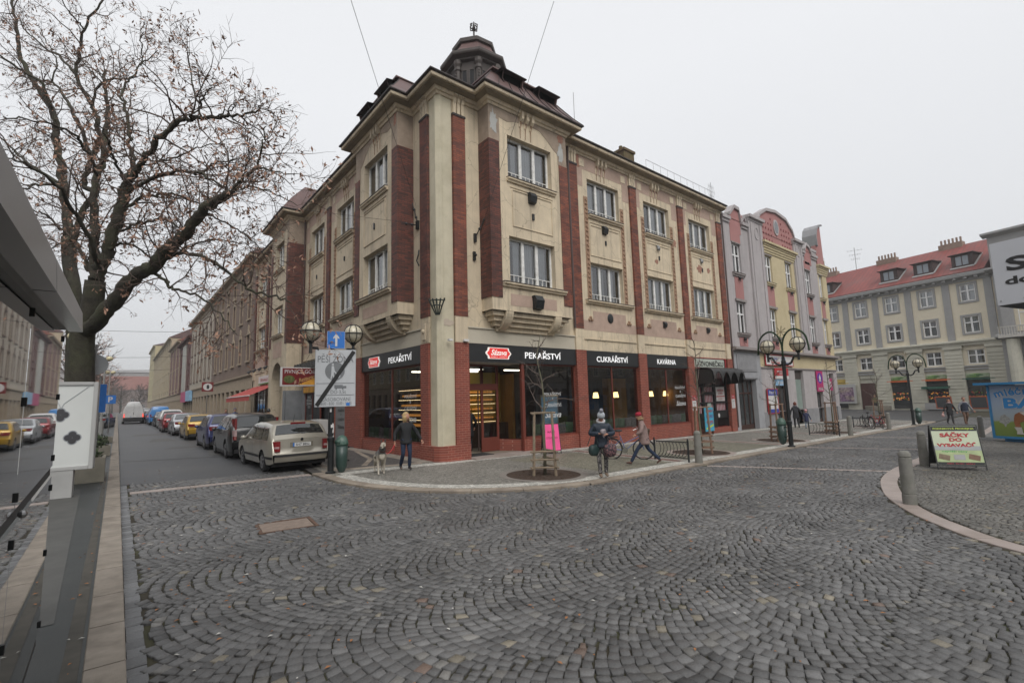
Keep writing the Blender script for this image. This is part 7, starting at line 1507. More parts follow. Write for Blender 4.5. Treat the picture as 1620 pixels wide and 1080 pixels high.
# low railings
rail_m=mat('railing_paint',(.02,.024,.026),rough=.45,var=.15)
def railing(label,x,y0,y1,off=PH):
 L_=y1-y0;t=thing('low_railing',label,'railing',(x,y0,gz(x,y0)+off),math.radians(90),'low curled iron railings')
 for u in (0,L_):mb=MB();mb.box(u-.022,u+.022,-.022,.022,-.05,.66);mb.ball((u,0,.69),.03,8,6);mb.build('post',rail_m,t,world=False)
 mb=MB();mb.box(.022,L_-.022,-.012,.012,.6,.625);mb.box(.022,L_-.022,-.012,.012,.1,.125);mb.build('rail',rail_m,t,world=False)
 n=9
 for k in range(n):
  u=.12+(L_-.24)*k/(n-1)-.05;s=1
  mb=MB();mb.tube(spline([(u+.1,0,.58),(u+.02,0,.6),(u-.05,0,.5),(u-.06,0,.35),(u,0,.2),(u+.1,0,.13),(u+.15,0,.17),(u+.13,0,.22)],3),.0095,5);mb.build('curled_bar',rail_m,t,world=False)
railing('low black curled railing just right of the woman in the red hat',5.5,-5.72,-4.5)
railing('low curled railing left of the second kerb bollard',19.45,-5.6,-4.25);railing('farthest low curled railing, with the red bicycle leaning on it',27.3,-5.5,-4.0)
# advertising A-frames
def aframe(name,label,x,y,rz,W,H,off,fm,body,splay=.42):
 t=thing(name,label,'sandwich board',(x,y,gz(x,y)+off),rz)
 for s in (1,-1):
  Tn=Matrix.Translation((0,-s*splay/2,0)) @Matrix.Rotation(-s*math.atan2(splay/2,H)*1.0,4,'X')
  mb=MB(Tn);k=.025
  mb.box(-W/2,-W/2+k,-.012,.012,0,H);mb.box(W/2-k,W/2,-.012,.012,0,H);mb.box(-W/2+k,W/2-k,-.012,.012,H-k,H);mb.box(-W/2+k,W/2-k,-.012,.012,.1,.1+k);mb.build('frame',fm,t,world=False)
  mb=MB(Tn);mb.box(-W/2+k,W/2-k,-.008,.008,.1+k,H-k);p=mb.build('panel',body if s>0 else black_m,t,world=False)
 return t,Matrix.Translation((0,-splay/2,0)) @Matrix.Rotation(-math.atan2(splay/2,H),4,'X')
def tlocal(s,t,Tn,x,z,w_,h_,m_,bold=.01):
 o=text(s,None,Tn@Matrix(((1,0,0,x),(0,0,-1,-.014),(0,1,0,z),(0,0,0,1))),w_,h_,0,m_,'lettering',bold);o.parent=t;return o
hot=mat('hot_pink',(.86,.09,.30),rough=.6)
t,Tn=aframe('sandwich_board','hot pink sandwich board outside the bakery window',4.35,-.75,math.radians(-22),.66,1.12,PH,black_m,hot);tlocal('MÁME',t,Tn,0,.82,.3,.1,mat('marker_dark',(.35,.04,.12)));tlocal('OTEVŘENO',t,Tn,0,.6,.46,.1,MATS['marker_dark'])
pgreen=mat('poster_green',(.54,.60,.44),rough=.5,var=.06,scale=3);t,Tn=aframe('sandwich_board','big framed advertisement for vacuum cleaner bags beside a bollard',9.55,-11.35,math.radians(-60),1.06,1.2,.01,black_m,pgreen,.55)
mb=MB(Tn);mb.box(-.5,.5,-.012,-.0105,.93,1.17);
def lp(q,m_,nm='printed_field',y=-.012):mb=MB(Tn);mb.box(q[0],q[1],y-.0015,y+.001,q[2],q[3]);o=mb.build(nm,m_,t,world=False);return o
lp((-.5,.5,1.04,1.165),black_m);lp((-.5,.5,.13,.2),black_m);lp((-.5,.5,.52,.63),mat('poster_grey',(.4,.42,.42)));lp((-.5,.5,.2,.51),mat('poster_green2',(.42,.5,.27),var=.2,scale=4))
tlocal('PODNIKOVÁ PRODEJNA',t,Tn,0,1.1,.9,.07,mat('lime_text',(.5,.62,.08)),.02);tlocal('SÁČKY',t,Tn,0,.94,.66,.14,redt,.05);tlocal('DO',t,Tn,0,.8,.28,.1,redt,.05);tlocal('VYSAVAČŮ',t,Tn,0,.67,.88,.13,redt,.05);tlocal('nejnižší ceny',t,Tn,-.08,.48,.56,.06,mat('green_text',(.03,.3,.08)),.02);tlocal('HEPA  FILTRY  SÁČKY',t,Tn,0,.165,.6,.04,redt,.02)
for x,m_ in ((-.33,stake_m),(0,steel),(.32,stake_r)):mb=MB(Tn@Matrix.Translation((x,-.013,.33)) @Matrix.Rotation(.25*(1 if x else 0),4,'Y'));mb.box(-.12,.12,-.003,.0,-.07,.07);mb.box(-.05,.05,-.004,.0,-.03,.03);mb.build('printed_picture',m_,t,world=False)
# milk bar kiosk
kb=mat('kiosk_blue',(.04,.24,.50),rough=.45,var=.06);az=math.radians(21);KF=FM(21.1,-10.9,(-math.sin(az),-math.cos(az)),(-math.cos(az),math.sin(az)),gz(21,-11))
t=thing('milk_bar_kiosk','pale blue milk bar kiosk with a meadow picture at the right edge','kiosk',(21.8,-12.5,gz(21,-12)))
skyp=bpy.data.materials.new('meadow_print');skyp.use_nodes=True;_n=skyp.node_tree;_b=_n.nodes['Principled BSDF'];_b.inputs['Roughness'].default_value=.5;_g=N(_n,'ShaderNodeNewGeometry');_s2=N(_n,'ShaderNodeSeparateXYZ');_n.links.new(_g.outputs['Position'],_s2.inputs[0]);_no=N(_n,'ShaderNodeTexNoise');_no.inputs['Scale'].default_value=2.5;_n.links.new(_g.outputs['Position'],_no.inputs[0])
_ma=N(_n,'ShaderNodeMath',operation='MULTIPLY_ADD');_ma.inputs[1].default_value=.12;_n.links.new(_no.outputs[0],_ma.inputs[0]);_n.links.new(_s2.outputs[2],_ma.inputs[2]);_c=N(_n,'ShaderNodeValToRGB');_m=N(_n,'ShaderNodeMapRange');_m.inputs[1].default_value= -.1;_m.inputs[2].default_value=2.3;_n.links.new(_ma.outputs[0],_m.inputs[0]);_n.links.new(_m.outputs[0],_c.inputs[0]);_n.links.new(_c.outputs[0],_b.inputs['Base Color'])
_e=_c.color_ramp.elements;_e[0].color=(.16,.24,.05,1);_e[1].color=(.30,.45,.68,1);q=_e.new(.27);q.color=(.25,.33,.08,1);q=_e.new(.3);q.color=(.38,.44,.46,1);q=_e.new(.6);q.color=(.40,.50,.64,1)
mb=MB(KF);mb.box(.04,4.5,-1.8,.0,.22,2.38);mb.build('print_panel',skyp,t);mb=MB(KF)
mb.box(-.03,.05,-1.85,.04,.12,2.4);mb.box(.05,4.5,-1.8,.04,.12,.22);mb.box(.3,4.3,-1.6,-.1,-.1,.12);mb.build('frame',kb,t)
mb=MB(KF);mb.box(-.35,4.8,-2.1,.3,2.4,2.5);mb.build('roof_plate',kb,t)
lb_=mat('cyan_letters',(.03,.27,.66),rough=.5)
for (s_,u,z,hh,rot) in (('m',.36,1.99,.22,.3),('l',.6,2.06,.31,.22),('é',.78,2.09,.31,.14),('č',1.0,2.12,.32,.06),('n',1.25,2.08,.24,0),('ý',1.5,2.04,.34,-.08)):
 for (m_,bo,dp) in ((wh,.09,.012),(lb_,.03,.016)):text(s_,t,TF(KF,u,dp,z,rot),None,hh*(1.1 if m_ is wh else 1),0,m_,'lettering',bo)
for (m_,bo,dp) in ((wh,.1,.012),(lb_,.04,.016)):text('BAR',t,TF(KF,1.3,dp,1.62),1.65*(1.04 if m_ is wh else 1),(.44)*(1.08 if m_ is wh else 1),0,m_,'lettering',bo)
pb_=mat('print_brown',(.32,.12,.045),rough=.6,var=.2,scale=4);pw_=mat('print_white',(.62,.6,.56),rough=.6);
mb=MB(KF);mb.prism([(.75,.98),(.8,1.15),(1.0,1.27),(1.4,1.22),(2.0,1.2),(2.4,1.3),(2.6,1.15),(2.5,.9),(2.0,.78),(1.5,.8),(1.25,.72),(1.2,.5),(1.1,.35),(1.15,.75),(1.05,.86),(.92,.8),(.95,.6),(.78,.6),(.74,.8)],1,.0,.012);mb.build('grazing_animal',pb_,t)
mb=MB(KF);mb.prism([(.72,.62),(.96,.62),(.98,.4),(1.02,.33),(.78,.33),(.8,.45)],1,.012,.018);mb.prism([(1.08,.7),(1.28,.7),(1.22,.5),(1.22,.35),(1.12,.35),(1.12,.5)],1,.012,.018);mb.prism([(.95,1.24),(1.1,1.26),(1.3,1.1),(1.38,.85),(1.28,.82),(1.2,1.02)],1,.012,.018);mb.prism([(1.7,.82),(2.2,.84),(2.4,.98),(1.9,.95)],1,.012,.018);mb.build('animal_patch',pw_,t)
mb=MB(KF);mb.prism([(.25,.8),(.3,1.05),(.45,1.15),(.6,1.02),(.62,.82),(.48,.72),(.46,.62),(.42,.62),(.4,.72)],1,0,.006);mb.build('printed_tree',mat('print_pale',(.36,.37,.36),var=.35,scale=14),t)
# roadside shop with the big white hoarding at the right edge
SF_=FM(11.6,-12.42,(-math.sin(math.radians(15)),-math.cos(math.radians(15))),(-math.cos(math.radians(15)),math.sin(math.radians(15))))
t=thing('hoarding_shop','flat roofed shop whose white hoarding juts into the right edge','shop',(13.5,-15,gz(13,-15)))
mb=MB(SF_);mb.box(0,6,-1.6,0,4.37,6.24);o=mb.build('hoarding',mat('hoarding_white',(.60,.62,.66),rough=.5,var=.03),t);text('SÁČKY',o,TF(SF_,1.95,.01,5.6),3.3,.55,0,black_m,'lettering',.035);text('do vysavačů',o,TF(SF_,1.68,.01,5.04),2.9,.34,0,black_m,'lettering',.03)
mb=MB(SF_);mb.box(.3,6,-4.5,-1.65,4.1,4.4);mb.build('roof_slab',fgrey,t);mb=MB(SF_);mb.box(.03,5.9,-1.58,-.02,4.34,4.368);mb.build('soffit',mat('soffit_dark',(.05,.048,.045)),t);mb=MB(SF_);mb.box(.8,6,-4.5,-1.62,-.3,4.1);mb.build('shop_wall',fgrey,t)
mb=MB(SF_);
for k in range(12):mb.ball((.08+.5*k,.01,4.5),.02,6,4)
mb.build('fixing',steel,o)
# glass shelter at the left
alu=mat('fascia_metal',(.30,.295,.285),rough=.32,var=.06,metal=.75,dirt=(.17,.16,.15),dirt_amt=.4,dirt_scale=1.5);shg=glassmat('shelter_glass',(.22,.235,.23),base=.34);sdark=mat('shelter_dark',(.035,.037,.04),rough=.5)
SH=Matrix.Identity(4);SH[2][1] =.035;SH[2][3] =.035*9.15+.06
t=thing('glass_shelter','glass walled shelter with metal fascia filling the left edge','shelter',(-9.6,-10.5,gz(-9,-10)+.09));zs_=.1
mb=MB(SH)
for a,b in ((-16,-11.2),(-11.18,-9.15)):mb.prism([(-8.70,2.60),(-8.62,2.60),(-8.63,2.75),(-8.66,2.77),(-8.70,2.77)],1,a,b)
mb.build('fascia',alu,t)
mb=MB(SH);mb.box(-10.8,-8.70,-16,-9.15,2.66,2.76);mb.build('roof_panel',sdark,t)
mb=MB(SH);mb.box(-10.8,-8.70,-16,-9.15,2.61,2.655);mb.build('soffit_panel',mat('soffit_white',(.36,.355,.34),rough=.5),t)
for a,b in ((-16,-12.65),(-12.63,-10.75),(-10.73,-9.0)):
 for z0,z1 in ((.4,1.5),(1.58,2.62)):mb=MB(SH);mb.quad((-8.74,a,z0),(-8.74,b,z0),(-8.74,b,z1),(-8.74,a,z1));mb.build('glass_pane',shg,t)
mb=MB(SH);mb.box(-8.80,-8.75,-16,-9.0,1.51,1.57);mb.box(-8.80,-8.75,-16,-9.0,.3,.37);mb.build('rail',sdark,t)
for y in (-12.64,-10.74,-9.02):
 mb=MB(SH)
 for z in (.45,.95,1.42,1.64,2.1,2.55):mb.box(-8.755,-8.73,y-.012,y+.012,z-.022,z+.022)
 mb.build('clamp',castiron,t)
for y in (-15,-12.24,-9.5):mb=MB(SH);mb.tube([(-8.98,y,0),(-8.98,y,2.6)],.035,8);mb.build('post',castiron,t)
mb=MB(SH);mb.quad((-10.8,-16,.1),(-10.8,-9.1,.1),(-10.8,-9.1,2.65),(-10.8,-16,2.65));mb.build('back_wall',mat('shelter_back',(.06,.062,.065),rough=.5),t)
for a in (-12.64,-10.74):
 for z in (1.54,):mb=MB(SH);mb.ball((-8.72,a+.1,z),.02,8,6);mb.build('fixing',steel,t)
mb=MB(SH);mb.add([(-8.82,-9.02,.1),(-8.82,-9.17,.1),(-8.8,-9.02,.5)],[(0,1,2)]);mb.build('foot_plate',castiron,t)
# illuminated advertising case
t=thing('advertising_case','tall white advertising case with four-leaf pendants poster on the left pavement','advertising case',(-9.3,.45,gz(-9,.5)+.085),math.radians(-4));casem=mat('case_alu',(.42,.42,.41),rough=.45,var=.05);
mb=MB();mb.box(-.36,.26,-.16,.1,0,.62);mb.build('plinth',mat('case_plinth',(.38,.38,.37),rough=.6),t,world=False)
mb=MB();mb.box(-.62,-.56,-.17,.17,.58,2.5);mb.box(.5,.58,-.17,.17,.58,2.5);mb.box(-.56,.5,-.17,.17,2.42,2.5);mb.box(-.56,.5,-.17,.17,.58,.66);mb.build('case_frame',casem,t,world=False,bevel=.01)
mb=MB();mb.box(-.56,.5,-.14,.14,.66,2.42);mb.build('poster',mat('poster_white',(.66,.68,.66),rough=.15,var=.05,scale=2),t,world=False)
clov=mat('clover_black',(.05,.05,.055),rough=.5);halo=mat('clover_rim',(.3,.32,.34),rough=.5)
for x,z in ((-.02,1.78),(.2,1.28),(-.42,1.3)):
 for r_,m_,y in ((.085,halo,-.142),(.065,clov,-.146)):
  mb=MB()
  for k in range(4):a=k*math.pi/2+math.pi/4*0;mb.prism([(x+.07*math.cos(a)+r_*math.cos(q*math.pi/8),z+.07*math.sin(a)+r_*math.sin(q*math.pi/8)) for q in range(16)],1,y-.0005*k-.001,y)
  mb.build('printed_clover',m_,t,world=False)
mb=MB();mb.tube([(-.02,-.145,1.9),(-.05,-.145,2.0),(-.3,-.145,2.4)],.006,4);mb.tube([(-.02,-.145,1.9),(.02,-.145,2.02),(.42,-.145,2.4)],.006,4);mb.build('printed_chain',halo,t,world=False)
# planters, poles and signs along the left pavement
stone_p=mat('planter_concrete',(.22,.20,.165),rough=.9,var=.2,scale=5,dirt=(.12,.12,.09),dirt_amt=.6);fol=mat('shrub_leaf',(.04,.06,.025),rough=.9,var=.5,scale=6)
def planter(label,x,y,s=.55,h=.42,plant=True,seed=0):
 t=thing('planter',label,'planter',(x,y,gz(x,y)+.085),0,'concrete planters on the left pavement');mb=MB();k=.07
 for q in ((-s,s,-s,-s+k),(-s,s,s-k,s),(-s,-s+k,-s+k,s-k),(s-k,s,-s+k,s-k)):mb.box(q[0],q[1],q[2],q[3],0,h)
 mb.box(-s+k,s-k,-s+k,s-k,0,h*.8);mb.build('trough',stone_p,t,world=False)
 if plant:
  rs=random.Random(seed);mb=MB()
  for _ in range(520):
   a,r,z=rs.uniform(0,6.28),rs.uniform(0,s*.9),h+abs(rs.gauss(0,.2));c=Vector((r*math.cos(a),r*math.sin(a),z));u=Vector((rs.gauss(0,1),rs.gauss(0,1),rs.gauss(0,1))).normalized()*.045;v=u.orthogonal().normalized()*.03;mb.add([c-u,c+v,c+u,c-v],[(0,1,2,3)])
  tag(mb.build('shrub',fol,t,world=False),kind='stuff')
planter('square concrete planter with shrub just behind the advertising case',-9.05,3.1,.5,.62,seed=1);planter('mossy planter by the left kerb, middle one',-8.95,11.6,.45,.4,True,2);planter('smaller empty planter farther along the left kerb',-8.9,20.5,.42,.3,False,3)
ivory=mat('lamp_ivory',(.60,.54,.34),rough=.5,var=.1)
for x,y,h,lb in ((-9.75,13.0,4.9,'globe street lamp nearest behind the big tree trunk'),(-9.2,30.2,5.3,'globe street lamp down the left pavement with grey post'),(-9.1,48,5.3,'farthest globe street lamp on the left pavement')):
 t=thing('street_lamp',lb,'street lamp',(x,y,gz(x,y)+.085),0,'globe street lamps on the left pavement');mb=MB();mb.tube([(0,0,0),(0,0,h-.2)],[.07,.05],10);mb.cyl((0,0),.16,0,.9,10);mb.build('post',mat('post_grey',(.28,.28,.27),rough=.5),t,world=False)
 for s_ in (-.22,.22):mb=MB();mb.ball((s_,0,h),.2,14,9,sc=(1,1,.85));mb.build('globe',ivory,t,world=False,smooth=True)
 mb=MB();mb.tube([(-.22,0,h-.18),(.22,0,h-.18)],.03,6);mb.build('arm',MATS['post_grey'],t,world=False)
t=thing('round_sign','grey back of a round road sign behind the advertising case','road sign',(-8.95,4.6,.1));mb=MB();mb.tube([(0,0,0),(0,0,3.9)],.03,8);mb.build('post',steel,t,world=False);mb=MB();mb.tube([(0,-.02,3.3),(0,0,3.3)],.3,28);mb.build('sign_disc',mat('sign_back',(.36,.37,.38),rough=.4,metal=.3),t,world=False);mb=MB();mb.box(-.05,.05,-.05,.04,3.2,3.24);mb.box(-.05,.05,-.05,.04,3.36,3.4);mb.build('clamp',steel,t,world=False)
t=thing('blue_sign','blue rectangular sign edge above the advertising case','road sign',(-8.82,5.2,.1));mb=MB();mb.box(-.1,.16,-.01,.01,1.9,2.75);mb.build('sign_plate',sblue,t,world=False);mb=MB();mb.tube([(0,.03,0),(0,.03,3.0)],.03,8);mb.build('post',steel,t,world=False)
t=thing('parking_sign','small blue parking sign on a pole down the left pavement','road sign',(-8.85,38.5,.3));mb=MB();mb.box(-.35,.35,-.02,0,2.3,3.0);mb.build('sign_plate',sblue,t,world=False);mb=MB();mb.tube([(0,.03,0),(0,.03,3.3)],.035,8);mb.build('post',steel,t,world=False);o=text('P',None,Matrix(((1,0,0,0),(0,0,-1,-.03),(0,1,0,2.65),(0,0,0,1))),None,.45,0,wh,'lettering',.02);o.parent=t
t=thing('street_barrier','thin metal hoop barrier beside the parked dark car on the left','barrier',(-8.8,31,.3));mb=MB();mb.tube([(0,0,0),(0,0,.95),(0,2.2,.95),(0,2.2,0)],.025,6);mb.build('hoop',steel,t,world=False)
# overhead wires
def wire(label,a,b,sag=.3,r=.006):
 a,b=Vector(a),Vector(b);P=[a.lerp(b,k/16)-Vector((0,0,sag*4*(k/16)*(1-k/16))) for k in range(17)];mb=MB();mb.tube(P,r,5,cap=False);tag(mb.build('overhead_wire',lampblk,None),label,'wire','overhead wires')
def raypt(az_el,d):return CAM+Vector(az_el)*d
wire('wire rising steeply left of the corner roof',(-.1,1.4,9.3),CAM+Vector((.26,.71,.66))*13.0+Vector((0,0,0)),.0)
wire('wire rising to the right of the oriel roof',(1.55,-.35,8.1),CAM+Vector((.54,.52,.67))*14.5,.0)
wire('thin horizontal wire crossing the street to the left oriel',(-.55,1.45,8.62),(-24,5,9.2),.5);wire('nearest thin wire across the left street',(0,52,11),(-26,52,11),.6,.02);wire('second thin wire across the left street',(0,80,10.5),(-26,80,10.5),.6,.025);wire('third thin wire across the left street',(0,105,10),(-26,105,10),.6,.03)
# far square: planter tub, hoardings
t=thing('stone_tub','low round stone tub before the red-roofed house','planter',tuple(FF@Vector((3.6,2.2,-.45))));mb=MB();mb.lathe([(1.2,0),(1.25,.5),(1.1,.5),(1.05,.35)],n=20);mb.build('tub',stone_p,t,world=False)
t=thing('notice_kiosk','grey framed notice case with colourful poster left of the brown door','notice case',tuple(FF@Vector((-.7,.6,-.4))));mb=MB(FF);mb.box(-1.6,.5,.5,.7,.3,2.7);mb.build('frame',casem,t);mb=MB(FF);mb.box(-1.4,.3,.7,.72,.55,2.3);mb.build('poster',mat('poster_mix',(.2,.12,.2),var=.9,scale=3,dirt=(.5,.45,.3),dirt_amt=1,dirt_scale=1.5),t)
for i,(u,lb) in enumerate(((10.2,'orange framed chalkboard behind the walking woman'),(13.0,'orange framed chalkboard right of the walking man'))):
 t=thing('chalkboard',lb,'chalkboard',tuple(FF@Vector((u,3,-.4))));mb=MB(FF@Matrix.Translation((u,3,-.4)) @Matrix.Rotation(-.12,4,'X'));k=.1
 for q in ((-.7,.7,1.35,1.45),(-.7,.7,.2,.3),(-.7,-.6,.3,1.35),(.6,.7,.3,1.35)):mb.box(q[0],q[1],-.03,.03,q[2],q[3])
 mb.build('frame',mat('orange_wood',(.4,.10,.04),rough=.7),t);mb=MB(mb.T);mb.box(-.6,.6,-.02,.02,.3,1.35);mb.build('board',mat('slate',(.06,.065,.07),rough=.8),t)
# ---------------------------------------------------------------- vehicles
tyre_m=mat('tyre',(.015,.015,.016),rough=.85);rim_m=mat('alloy_rim',(.30,.30,.31),rough=.35,metal=.8);rimd=mat('dark_rim',(.05,.05,.055),rough=.4,metal=.6)
cglass=mat('car_glass',(.012,.016,.017),rough=.03,var=0,spec=1.,coat=.6);trim_m=mat('car_trim',(.02,.02,.022),rough=.6);tail_m=mat('tail_light',(.2,.008,.01),rough=.15,coat=.8);tailw=mat('tail_clear',(.45,.3,.3),rough=.15,coat=.8)
chrome=mat('chrome',(.6,.6,.6),rough=.15,metal=1.);plate_m=mat('number_plate',(.68,.68,.66),rough=.4);under_m=mat('car_under',(.01,.01,.01),rough=.95)
def paint(name,c,metal=.3):return mat(name,c,rough=.34,var=.04,scale=2,metal=metal,coat=.7,dirt=(.12,.11,.1),dirt_amt=.25,dirt_scale=1.2)
def interp(tab,x):
 for (a,b),(c,d) in zip(tab,tab[1:]):
  if a<=x<=c:return b+(d-b)*(x-a)/(c-a) if c>a else b
 return tab[0][1] if x<tab[0][0] else tab[-1][1]
def car(name,label,cat,x,y,rz,L,W,outline,wheels,wr,belt,pnt,windows,roof_in=.16,tail='side',plate='5H7 8852',rear_glass=None,front_glass=None,rails=False,stripe=False,group='cars parked along the right kerb',spare=None,rim=None,detail=1,windscreen=True,tl=None,light_on=False):
 """local frame: car points along +Y, rear bumper at y=0, outline = [(y,z)...] from rear bottom over the roof to front bottom"""
 z0=gz(x,y);t=thing(name,label,cat,(x,y,z0),rz,group)
 P=outline;S=[]
 for (a,b),(c,d) in zip(P,P[1:]):
  n=max(1,int(math.hypot(c-a,d-b)/.11));S+=[(a+(c-a)*k/n,b+(d-b)*k/n) for k in range(n)]
 S.append(P[-1])
 def hw(yy,z):
  h=W/2;f=1.0
  e=min(yy,L-yy);
  if e<.55:f-=.13*(1-e/.55)**2*(1.0 if yy>L/2 else .7)
  bz=interp(belt,yy)
  if z>bz:h-=roof_in*((z-bz)/max(.35,1.45-bz))**1.15
  if z<.45:h-=.05*((.45-z)/.3)
  h+=.012*math.sin(max(0,min(1,(z-.3)/(bz-.3)))*math.pi)
  return h*f
 nb=10
 def low(yy):
  z=interp([(0,.32),(.25,.26),(L-.3,.22),(L,.3)],yy)
  for w_ in wheels:
   d=abs(yy-w_);R=wr+.055
   if d<R:z=max(z,wr+math.sqrt(R*R-d*d)*1.0)
  return z
 # side skin: columns along y
 ys=sorted({round(v,3) for v in list(np.linspace(0.0,L,int(L/.09)))+[w_+s*(wr+.055)*c for w_ in wheels for s in (-1,1) for c in (1.0,.93,.8,.6,.3)]})
 def top(yy):  # top of outline at yy
  best=0
  for (a,b),(c,d) in zip(S,S[1:]):
   lo,hi=(a,c) if a<=c else (c,a)
   if lo-1e-6<=yy<=hi+1e-6:best=max(best,b if abs(c-a) <1e-6 else b+(d-b)*(yy-a)/(c-a),min(b,d) if abs(c-a) <1e-6 else 0)
  return best
 def botl(yy):# overhang: rear/front bottom limit
  lo=low(yy);
  return lo
 mb=MB()
 for s in (-1,1):
  vs=[];T_=[0,.12,.25,.4,.55,.7,.82,.92,.97,1.0];nt_=len(T_)
  for yy in ys:
   a,b=botl(yy),top(yy)
   a=min(a,b-.02)
   for k,tt in enumerate(T_):
    z=a+(b-a)*tt;sh=.0 if tt<.93 else (.012 if tt<.98 else .05);e=min(yy,L-yy)
    vs.append((s*(hw(yy,z)-sh),yy,z-(0 if tt<1 else 0)))
  fs=[(i*nt_+j,(i+1)*nt_+j,(i+1)*nt_+j+1,i*nt_+j+1) for i in range(len(ys)-1) for j in range(nt_-1)]
  mb.add(vs,fs if s>0 else [f[::-1] for f in fs])
 # top skin over the outline
 vs=[];m=8
 for (yy,z) in S:
  yc=min(max(yy,0),L);h=hw(yc,z)-.05;cr_=.03 if z>.6 else 0
  for j in range(m+1):u= -1+2*j/m;e_=(1-u*u);vs.append((u*h,yy-(0.05*e_ if yy<L*.3 and z<1.0 and False else 0)+(-.04*e_ if yy<.3 else (.05*e_ if yy>L-.3 else 0)),z+cr_*e_))
 fs=[(i*(m+1)+j,i*(m+1)+j+1,(i+1)*(m+1)+j+1,(i+1)*(m+1)+j) for i in range(len(S)-1) for j in range(m)];mb.add(vs,fs)
 # close the seam between side top edge and top skin with a narrow strip handled by the shrink above
 body=mb.build('body',pnt,t,world=False);bm=bmesh.new();bm.from_mesh(body.data);bmesh.ops.remove_doubles(bm,verts=bm.verts,dist=.012);bmesh.ops.recalc_face_normals(bm,faces=bm.faces);bm.to_mesh(body.data);bm.free();smooth_angle(body,42)
 mb=MB();mb.box(-W/2+.12,W/2-.12,.15,L-.15,.2,.5);
 for w_ in wheels:
  for s in (-1,1):mb.box(s*(W/2-.28) if s>0 else-W/2+.06,W/2-.06 if s>0 else-(W/2-.28),w_-wr-.05,w_+wr+.05,.22,wr*2+.06)
 mb.build('underbody',under_m,t,world=False)
 # windows laid on the side skin
 for s in (-1,1):
  for q in windows:
   a,b,c,d=q  # (y,z) lower rear, lower front, upper front, upper rear
   mb=MB();n=6;vs=[]
   for i in range(n+1):
    for j in range(5):
     u,v=i/n,j/4;y1=a[0]+(b[0]-a[0])*u;z1=a[1]+(b[1]-a[1])*u;y2=d[0]+(c[0]-d[0])*u;z2=d[1]+(c[1]-d[1])*u;yy,z=y1+(y2-y1)*v,z1+(z2-z1)*v;vs.append((s*(hw(yy,z)+.014),yy,z))
   fs=[(i*5+j,(i+1)*5+j,(i+1)*5+j+1,i*5+j+1) for i in range(n) for j in range(4)];mb.add(vs,fs if s>0 else [f[::-1] for f in fs]);mb.build('side_window',cglass,t,world=False,smooth=True)
 def over(p,q,w0,w1,off,m_,nm,inset=.0):
  """patch across the car between outline points p and q (y,z)"""
  mb=MB();n=5;vs=[]
  d=Vector((0,q[0]-p[0],q[1]-p[1]));nrm=Vector((0,-d.z,d.y)).normalized();nrm=nrm if (nrm.z>0 or abs(nrm.z) <.1 and (nrm.y<0) ==(p[0] <L/2)) else-nrm
  for i in range(n+1):
   yy,z=p[0]+(q[0]-p[0])*i/n,p[1]+(q[1]-p[1])*i/n;h=hw(min(max(yy,0),L),z)-.09;h*=(w0+(w1-w0)*i/n)
   for j in range(9):u= -1+2*j/8;e_=1-u*u;vs.append((u*h,yy+nrm.y*off+(-.04*e_ if yy<.3 else (.05*e_ if yy>L-.3 else 0)),z+nrm.z*off+(.03*e_ if z>.6 else 0)+.006))
  fs=[(i*9+j,i*9+j+1,(i+1)*9+j+1,(i+1)*9+j) for i in range(n) for j in range(8)];mb.add(vs,fs);o=mb.build(nm,m_,t,world=False,smooth=True);return o
 if rear_glass:over(*rear_glass,.99,.95,.022,cglass,'rear_window')
 if front_glass:over(*front_glass,.97,.93,.022,cglass,'windscreen')
 # wheels
 for w_ in wheels:
  for s in (-1,1):
   xo=s*(W/2-.02);xi=s*(W/2-.22);mb=MB();mb.tube([(xi,w_,wr),(xi+s*.03,w_,wr),(xo-s*.03,w_,wr),(xo,w_,wr)],[wr*.9,wr,wr,wr*.93],26);wh_=mb.build('wheel',tyre_m,t,world=False);smooth_angle(wh_,40)
   mb=MB();mb.tube([(xo-s*.01,w_,wr),(xo+s*.006,w_,wr)],[wr*.66,wr*.64],22,1);
   for k in range(7):
    a=k*2*math.pi/7;mb.tube([(xo+s*.012,w_+.05*math.cos(a),wr+.05*math.sin(a)),(xo+s*.012,w_+wr*.6*math.cos(a),wr+wr*.6*math.sin(a))],[.035,.022],4)
   mb.tube([(xo+s*.002,w_,wr),(xo+s*.03,w_,wr)],[.06,.05],10)
   mb.add([(xo+s*.014,w_+wr*.62*math.cos(k*math.pi/12)*r,wr+wr*.62*math.sin(k*math.pi/12)*r) for r in (1,.9) for k in range(24)],[(k,(k+1) %24,24+(k+1) %24,24+k) for k in range(24)]);mb.build('rim',[rim or rim_m,rimd],wh_,world=False)
 # tail lights
 if tl:
  for s in (-1,1):
   for (q,m_) in tl:
    yb,z0_,z1_,wd,dp=q;mb=MB();h=hw(yb,(z0_+z1_)/2);n=5;vs=[]
    for k in range(n+1):
     a=k/n*math.pi/2;xx=h+.012-wd*(1-math.sin(a)) if False else None
    pts=[(h-wd,yb-.045),(h-wd*.4,yb-.038),(h-.05,yb-.01),(h-.004,yb+.07),(h+.012,yb+dp)]
    pts=[(a_,b_-.0) for a_,b_ in pts];inn=[(h-wd,yb+.04),(h-.1,yb+.05),(h-.1,yb+dp)]
    poly=[(s*a_,b_) for a_,b_ in pts+inn[::-1]];mb.prism(poly,2,z0_,z1_);smooth_angle(mb.build('tail_light',m_,t,world=False,bevel=.006),50)
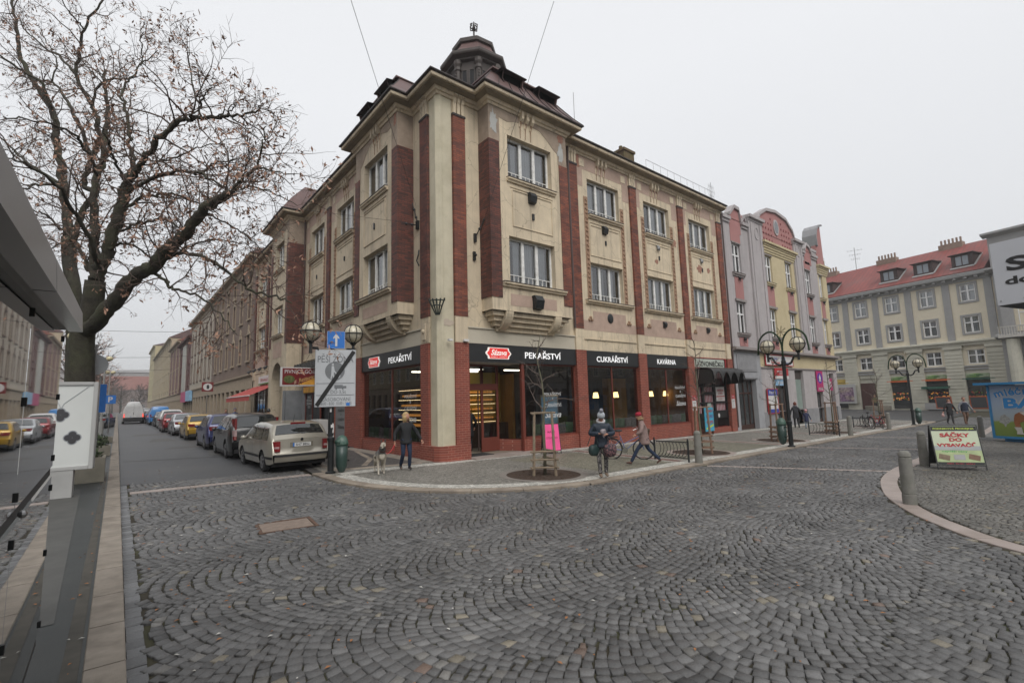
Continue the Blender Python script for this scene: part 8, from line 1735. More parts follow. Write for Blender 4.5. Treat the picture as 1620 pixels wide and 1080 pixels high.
 if plate:
  yy=interp([(z,y_) for y_,z in sorted(S[:max(4,len(S)//6)],key=lambda p:p[1])],.85) if False else None
  zp=spare if spare else .82
  # rear skin y at that height
  cand=[a for a,b in S if abs(b-zp) <.09 and a<L*.35];yp=min(cand) if cand else 0
  mb=MB();mb.box(-.26,.26,yp-.065,yp-.0,zp-.055,zp+.055);pl_=mb.build('number_plate',plate_m,t,world=False);mb=MB();mb.box(-.26,-.215,yp-.067,yp-.064,zp-.055,zp+.055);mb.build('plate_band',sblue,pl_,world=False)
  if detail:o=text(plate,None,Matrix(((1,0,0,.02),(0,0,-1,yp-.069),(0,1,0,zp),(0,0,0,1))),.4,.07,0,black_m,'plate_text',.01);o.parent=pl_
 # bumper strip, mirrors, handles
 mb=MB();
 for s in (-1,1):
  for yy in (L*.42,L*.62):
   z=interp(belt,yy)-.09;h=hw(yy,z);mb.box(s*h-(0 if s>0 else .03),s*h+(.03 if s>0 else 0),yy-.09,yy+.09,z-.015,z+.012)
 mb.build('door_handle',trim_m if not stripe else pnt,t,world=False)
 for s in (-1,1):
  yy=windows[-1][1][0]-.1;z=interp(belt,yy)+.06;h=hw(yy,z);mb=MB();mb.ball((s*(h+.11),yy,z),.085,10,7,sc=(1.1,.7,.85));mb.tube([(s*h,yy,z-.03),(s*(h+.1),yy,z-.02)],.02,5);mb.build('wing_mirror',pnt,t,world=False,smooth=True)
 mb=MB();
 for s in (-1,1):
  vs=[]
  for k in range(21):yy=L*.07+L*.86*k/20;z=.2 if False else max(.24,0);
  for yy0,yy1 in ((.02,wheels[0]-wr-.06),(wheels[0]+wr+.06,wheels[1]-wr-.06),(wheels[1]+wr+.06,L-.03)):
   n=6
   for k in range(n):
    a,b=yy0+(yy1-yy0)*k/n,yy0+(yy1-yy0)*(k+1)/n;z=.46 if stripe else .23;hh=.035 if stripe else .06;ha,hb=hw(a,z),hw(b,z)
    mb.add([(s*(ha+.008),a,z-hh),(s*(hb+.008),b,z-hh),(s*(hb+.012),b,z+hh),(s*(ha+.012),a,z+hh)],[(0,1,2,3) if s>0 else (3,2,1,0)])
 h=hw(0,.45);
 if stripe:mb.box(-h+.04,h-.04,-.062,-.03,.49,.55)
 else:mb.box(-h+.08,h-.08,-.055,-.02,.24,.38)
 mb.build('bumper_trim',trim_m,t,world=False)
 if rails:
  mb=MB()
  for s in (-1,1):
   yy=[L*.14,L*.2,L*.5,L*.56];mb.tube([(s*(hw(L*.3,top(L*.3))-.08),a,top(a)+d) for a,d in zip(yy,(.0,.05,.05,0))],.018,5)
  mb.build('roof_rail',trim_m,t,world=False)
 mb=MB();ya=L*.2;mb.tube([(0,ya,top(ya)+.02),(0,ya-.12,top(ya)+.26)],[.008,.004],4);mb.build('aerial',trim_m,t,world=False)
 # shut lines
 mb=MB()
 for s in (-1,1):
  for yy in (windows[0][1][0]+.0,windows[-1][0][0]+.0) if len(windows) >1 else (L*.4,):
   zs=np.linspace(.3,interp(belt,yy),7)
   for a,b in zip(zs,zs[1:]):mb.add([(s*(hw(yy,a)+.003),yy-.005,a),(s*(hw(yy,a)+.003),yy+.005,a),(s*(hw(yy,b)+.003),yy+.005,b),(s*(hw(yy,b)+.003),yy-.005,b)],[(0,1,2,3) if s>0 else (3,2,1,0)])
 mb.build('door_gap',trim_m,t,world=False)
 return t,top,hw,S
def strip_light(t,y,z,w_,m_=None,h=.03):
 mb=MB();mb.box(-w_,w_,y-.03,y+.01,z-h,z+h);mb.build('brake_light',m_ or tail_m,t,world=False)
# estate: beige silver, nearest
EST=[(.06,.33),(.0,.45),(.0,.56),(.04,.6),(.06,.98),(.2,1.1),(.42,1.36),(.5,1.42),(1.3,1.475),(2.1,1.47),(2.55,1.42),(3.3,1.0),(3.45,.96),(4.2,.8),(4.42,.66),(4.5,.5),(4.46,.3)]
estw=[((.38,.98),(1.0,.975),(1.08,1.36),(.62,1.33)),((1.08,.975),(1.95,.965),(1.95,1.40),(1.16,1.37)),((2.03,.96),(3.02,.93),(2.58,1.36),(2.03,1.40))]
champ=paint('champagne_paint',(.46,.43,.36),.5)
t,top,hwf,S_=car('parked_estate','beige silver estate car parked nearest the corner','car',-3.98,1.42,math.radians(1.5),4.5,1.76,EST,(.93,3.52),.315,[(0,.95),(2,.94),(3.2,.9),(4.5,.78)],champ,estw,rear_glass=((.215,1.1),(.43,1.37)),front_glass=((2.6,1.4),(3.3,1.02)),stripe=True,tl=[((.02,.64,.94,.2,.2),tail_m),((.012,.73,.79,.17,.1),tailw)],plate='5H7 8852',rails=False)
strip_light(t,.44,1.435,.22)
mb=MB();mb.tube([(.1,.24,1.13),(-.35,.21,1.17)],.012,5);mb.box(.02,.14,.16,.22,1.1,1.15);mb.build('rear_wiper',trim_m,t,world=False);mb=MB();mb.tube([(0,.02,.97),(0,.0,.97)],.045,14);mb.build('badge',chrome,t,world=False)
mb=MB();mb.box(-.33,.33,.0,.03,.75,.89);mb.build('plate_recess_shade',mat('champ_shaded',(.2,.18,.14),rough=.5),t,world=False)  # shade of the plate recess painted as a flat darker piece of body colour
# black suv
SUV=[(.06,.4),(.0,.52),(.0,.66),(.05,.7),(.04,1.02),(.12,1.15),(.4,1.56),(.5,1.62),(1.4,1.68),(2.3,1.66),(2.75,1.6),(3.45,1.14),(3.6,1.1),(4.25,.98),(4.45,.82),(4.53,.6),(4.48,.36)]
suvw=[((.45,1.12),(.98,1.1),(1.05,1.5),(.75,1.5)),((1.08,1.1),(2.0,1.08),(2.05,1.57),(1.2,1.55)),((2.1,1.08),(3.2,1.04),(2.75,1.52),(2.12,1.57))]
car('parked_suv','black off-road car with tall red tail lamps behind the beige estate','car',-4.17,6.55,0,4.53,1.82,SUV,(.95,3.57),.35,[(0,1.1),(4.5,.95)],paint('black_paint_car',(.012,.013,.014)),suvw,rear_glass=((.12,1.15),(.38,1.53)),front_glass=((2.8,1.58),(3.44,1.16)),tl=[((.12,1.0,1.52,.12,.24),tail_m),((.0,.86,1.08,.14,.2),tailw),((.0,.72,.86,.14,.2),tail_m)],plate='3H4 2210',spare=.93)
HAT=[(.06,.34),(.0,.46),(.0,.62),(.05,.66),(.06,.92),(.16,1.05),(.4,1.36),(.5,1.42),(1.2,1.47),(1.9,1.46),(2.4,1.38),(3.1,.98),(3.3,.94),(4.0,.8),(4.2,.66),(4.28,.5),(4.22,.3)]
hatw=[((.5,.97),(.95,.965),(.98,1.33),(.72,1.3)),((1.02,.965),(1.85,.95),(1.86,1.39),(1.06,1.35)),((1.92,.95),(2.85,.92),(2.42,1.33),(1.92,1.39))]
MPV=[(y,z*1.09 if z>.7 else z) for y,z in HAT];mpvw=[tuple((y,z*1.09) for y,z in q) for q in hatw]
car('parked_hatchback','dark blue people carrier third in the parked row','car',-4.27,11.75,0,4.28,1.8,MPV,(.88,3.45),.33,[(0,1.04),(4.3,.9)],paint('blue_paint',(.035,.045,.14)),mpvw,rear_glass=((.17,1.16),(.4,1.49)),front_glass=((2.42,1.5),(3.1,1.1)),tl=[((.03,.88,1.06,.4,.26),tail_m)],plate='2H9 4471',detail=0)
car('parked_hatchback','mustard yellow hatchback fourth in the parked row','car',-4.3,19.9,0,4.28,1.8,HAT,(.88,3.45),.315,[(0,.95),(4.3,.85)],paint('yellow_paint',(.46,.27,.02)),hatw,rear_glass=((.17,1.06),(.4,1.36)),front_glass=((2.4,1.38),(3.1,1.0)),tl=[((.03,.8,.95,.36,.22),tail_m)],plate='4H1 9003',detail=0)
SED=[(.06,.34),(.0,.46),(.0,.6),(.05,.7),(.1,.98),(.35,1.04),(.75,1.08),(1.45,1.4),(1.7,1.45),(2.3,1.46),(2.8,1.4),(3.55,.98),(3.75,.95),(4.45,.82),(4.65,.68),(4.72,.5),(4.66,.3)]
sedw=[((.95,.99),(1.25,.985),(1.45,1.28),(1.3,1.24)),((1.32,.985),(2.2,.965),(2.2,1.38),(1.6,1.34)),((2.27,.965),(3.25,.93),(2.82,1.34),(2.27,1.38))]
def sedan(lb,x,y,p,name='parked_sedan',rz=0,group='cars parked along the right kerb',pl='1H5 3321'):return car(name,lb,'car',x,y,rz,4.72,1.82,SED,(1.0,3.75),.32,[(0,.98),(1.5,.97),(4.7,.83)],p,sedw,rear_glass=((.8,1.1),(1.44,1.39)),front_glass=((2.82,1.4),(3.54,1.0)),tl=[((.06,.78,.93,.38,.25),tail_m)],plate=pl,detail=0,group=group)
silver=paint('silver_paint',(.42,.44,.46),.5);whitep=paint('white_paint',(.62,.62,.61),0);darkp=paint('dark_paint',(.02,.022,.03));redc=paint('red_car_paint',(.22,.012,.018));navy=paint('navy_paint',(.015,.02,.06))
sedan('silver saloon car fifth in the parked row',-4.5,25.6,silver)
def hatch(lb,x,y,p,**k):return car('parked_hatchback',lb,'car',x,y,0,4.28,1.8,HAT,(.88,3.45),.315,[(0,.95),(4.3,.85)],p,hatw,rear_glass=((.17,1.06),(.4,1.36)),front_glass=((2.4,1.38),(3.1,1.0)),tl=[((.03,.8,.95,.36,.22),tail_m)],plate='4H7 1182',detail=0,**k)
def suv(lb,x,y,p,**k):return car('parked_suv',lb,'car',x,y,0,4.53,1.82,SUV,(.95,3.57),.35,[(0,1.1),(4.5,.95)],p,suvw,rear_glass=((.12,1.15),(.38,1.53)),front_glass=((2.8,1.58),(3.44,1.16)),tl=[((.03,.9,1.08,.3,.2),tail_m)],plate='6H2 7719',spare=.75,detail=0,**k)
hatch('dark red hatchback sixth in the parked row',-4.75,31.4,redc);suv('white off-road car seventh in the parked row',-4.6,37.5,whitep);sedan('dark saloon eighth in the parked row, before the blue van',-4.6,43.5,darkp)
sedan('dark blue saloon just beyond the blue van',-4.9,56.5,navy);hatch('dark hatchback second beyond the blue van',-4.9,62.5,darkp);hatch('white hatchback third beyond the blue van',-5.0,68.5,whitep);sedan('dark saloon fourth beyond the blue van',-5.0,74.5,darkp);suv('last pale car visible in the parked row',-5.1,81,silver);hatch('very last dark car of the far parked row',-5.1,87,darkp)
VAN=[(.05,.4),(.0,.55),(.0,.9),(.03,1.9),(.12,2.28),(.3,2.36),(2.8,2.42),(3.7,2.35),(4.6,1.35),(5.1,1.15),(5.35,.9),(5.4,.45)]
vanw=[((3.3,1.35),(4.35,1.3),(3.9,1.9),(3.3,1.95))]
VANS=[(y,z*.82 if z>.7 else z) for y,z in VAN];vansw=[tuple((y,z*.82) for y,z in q) for q in vanw]
t,*_=car('parked_van','bright blue delivery van in the parked row','van',-4.75,50,0,5.4,1.95,VANS,(1.0,4.3),.34,[(0,1.15),(5.4,1.0)],paint('bright_blue_paint',(.04,.22,.55),0),vansw,front_glass=((3.8,1.85),(4.58,1.12)),rear_glass=((.04,1.2),(.12,1.75)),tl=[((.0,.8,1.15,.12,.06),tail_m)],plate='7H0 5582',detail=0,roof_in=.12)
t,*_=car('driving_van','tall white van driving away down the street','van',-6.85,58,0,5.4,2.05,[(y,z*1.06 if z>.7 else z) for y,z in VAN],(1.0,4.3),.36,[(0,1.4),(5.4,1.2)],whitep,vanw,front_glass=((3.8,2.3),(4.58,1.45)),plate='8H1 6640',detail=0,roof_in=.12,group='moving vehicles',tl=[((.0,.75,1.15,.12,.06),mat('tail_lit',(.6,.05,.03),emit=(1,.08,.04),estr=1.2))])
mb=MB();mb.box(-.9,.9,-.06,-.01,.42,.72);mb.build('rear_bumper',trim_m,t,world=False);mb=MB();mb.box(-.006,.006,-.052,-.03,.72,2.3);mb.box(-.05,.02,-.07,-.03,1.1,1.25);mb.build('door_gap',trim_m,t,world=False)
t=sedan('black saloon parked on the left pavement',-9.95,43.5,darkp,group='cars on the left side',rz=math.radians(-8));t=hatch('white hatchback parked on the left pavement',-10.9,36.5,whitep);sedan('far silver saloon at the left of the street',-10.2,60,silver,group='cars on the left side')
hatch('dark red car on the left pavement behind the poster case',-10.3,17.5,redc)
# a few cars on the square across, mirrored in the windows
hatch('silver hatchback far behind the viewpoint',-22,-20,silver)
# bicycles
def bicycle(label,x,y,rz,fr_m,off=PH,lean=.08,basket=False,sc=1.,child=False):
 t=thing('bicycle',label,'bicycle',(x,y,gz(x,y)+off),rz);Tn=Matrix.Rotation(lean,4,'X') @Matrix.Scale(sc,4);R=.34
 for wx in (-.52,.52):
  mb=MB(Tn);mb.tube([(wx+R*math.cos(k*math.pi/14),0,R+R*math.sin(k*math.pi/14)) for k in range(29)],.019,6,cap=False);w_=mb.build('wheel',tyre_m,t,world=False)
  mb=MB(Tn)
  for k in range(12):a=k*math.pi/6;mb.tube([(wx,0,R),(wx+(R-.02)*math.cos(a),0,R+(R-.02)*math.sin(a))],.003,3)
  mb.tube([(wx+(R-.025)*math.cos(k*math.pi/12),0,R+(R-.025)*math.sin(k*math.pi/12)) for k in range(25)],.009,4,cap=False);mb.build('rim',chrome,w_,world=False)
 mb=MB(Tn);A,Bq,Cq,Dq,Eq=(-.52,0,R),(-.08,0,.30),(-.22,0,.78),(.36,0,.82),(.40,0,.68)
 for p,q in ((A,Bq),(A,(-.2,0,.66)),(Bq,Cq),(Bq,Eq),((-.14,0,.5),(.38,0,.75)),(Dq,(.52,0,R))):mb.tube([p,q],.016,6)
 mb.build('frame',fr_m,t,world=False)
 mb=MB(Tn);mb.tube([(-.24,0,.78),(-.25,0,.92)],.012,5);mb.ball((-.27,0,.95),.12,10,6,sc=(1.1,.65,.35));mb.build('saddle',trim_m,t,world=False)
 mb=MB(Tn);mb.tube([(.36,0,.82),(.34,0,1.0)],.014,5);mb.tube([(.2,-.28,1.0),(.3,-.24,1.04),(.36,0,1.01),(.3,.24,1.04),(.2,.28,1.0)],.012,5);mb.build('handlebar',steel,t,world=False)
 mb=MB(Tn);mb.tube([(-.08,-.04,.3),(-.08,.04,.3)],.09,12);mb.tube([(-.08,.05,.3),(0,.06,.16)],.012,4);mb.tube([(-.08,-.05,.3),(-.16,-.06,.44)],.012,4);mb.build('pedal_crank',chrome,t,world=False)
 mb=MB(Tn);P_=[(wx+(R+.03)*math.cos(a),0,R+(R+.03)*math.sin(a)) for wx in (-.52,) for a in [k*math.pi/10 for k in range(0,10)]];mb.tube(P_,.014,4);mb.box(-.75,-.3,-.06,.06,.73,.75);mb.build('mudguard',trim_m,t,world=False)
 if basket:mb=MB(Tn);mb.prism([(.42,.72),(.68,.72),(.74,.98),(.40,.98)],1,-.15,.15);mb.build('basket',mat('wicker',(.07,.04,.025),rough=.9,var=.4,scale=30),t,world=False)
 return t
bicycle('pale blue bicycle with basket parked between the two women',4.85,-3.9,math.radians(-52),mat('bike_blue',(.16,.2,.36),rough=.35,metal=.3),lean=.1,basket=True)
bicycle('red bicycle leaning on the farthest low railing',27.0,-5.25,math.radians(60),mat('bike_red',(.42,.03,.05),rough=.35),lean=.12);bicycle('second small bicycle with green bag at the farthest railing',27.15,-4.8,math.radians(40),mat('bike_black',(.02,.02,.02),rough=.4),lean=-.1)
# ---------------------------------------------------------------- people and the dog
skin_m=mat('skin',(.50,.27,.19),rough=.6,var=.05);hair_bl=mat('hair_blonde',(.45,.32,.15),rough=.55,var=.25,scale=30);hair_br=mat('hair_brown',(.09,.04,.025),rough=.6,var=.2,scale=30);jeans=mat('jeans',(.012,.024,.055),rough=.85,var=.2,scale=14);blackc=mat('black_cloth',(.010,.011,.013),rough=.75,var=.25,scale=9);shoe=mat('black_shoe',(.01,.01,.011),rough=.5)
def skin_mesh(name,chains,mats,parent,sub=2,root=0):
 """chains: list of [(x,y,z,rx,ry),...]; equal points are merged"""
 vs,es,rr=[],[],[];idx={}
 for ch in chains:
  prev=None
  for p in ch:
   k=tuple(round(c,4) for c in p[:3])
   if k not in idx:idx[k] =len(vs);vs.append(p[:3]);rr.append((p[3],p[4] if len(p) >4 else p[3]))
   i=idx[k]
   if prev is not None and prev!=i:es.append((prev,i))
   prev=i
 me=bpy.data.meshes.new(name);me.from_pydata(vs,es,[]);o=bpy.data.objects.new(name,me)
 md=o.modifiers.new('skin','SKIN');md.use_smooth_shade=True
 for i,(a,b) in enumerate(rr):me.skin_vertices[0].data[i].radius=(a,b);me.skin_vertices[0].data[i].use_root=(i==root)
 sb=o.modifiers.new('sub','SUBSURF');sb.levels=sub;sb.render_levels=sub
 me2=baked(o);me2.name=name;bpy.data.meshes.remove(me)
 me2.materials.clear();me2.materials.append(mats);ob=bpy.data.objects.new(name,me2);COL.objects.link(ob);ob.parent=parent;me2.polygons.foreach_set('use_smooth',[True]*len(me2.polygons));return ob
def head_mb(c,yaw,pitch,s=1.):
 """head with nose, eyes, mouth, ears; c = centre of the head, looks along +y before rotation"""
 T=Matrix.Translation(c) @Matrix.Rotation(yaw,4,'Z') @Matrix.Rotation(pitch,4,'X') @Matrix.Scale(s,4);mb=MB(T);nu,nv=20,16;vs=[]
 for i in range(nv+1):
  v=math.pi*i/nv
  for j in range(nu):
   u=2*math.pi*j/nu;x=math.sin(v)*math.cos(u);y=math.sin(v)*math.sin(u);z= -math.cos(v);X,Y,Z=.075*x,.095*y,.118*z
   if z< -.1:k=1-.38*((-z-.1)/.9)**1.4;X*=k;Y*=(k if y<0 else 1-.12*(-z))
   if y>0:f=max(0,1-abs(x)/.28)*max(0,1-abs(z+.12)/.24);Y+=.026*f;f=max(0,1-abs(abs(x)-.36)/.22)*max(0,1-abs(z-.06)/.18);Y-=.012*f
   vs.append((X,Y,Z))
 fs=[(i*nu+j,i*nu+(j+1) %nu,(i+1)*nu+(j+1) %nu,(i+1)*nu+j) for i in range(nv) for j in range(nu)];mb.add(vs,fs)
 for s_ in (-1,1):mb.ball((s_*.076,-.005,-.005),.022,8,6,sc=(.45,.8,1.3))
 mb.tube([(0,-.015,-.06),(0,-.03,-.16)],[.052,.056],12);return mb,T
def face(T,par,s=1.):
 mb=MB(T);
 for s_ in (-1,1):mb.ball((s_*.028,.083,.008),.0095,8,6,sc=(1.3,.6,.8));mb.ball((s_*.028,.088,.03),.012,6,4,sc=(1.5,.3,.3))
 mb.build('eyes',mat('eye_dark',(.04,.03,.025),rough=.4),par,world=False)
 mb=MB(T);mb.ball((0,.086,-.062),.02,10,6,sc=(1.2,.35,.35));mb.build('lips',mat('lips',(.35,.1,.09),rough=.5),par,world=False)
def hand(T,par,side=1,curl=.7,m_=None,s=1.):
 """palm + four fingers + thumb; local -z points to the finger tips, thumb to +y"""
 C_=[];W_=Vector
 def P(x,y,z,r):q=T@Vector((x*s,y*s,z*s));return (q.x,q.y,q.z,r*s,r*s)
 C_.append([P(0,0,.0,.026),P(0,0,-.04,.03),P(0,0,-.075,.028)])
 o=skin_mesh('hand',C_,m_ or skin_m,par,1);mb=MB()
 for k,(yy,ln) in enumerate(((.028,.068),(.010,.078),(-.009,.072),(-.027,.055))):
  c=curl+.05*k;p=T@Vector((0,yy*s,-.075*s));pts=[p];a=c*.4;zz,xx= -.075,0
  for seg in (.45,.32,.23):zz-=ln*seg*math.cos(a);xx+=side*ln*seg*math.sin(a);a+=c;pts.append(T@Vector((xx*s,yy*s,zz*s)))
  mb.tube(pts,[.010*s,.0095*s,.0085*s,.006*s],6)
 mb.tube([T@Vector((0,.022*s,-.02*s)),T@Vector((side*.015*s,.048*s,-.045*s)),T@Vector((side*.028*s,.052*s,-.075*s))],[.012*s,.011*s,.008*s],6);mb.build('fingers',m_ or skin_m,o,world=False,smooth=True);return o
def person(name,label,x,y,heading,H,hip,J,top_m,leg_m,shoe_m,coat=None,off=PH,hair=None,head=(0,0),waist=.14,chest=.155,leg=.085,boots=None,hands=(True,True),hood=None,coat_len=None,skin_r=1.,group=None,arm=.055,belly=None,z_extra=0.):
 """J: joint positions in metres, local x to the person's right, y forward. keys: lk,la,lt,rk,ra,rt (knee, ankle, toe), ls,le,lw ... (elbow, wrist), lean"""
 t=thing(name,label,'person',(x,y,gz(x,y)+off+z_extra),heading,group);k=H/1.7
 lean=J.get('lean',0.);pz=hip;ch=(0+J.get('sway',0),lean*.5,1.28*k);nk=(J.get('sway',0),lean*.8,1.44*k);hp=(0,0,pz)
 sh=lambda s:(s*.158*k*J.get('shw',1)+J.get('sway',0),lean*.7,1.335*k)
 hc=Vector(J['head']) if 'head' in J else Vector((J.get('sway',0),lean*1.1+.02,1.585*k))
 # body
 bc=[[(0,0,pz,.125*k,.10*k),(0,lean*.25,1.1*k,.12*k,.095*k),(*ch,.135*k,.1*k),(*nk,.055*k,.055*k),(nk[0],nk[1]+.01,nk[2]+.06*k,.05*k,.05*k)]]
 for s,c in ((-1,'l'),(1,'r')):
  h=(s*.09*k,0,pz-.02);kn,an,to=J[c+'k'],J[c+'a'],J[c+'t'];bc.append([(0,0,pz,.125*k,.1*k),(*h,.08*k),(*kn,.052*k),(*an,.035*k),(*to,.026*k)])
  el,wr_=J[c+'e'],J[c+'w'];bc.append([(*ch,.135*k,.1*k),(*sh(s),.05*k),(*el,.038*k),(*wr_,.026*k)])
 body=skin_mesh('body',bc,skin_m,t,1)
 mb,T=head_mb(hc,math.radians(head[0]),math.radians(head[1]),k if k>.8 else k*1.2);hm=mb.build('head',skin_m,t,world=False,smooth=True);face(T,hm)
 # garments
 bl=pz-.15 if coat_len is None else coat_len;cm=coat or top_m;L_=[]
 z_=[pz+.12,1.12*k,1.27*k,1.375*k]
 b0=(0,lean*.0,bl);chain=[(0,0.0,bl,(waist+.065)*k,(waist+.035)*k),(0,lean*.05,bl+.07,(waist+.05)*k,(waist+.02)*k),(0,lean*.1,(bl+pz)/2+.08,(waist+.03)*k,(waist+.0)*k),(0,lean*.25,1.1*k,waist*k,(waist-.02)*k),(*ch,chest*.97*k,(chest-.035)*k),(nk[0],nk[1]-.0,nk[2]-.035,.095*k,.085*k),(nk[0],nk[1]+.01,nk[2]+.035*k,.075*k,.075*k)]
 G_=[chain]
 for s,c in ((-1,'l'),(1,'r')):
  el,wr_=Vector(J[c+'e']),Vector(J[c+'w']);G_.append([(*ch,chest*k,(chest-.035)*k),(*sh(s),(arm+.018)*k),(*(Vector(sh(s)).lerp(el,.5)),(arm+.006)*k),(*el,arm*k),(*(el.lerp(wr_,.6)),arm*.85*k),(*el.lerp(wr_,.96),arm*.72*k)])
 skin_mesh('jacket' if coat_len is None else 'coat',G_,cm,t,2)
 G_=[[(0,0,pz+.0,.12*k,.1*k)]]
 for s,c in ((-1,'l'),(1,'r')):
  kn,an=Vector(J[c+'k']),Vector(J[c+'a']);h=Vector((s*.085*k,0,pz-.05));G_.append([(0,0,pz+.0,.12*k,.10*k),(*h,leg*1.1*k,leg*1.15*k),(*h.lerp(kn,.5),leg*.95*k),(*kn,leg*.74*k),(*kn.lerp(an,.4),leg*.72*k),(*kn.lerp(an,1.0),leg*.62*k)])
 skin_mesh('trousers',G_,leg_m,t,2)
 for s,c in ((-1,'l'),(1,'r')):
  kn,an,to=Vector(J[c+'k']),Vector(J[c+'a']),Vector(J[c+'t']);d=(to-an);heel=an-d*.25;mid=an.lerp(to,.55)
  ch_=[(heel.x,heel.y,heel.z-.03*k,.04*k,.038*k),(an.x,an.y,an.z-.01*k,.05*k,.048*k),(mid.x,mid.y,mid.z,.044*k,.032*k),(to.x,to.y,to.z,.034*k,.022*k)];chs=[ch_]
  if boots:q=an.lerp(kn,boots);chs.append([(an.x,an.y,an.z-.015*k,.045*k,.042*k),(*an.lerp(kn,.3),.068*k),(*an.lerp(kn,boots*.75),.08*k),(*q,.084*k)])
  skin_mesh('boot' if boots else 'shoe',chs,shoe_m,t,2)
 for i,(s,c) in enumerate(((-1,'l'),(1,'r'))):
  if hands[i]:
   el,wr_=Vector(J[c+'e']),Vector(J[c+'w']);d=(wr_-el).normalized();T2=(Matrix.Translation(wr_) @d.to_track_quat('-Z','Y').to_matrix().to_4x4());hand(T2,t,-s,.6,s=k)
 return t,T,k
def hairdo(T,par,m_,length=.16,vol=1.,back=True,seed=0,wind=0):
 mb=MB(T);rs=random.Random(seed);nu,nv=20,12;vs=[]
 for i in range(nv+1):
  v=math.pi*(.0+.62*i/nv)
  for j in range(nu):
   u=2*math.pi*j/nu;y=math.sin(v)*math.sin(u);x=math.sin(v)*math.cos(u);z=math.cos(v);Y=.108*y*vol-.01;X=.088*x*vol;Z=.128*z*vol+.004
   if y>.2 and z<.55:Y*=.55;Z=max(Z,.068)
   if i==nv and y<.35:Z-=0
   vs.append((X,Y,Z))
 mb.add(vs,[(i*nu+j,(i+1)*nu+j,(i+1)*nu+(j+1) %nu,i*nu+(j+1) %nu) for i in range(nv) for j in range(nu)])
 if length:
  for q in range(46):
   a=math.pi*1.0+math.pi*(q/45)*1.0;a=math.radians(165)+math.radians(210)*q/45;x,y=math.cos(a),math.sin(a);l=length*rs.uniform(.75,1.1)
   mb.tube([(x*.08,y*.095,.03),(x*.092,y*.108,-.04),(x*.09+wind*.02,y*.11,-.04-l*.5),(x*.1+wind*.07*(1-abs(x)*.3),y*.12-.02,-.04-l)],[.016,.019,.016,.006],5)
 return mb.build('hair',m_,par,world=False,smooth=True)
cosd=lambda a:math.cos(math.radians(a))
# 1 blonde woman walking with the dog; she faces the viewer's right (towards -y/+x)
HD=math.radians(166)   # local +y (forward) rotated by this angle: heading vector = (-sin, cos)
J=dict(lean=.0,lk=(-.09,.10,.50),la=(-.10,-.02,.10),lt=(-.11,.13,.045),rk=(.10,.06,.49),ra=(.12,-.20,.14),rt=(.13,-.04,.05),le=(-.33,.02,1.08),lw=(-.42,.14,.86),re=(.32,-.05,1.08),rw=(.34,.04,.84))
t,T,k=person('person','blonde woman in black jacket and jeans walking a husky dog',-1.72,-.95,HD,1.68,.90,J,blackc,jeans,shoe,head=(48,4),waist=.15,chest=.165,arm=.06)
hairdo(T,t,hair_bl,.15,1.05,wind=-1.1,seed=3)
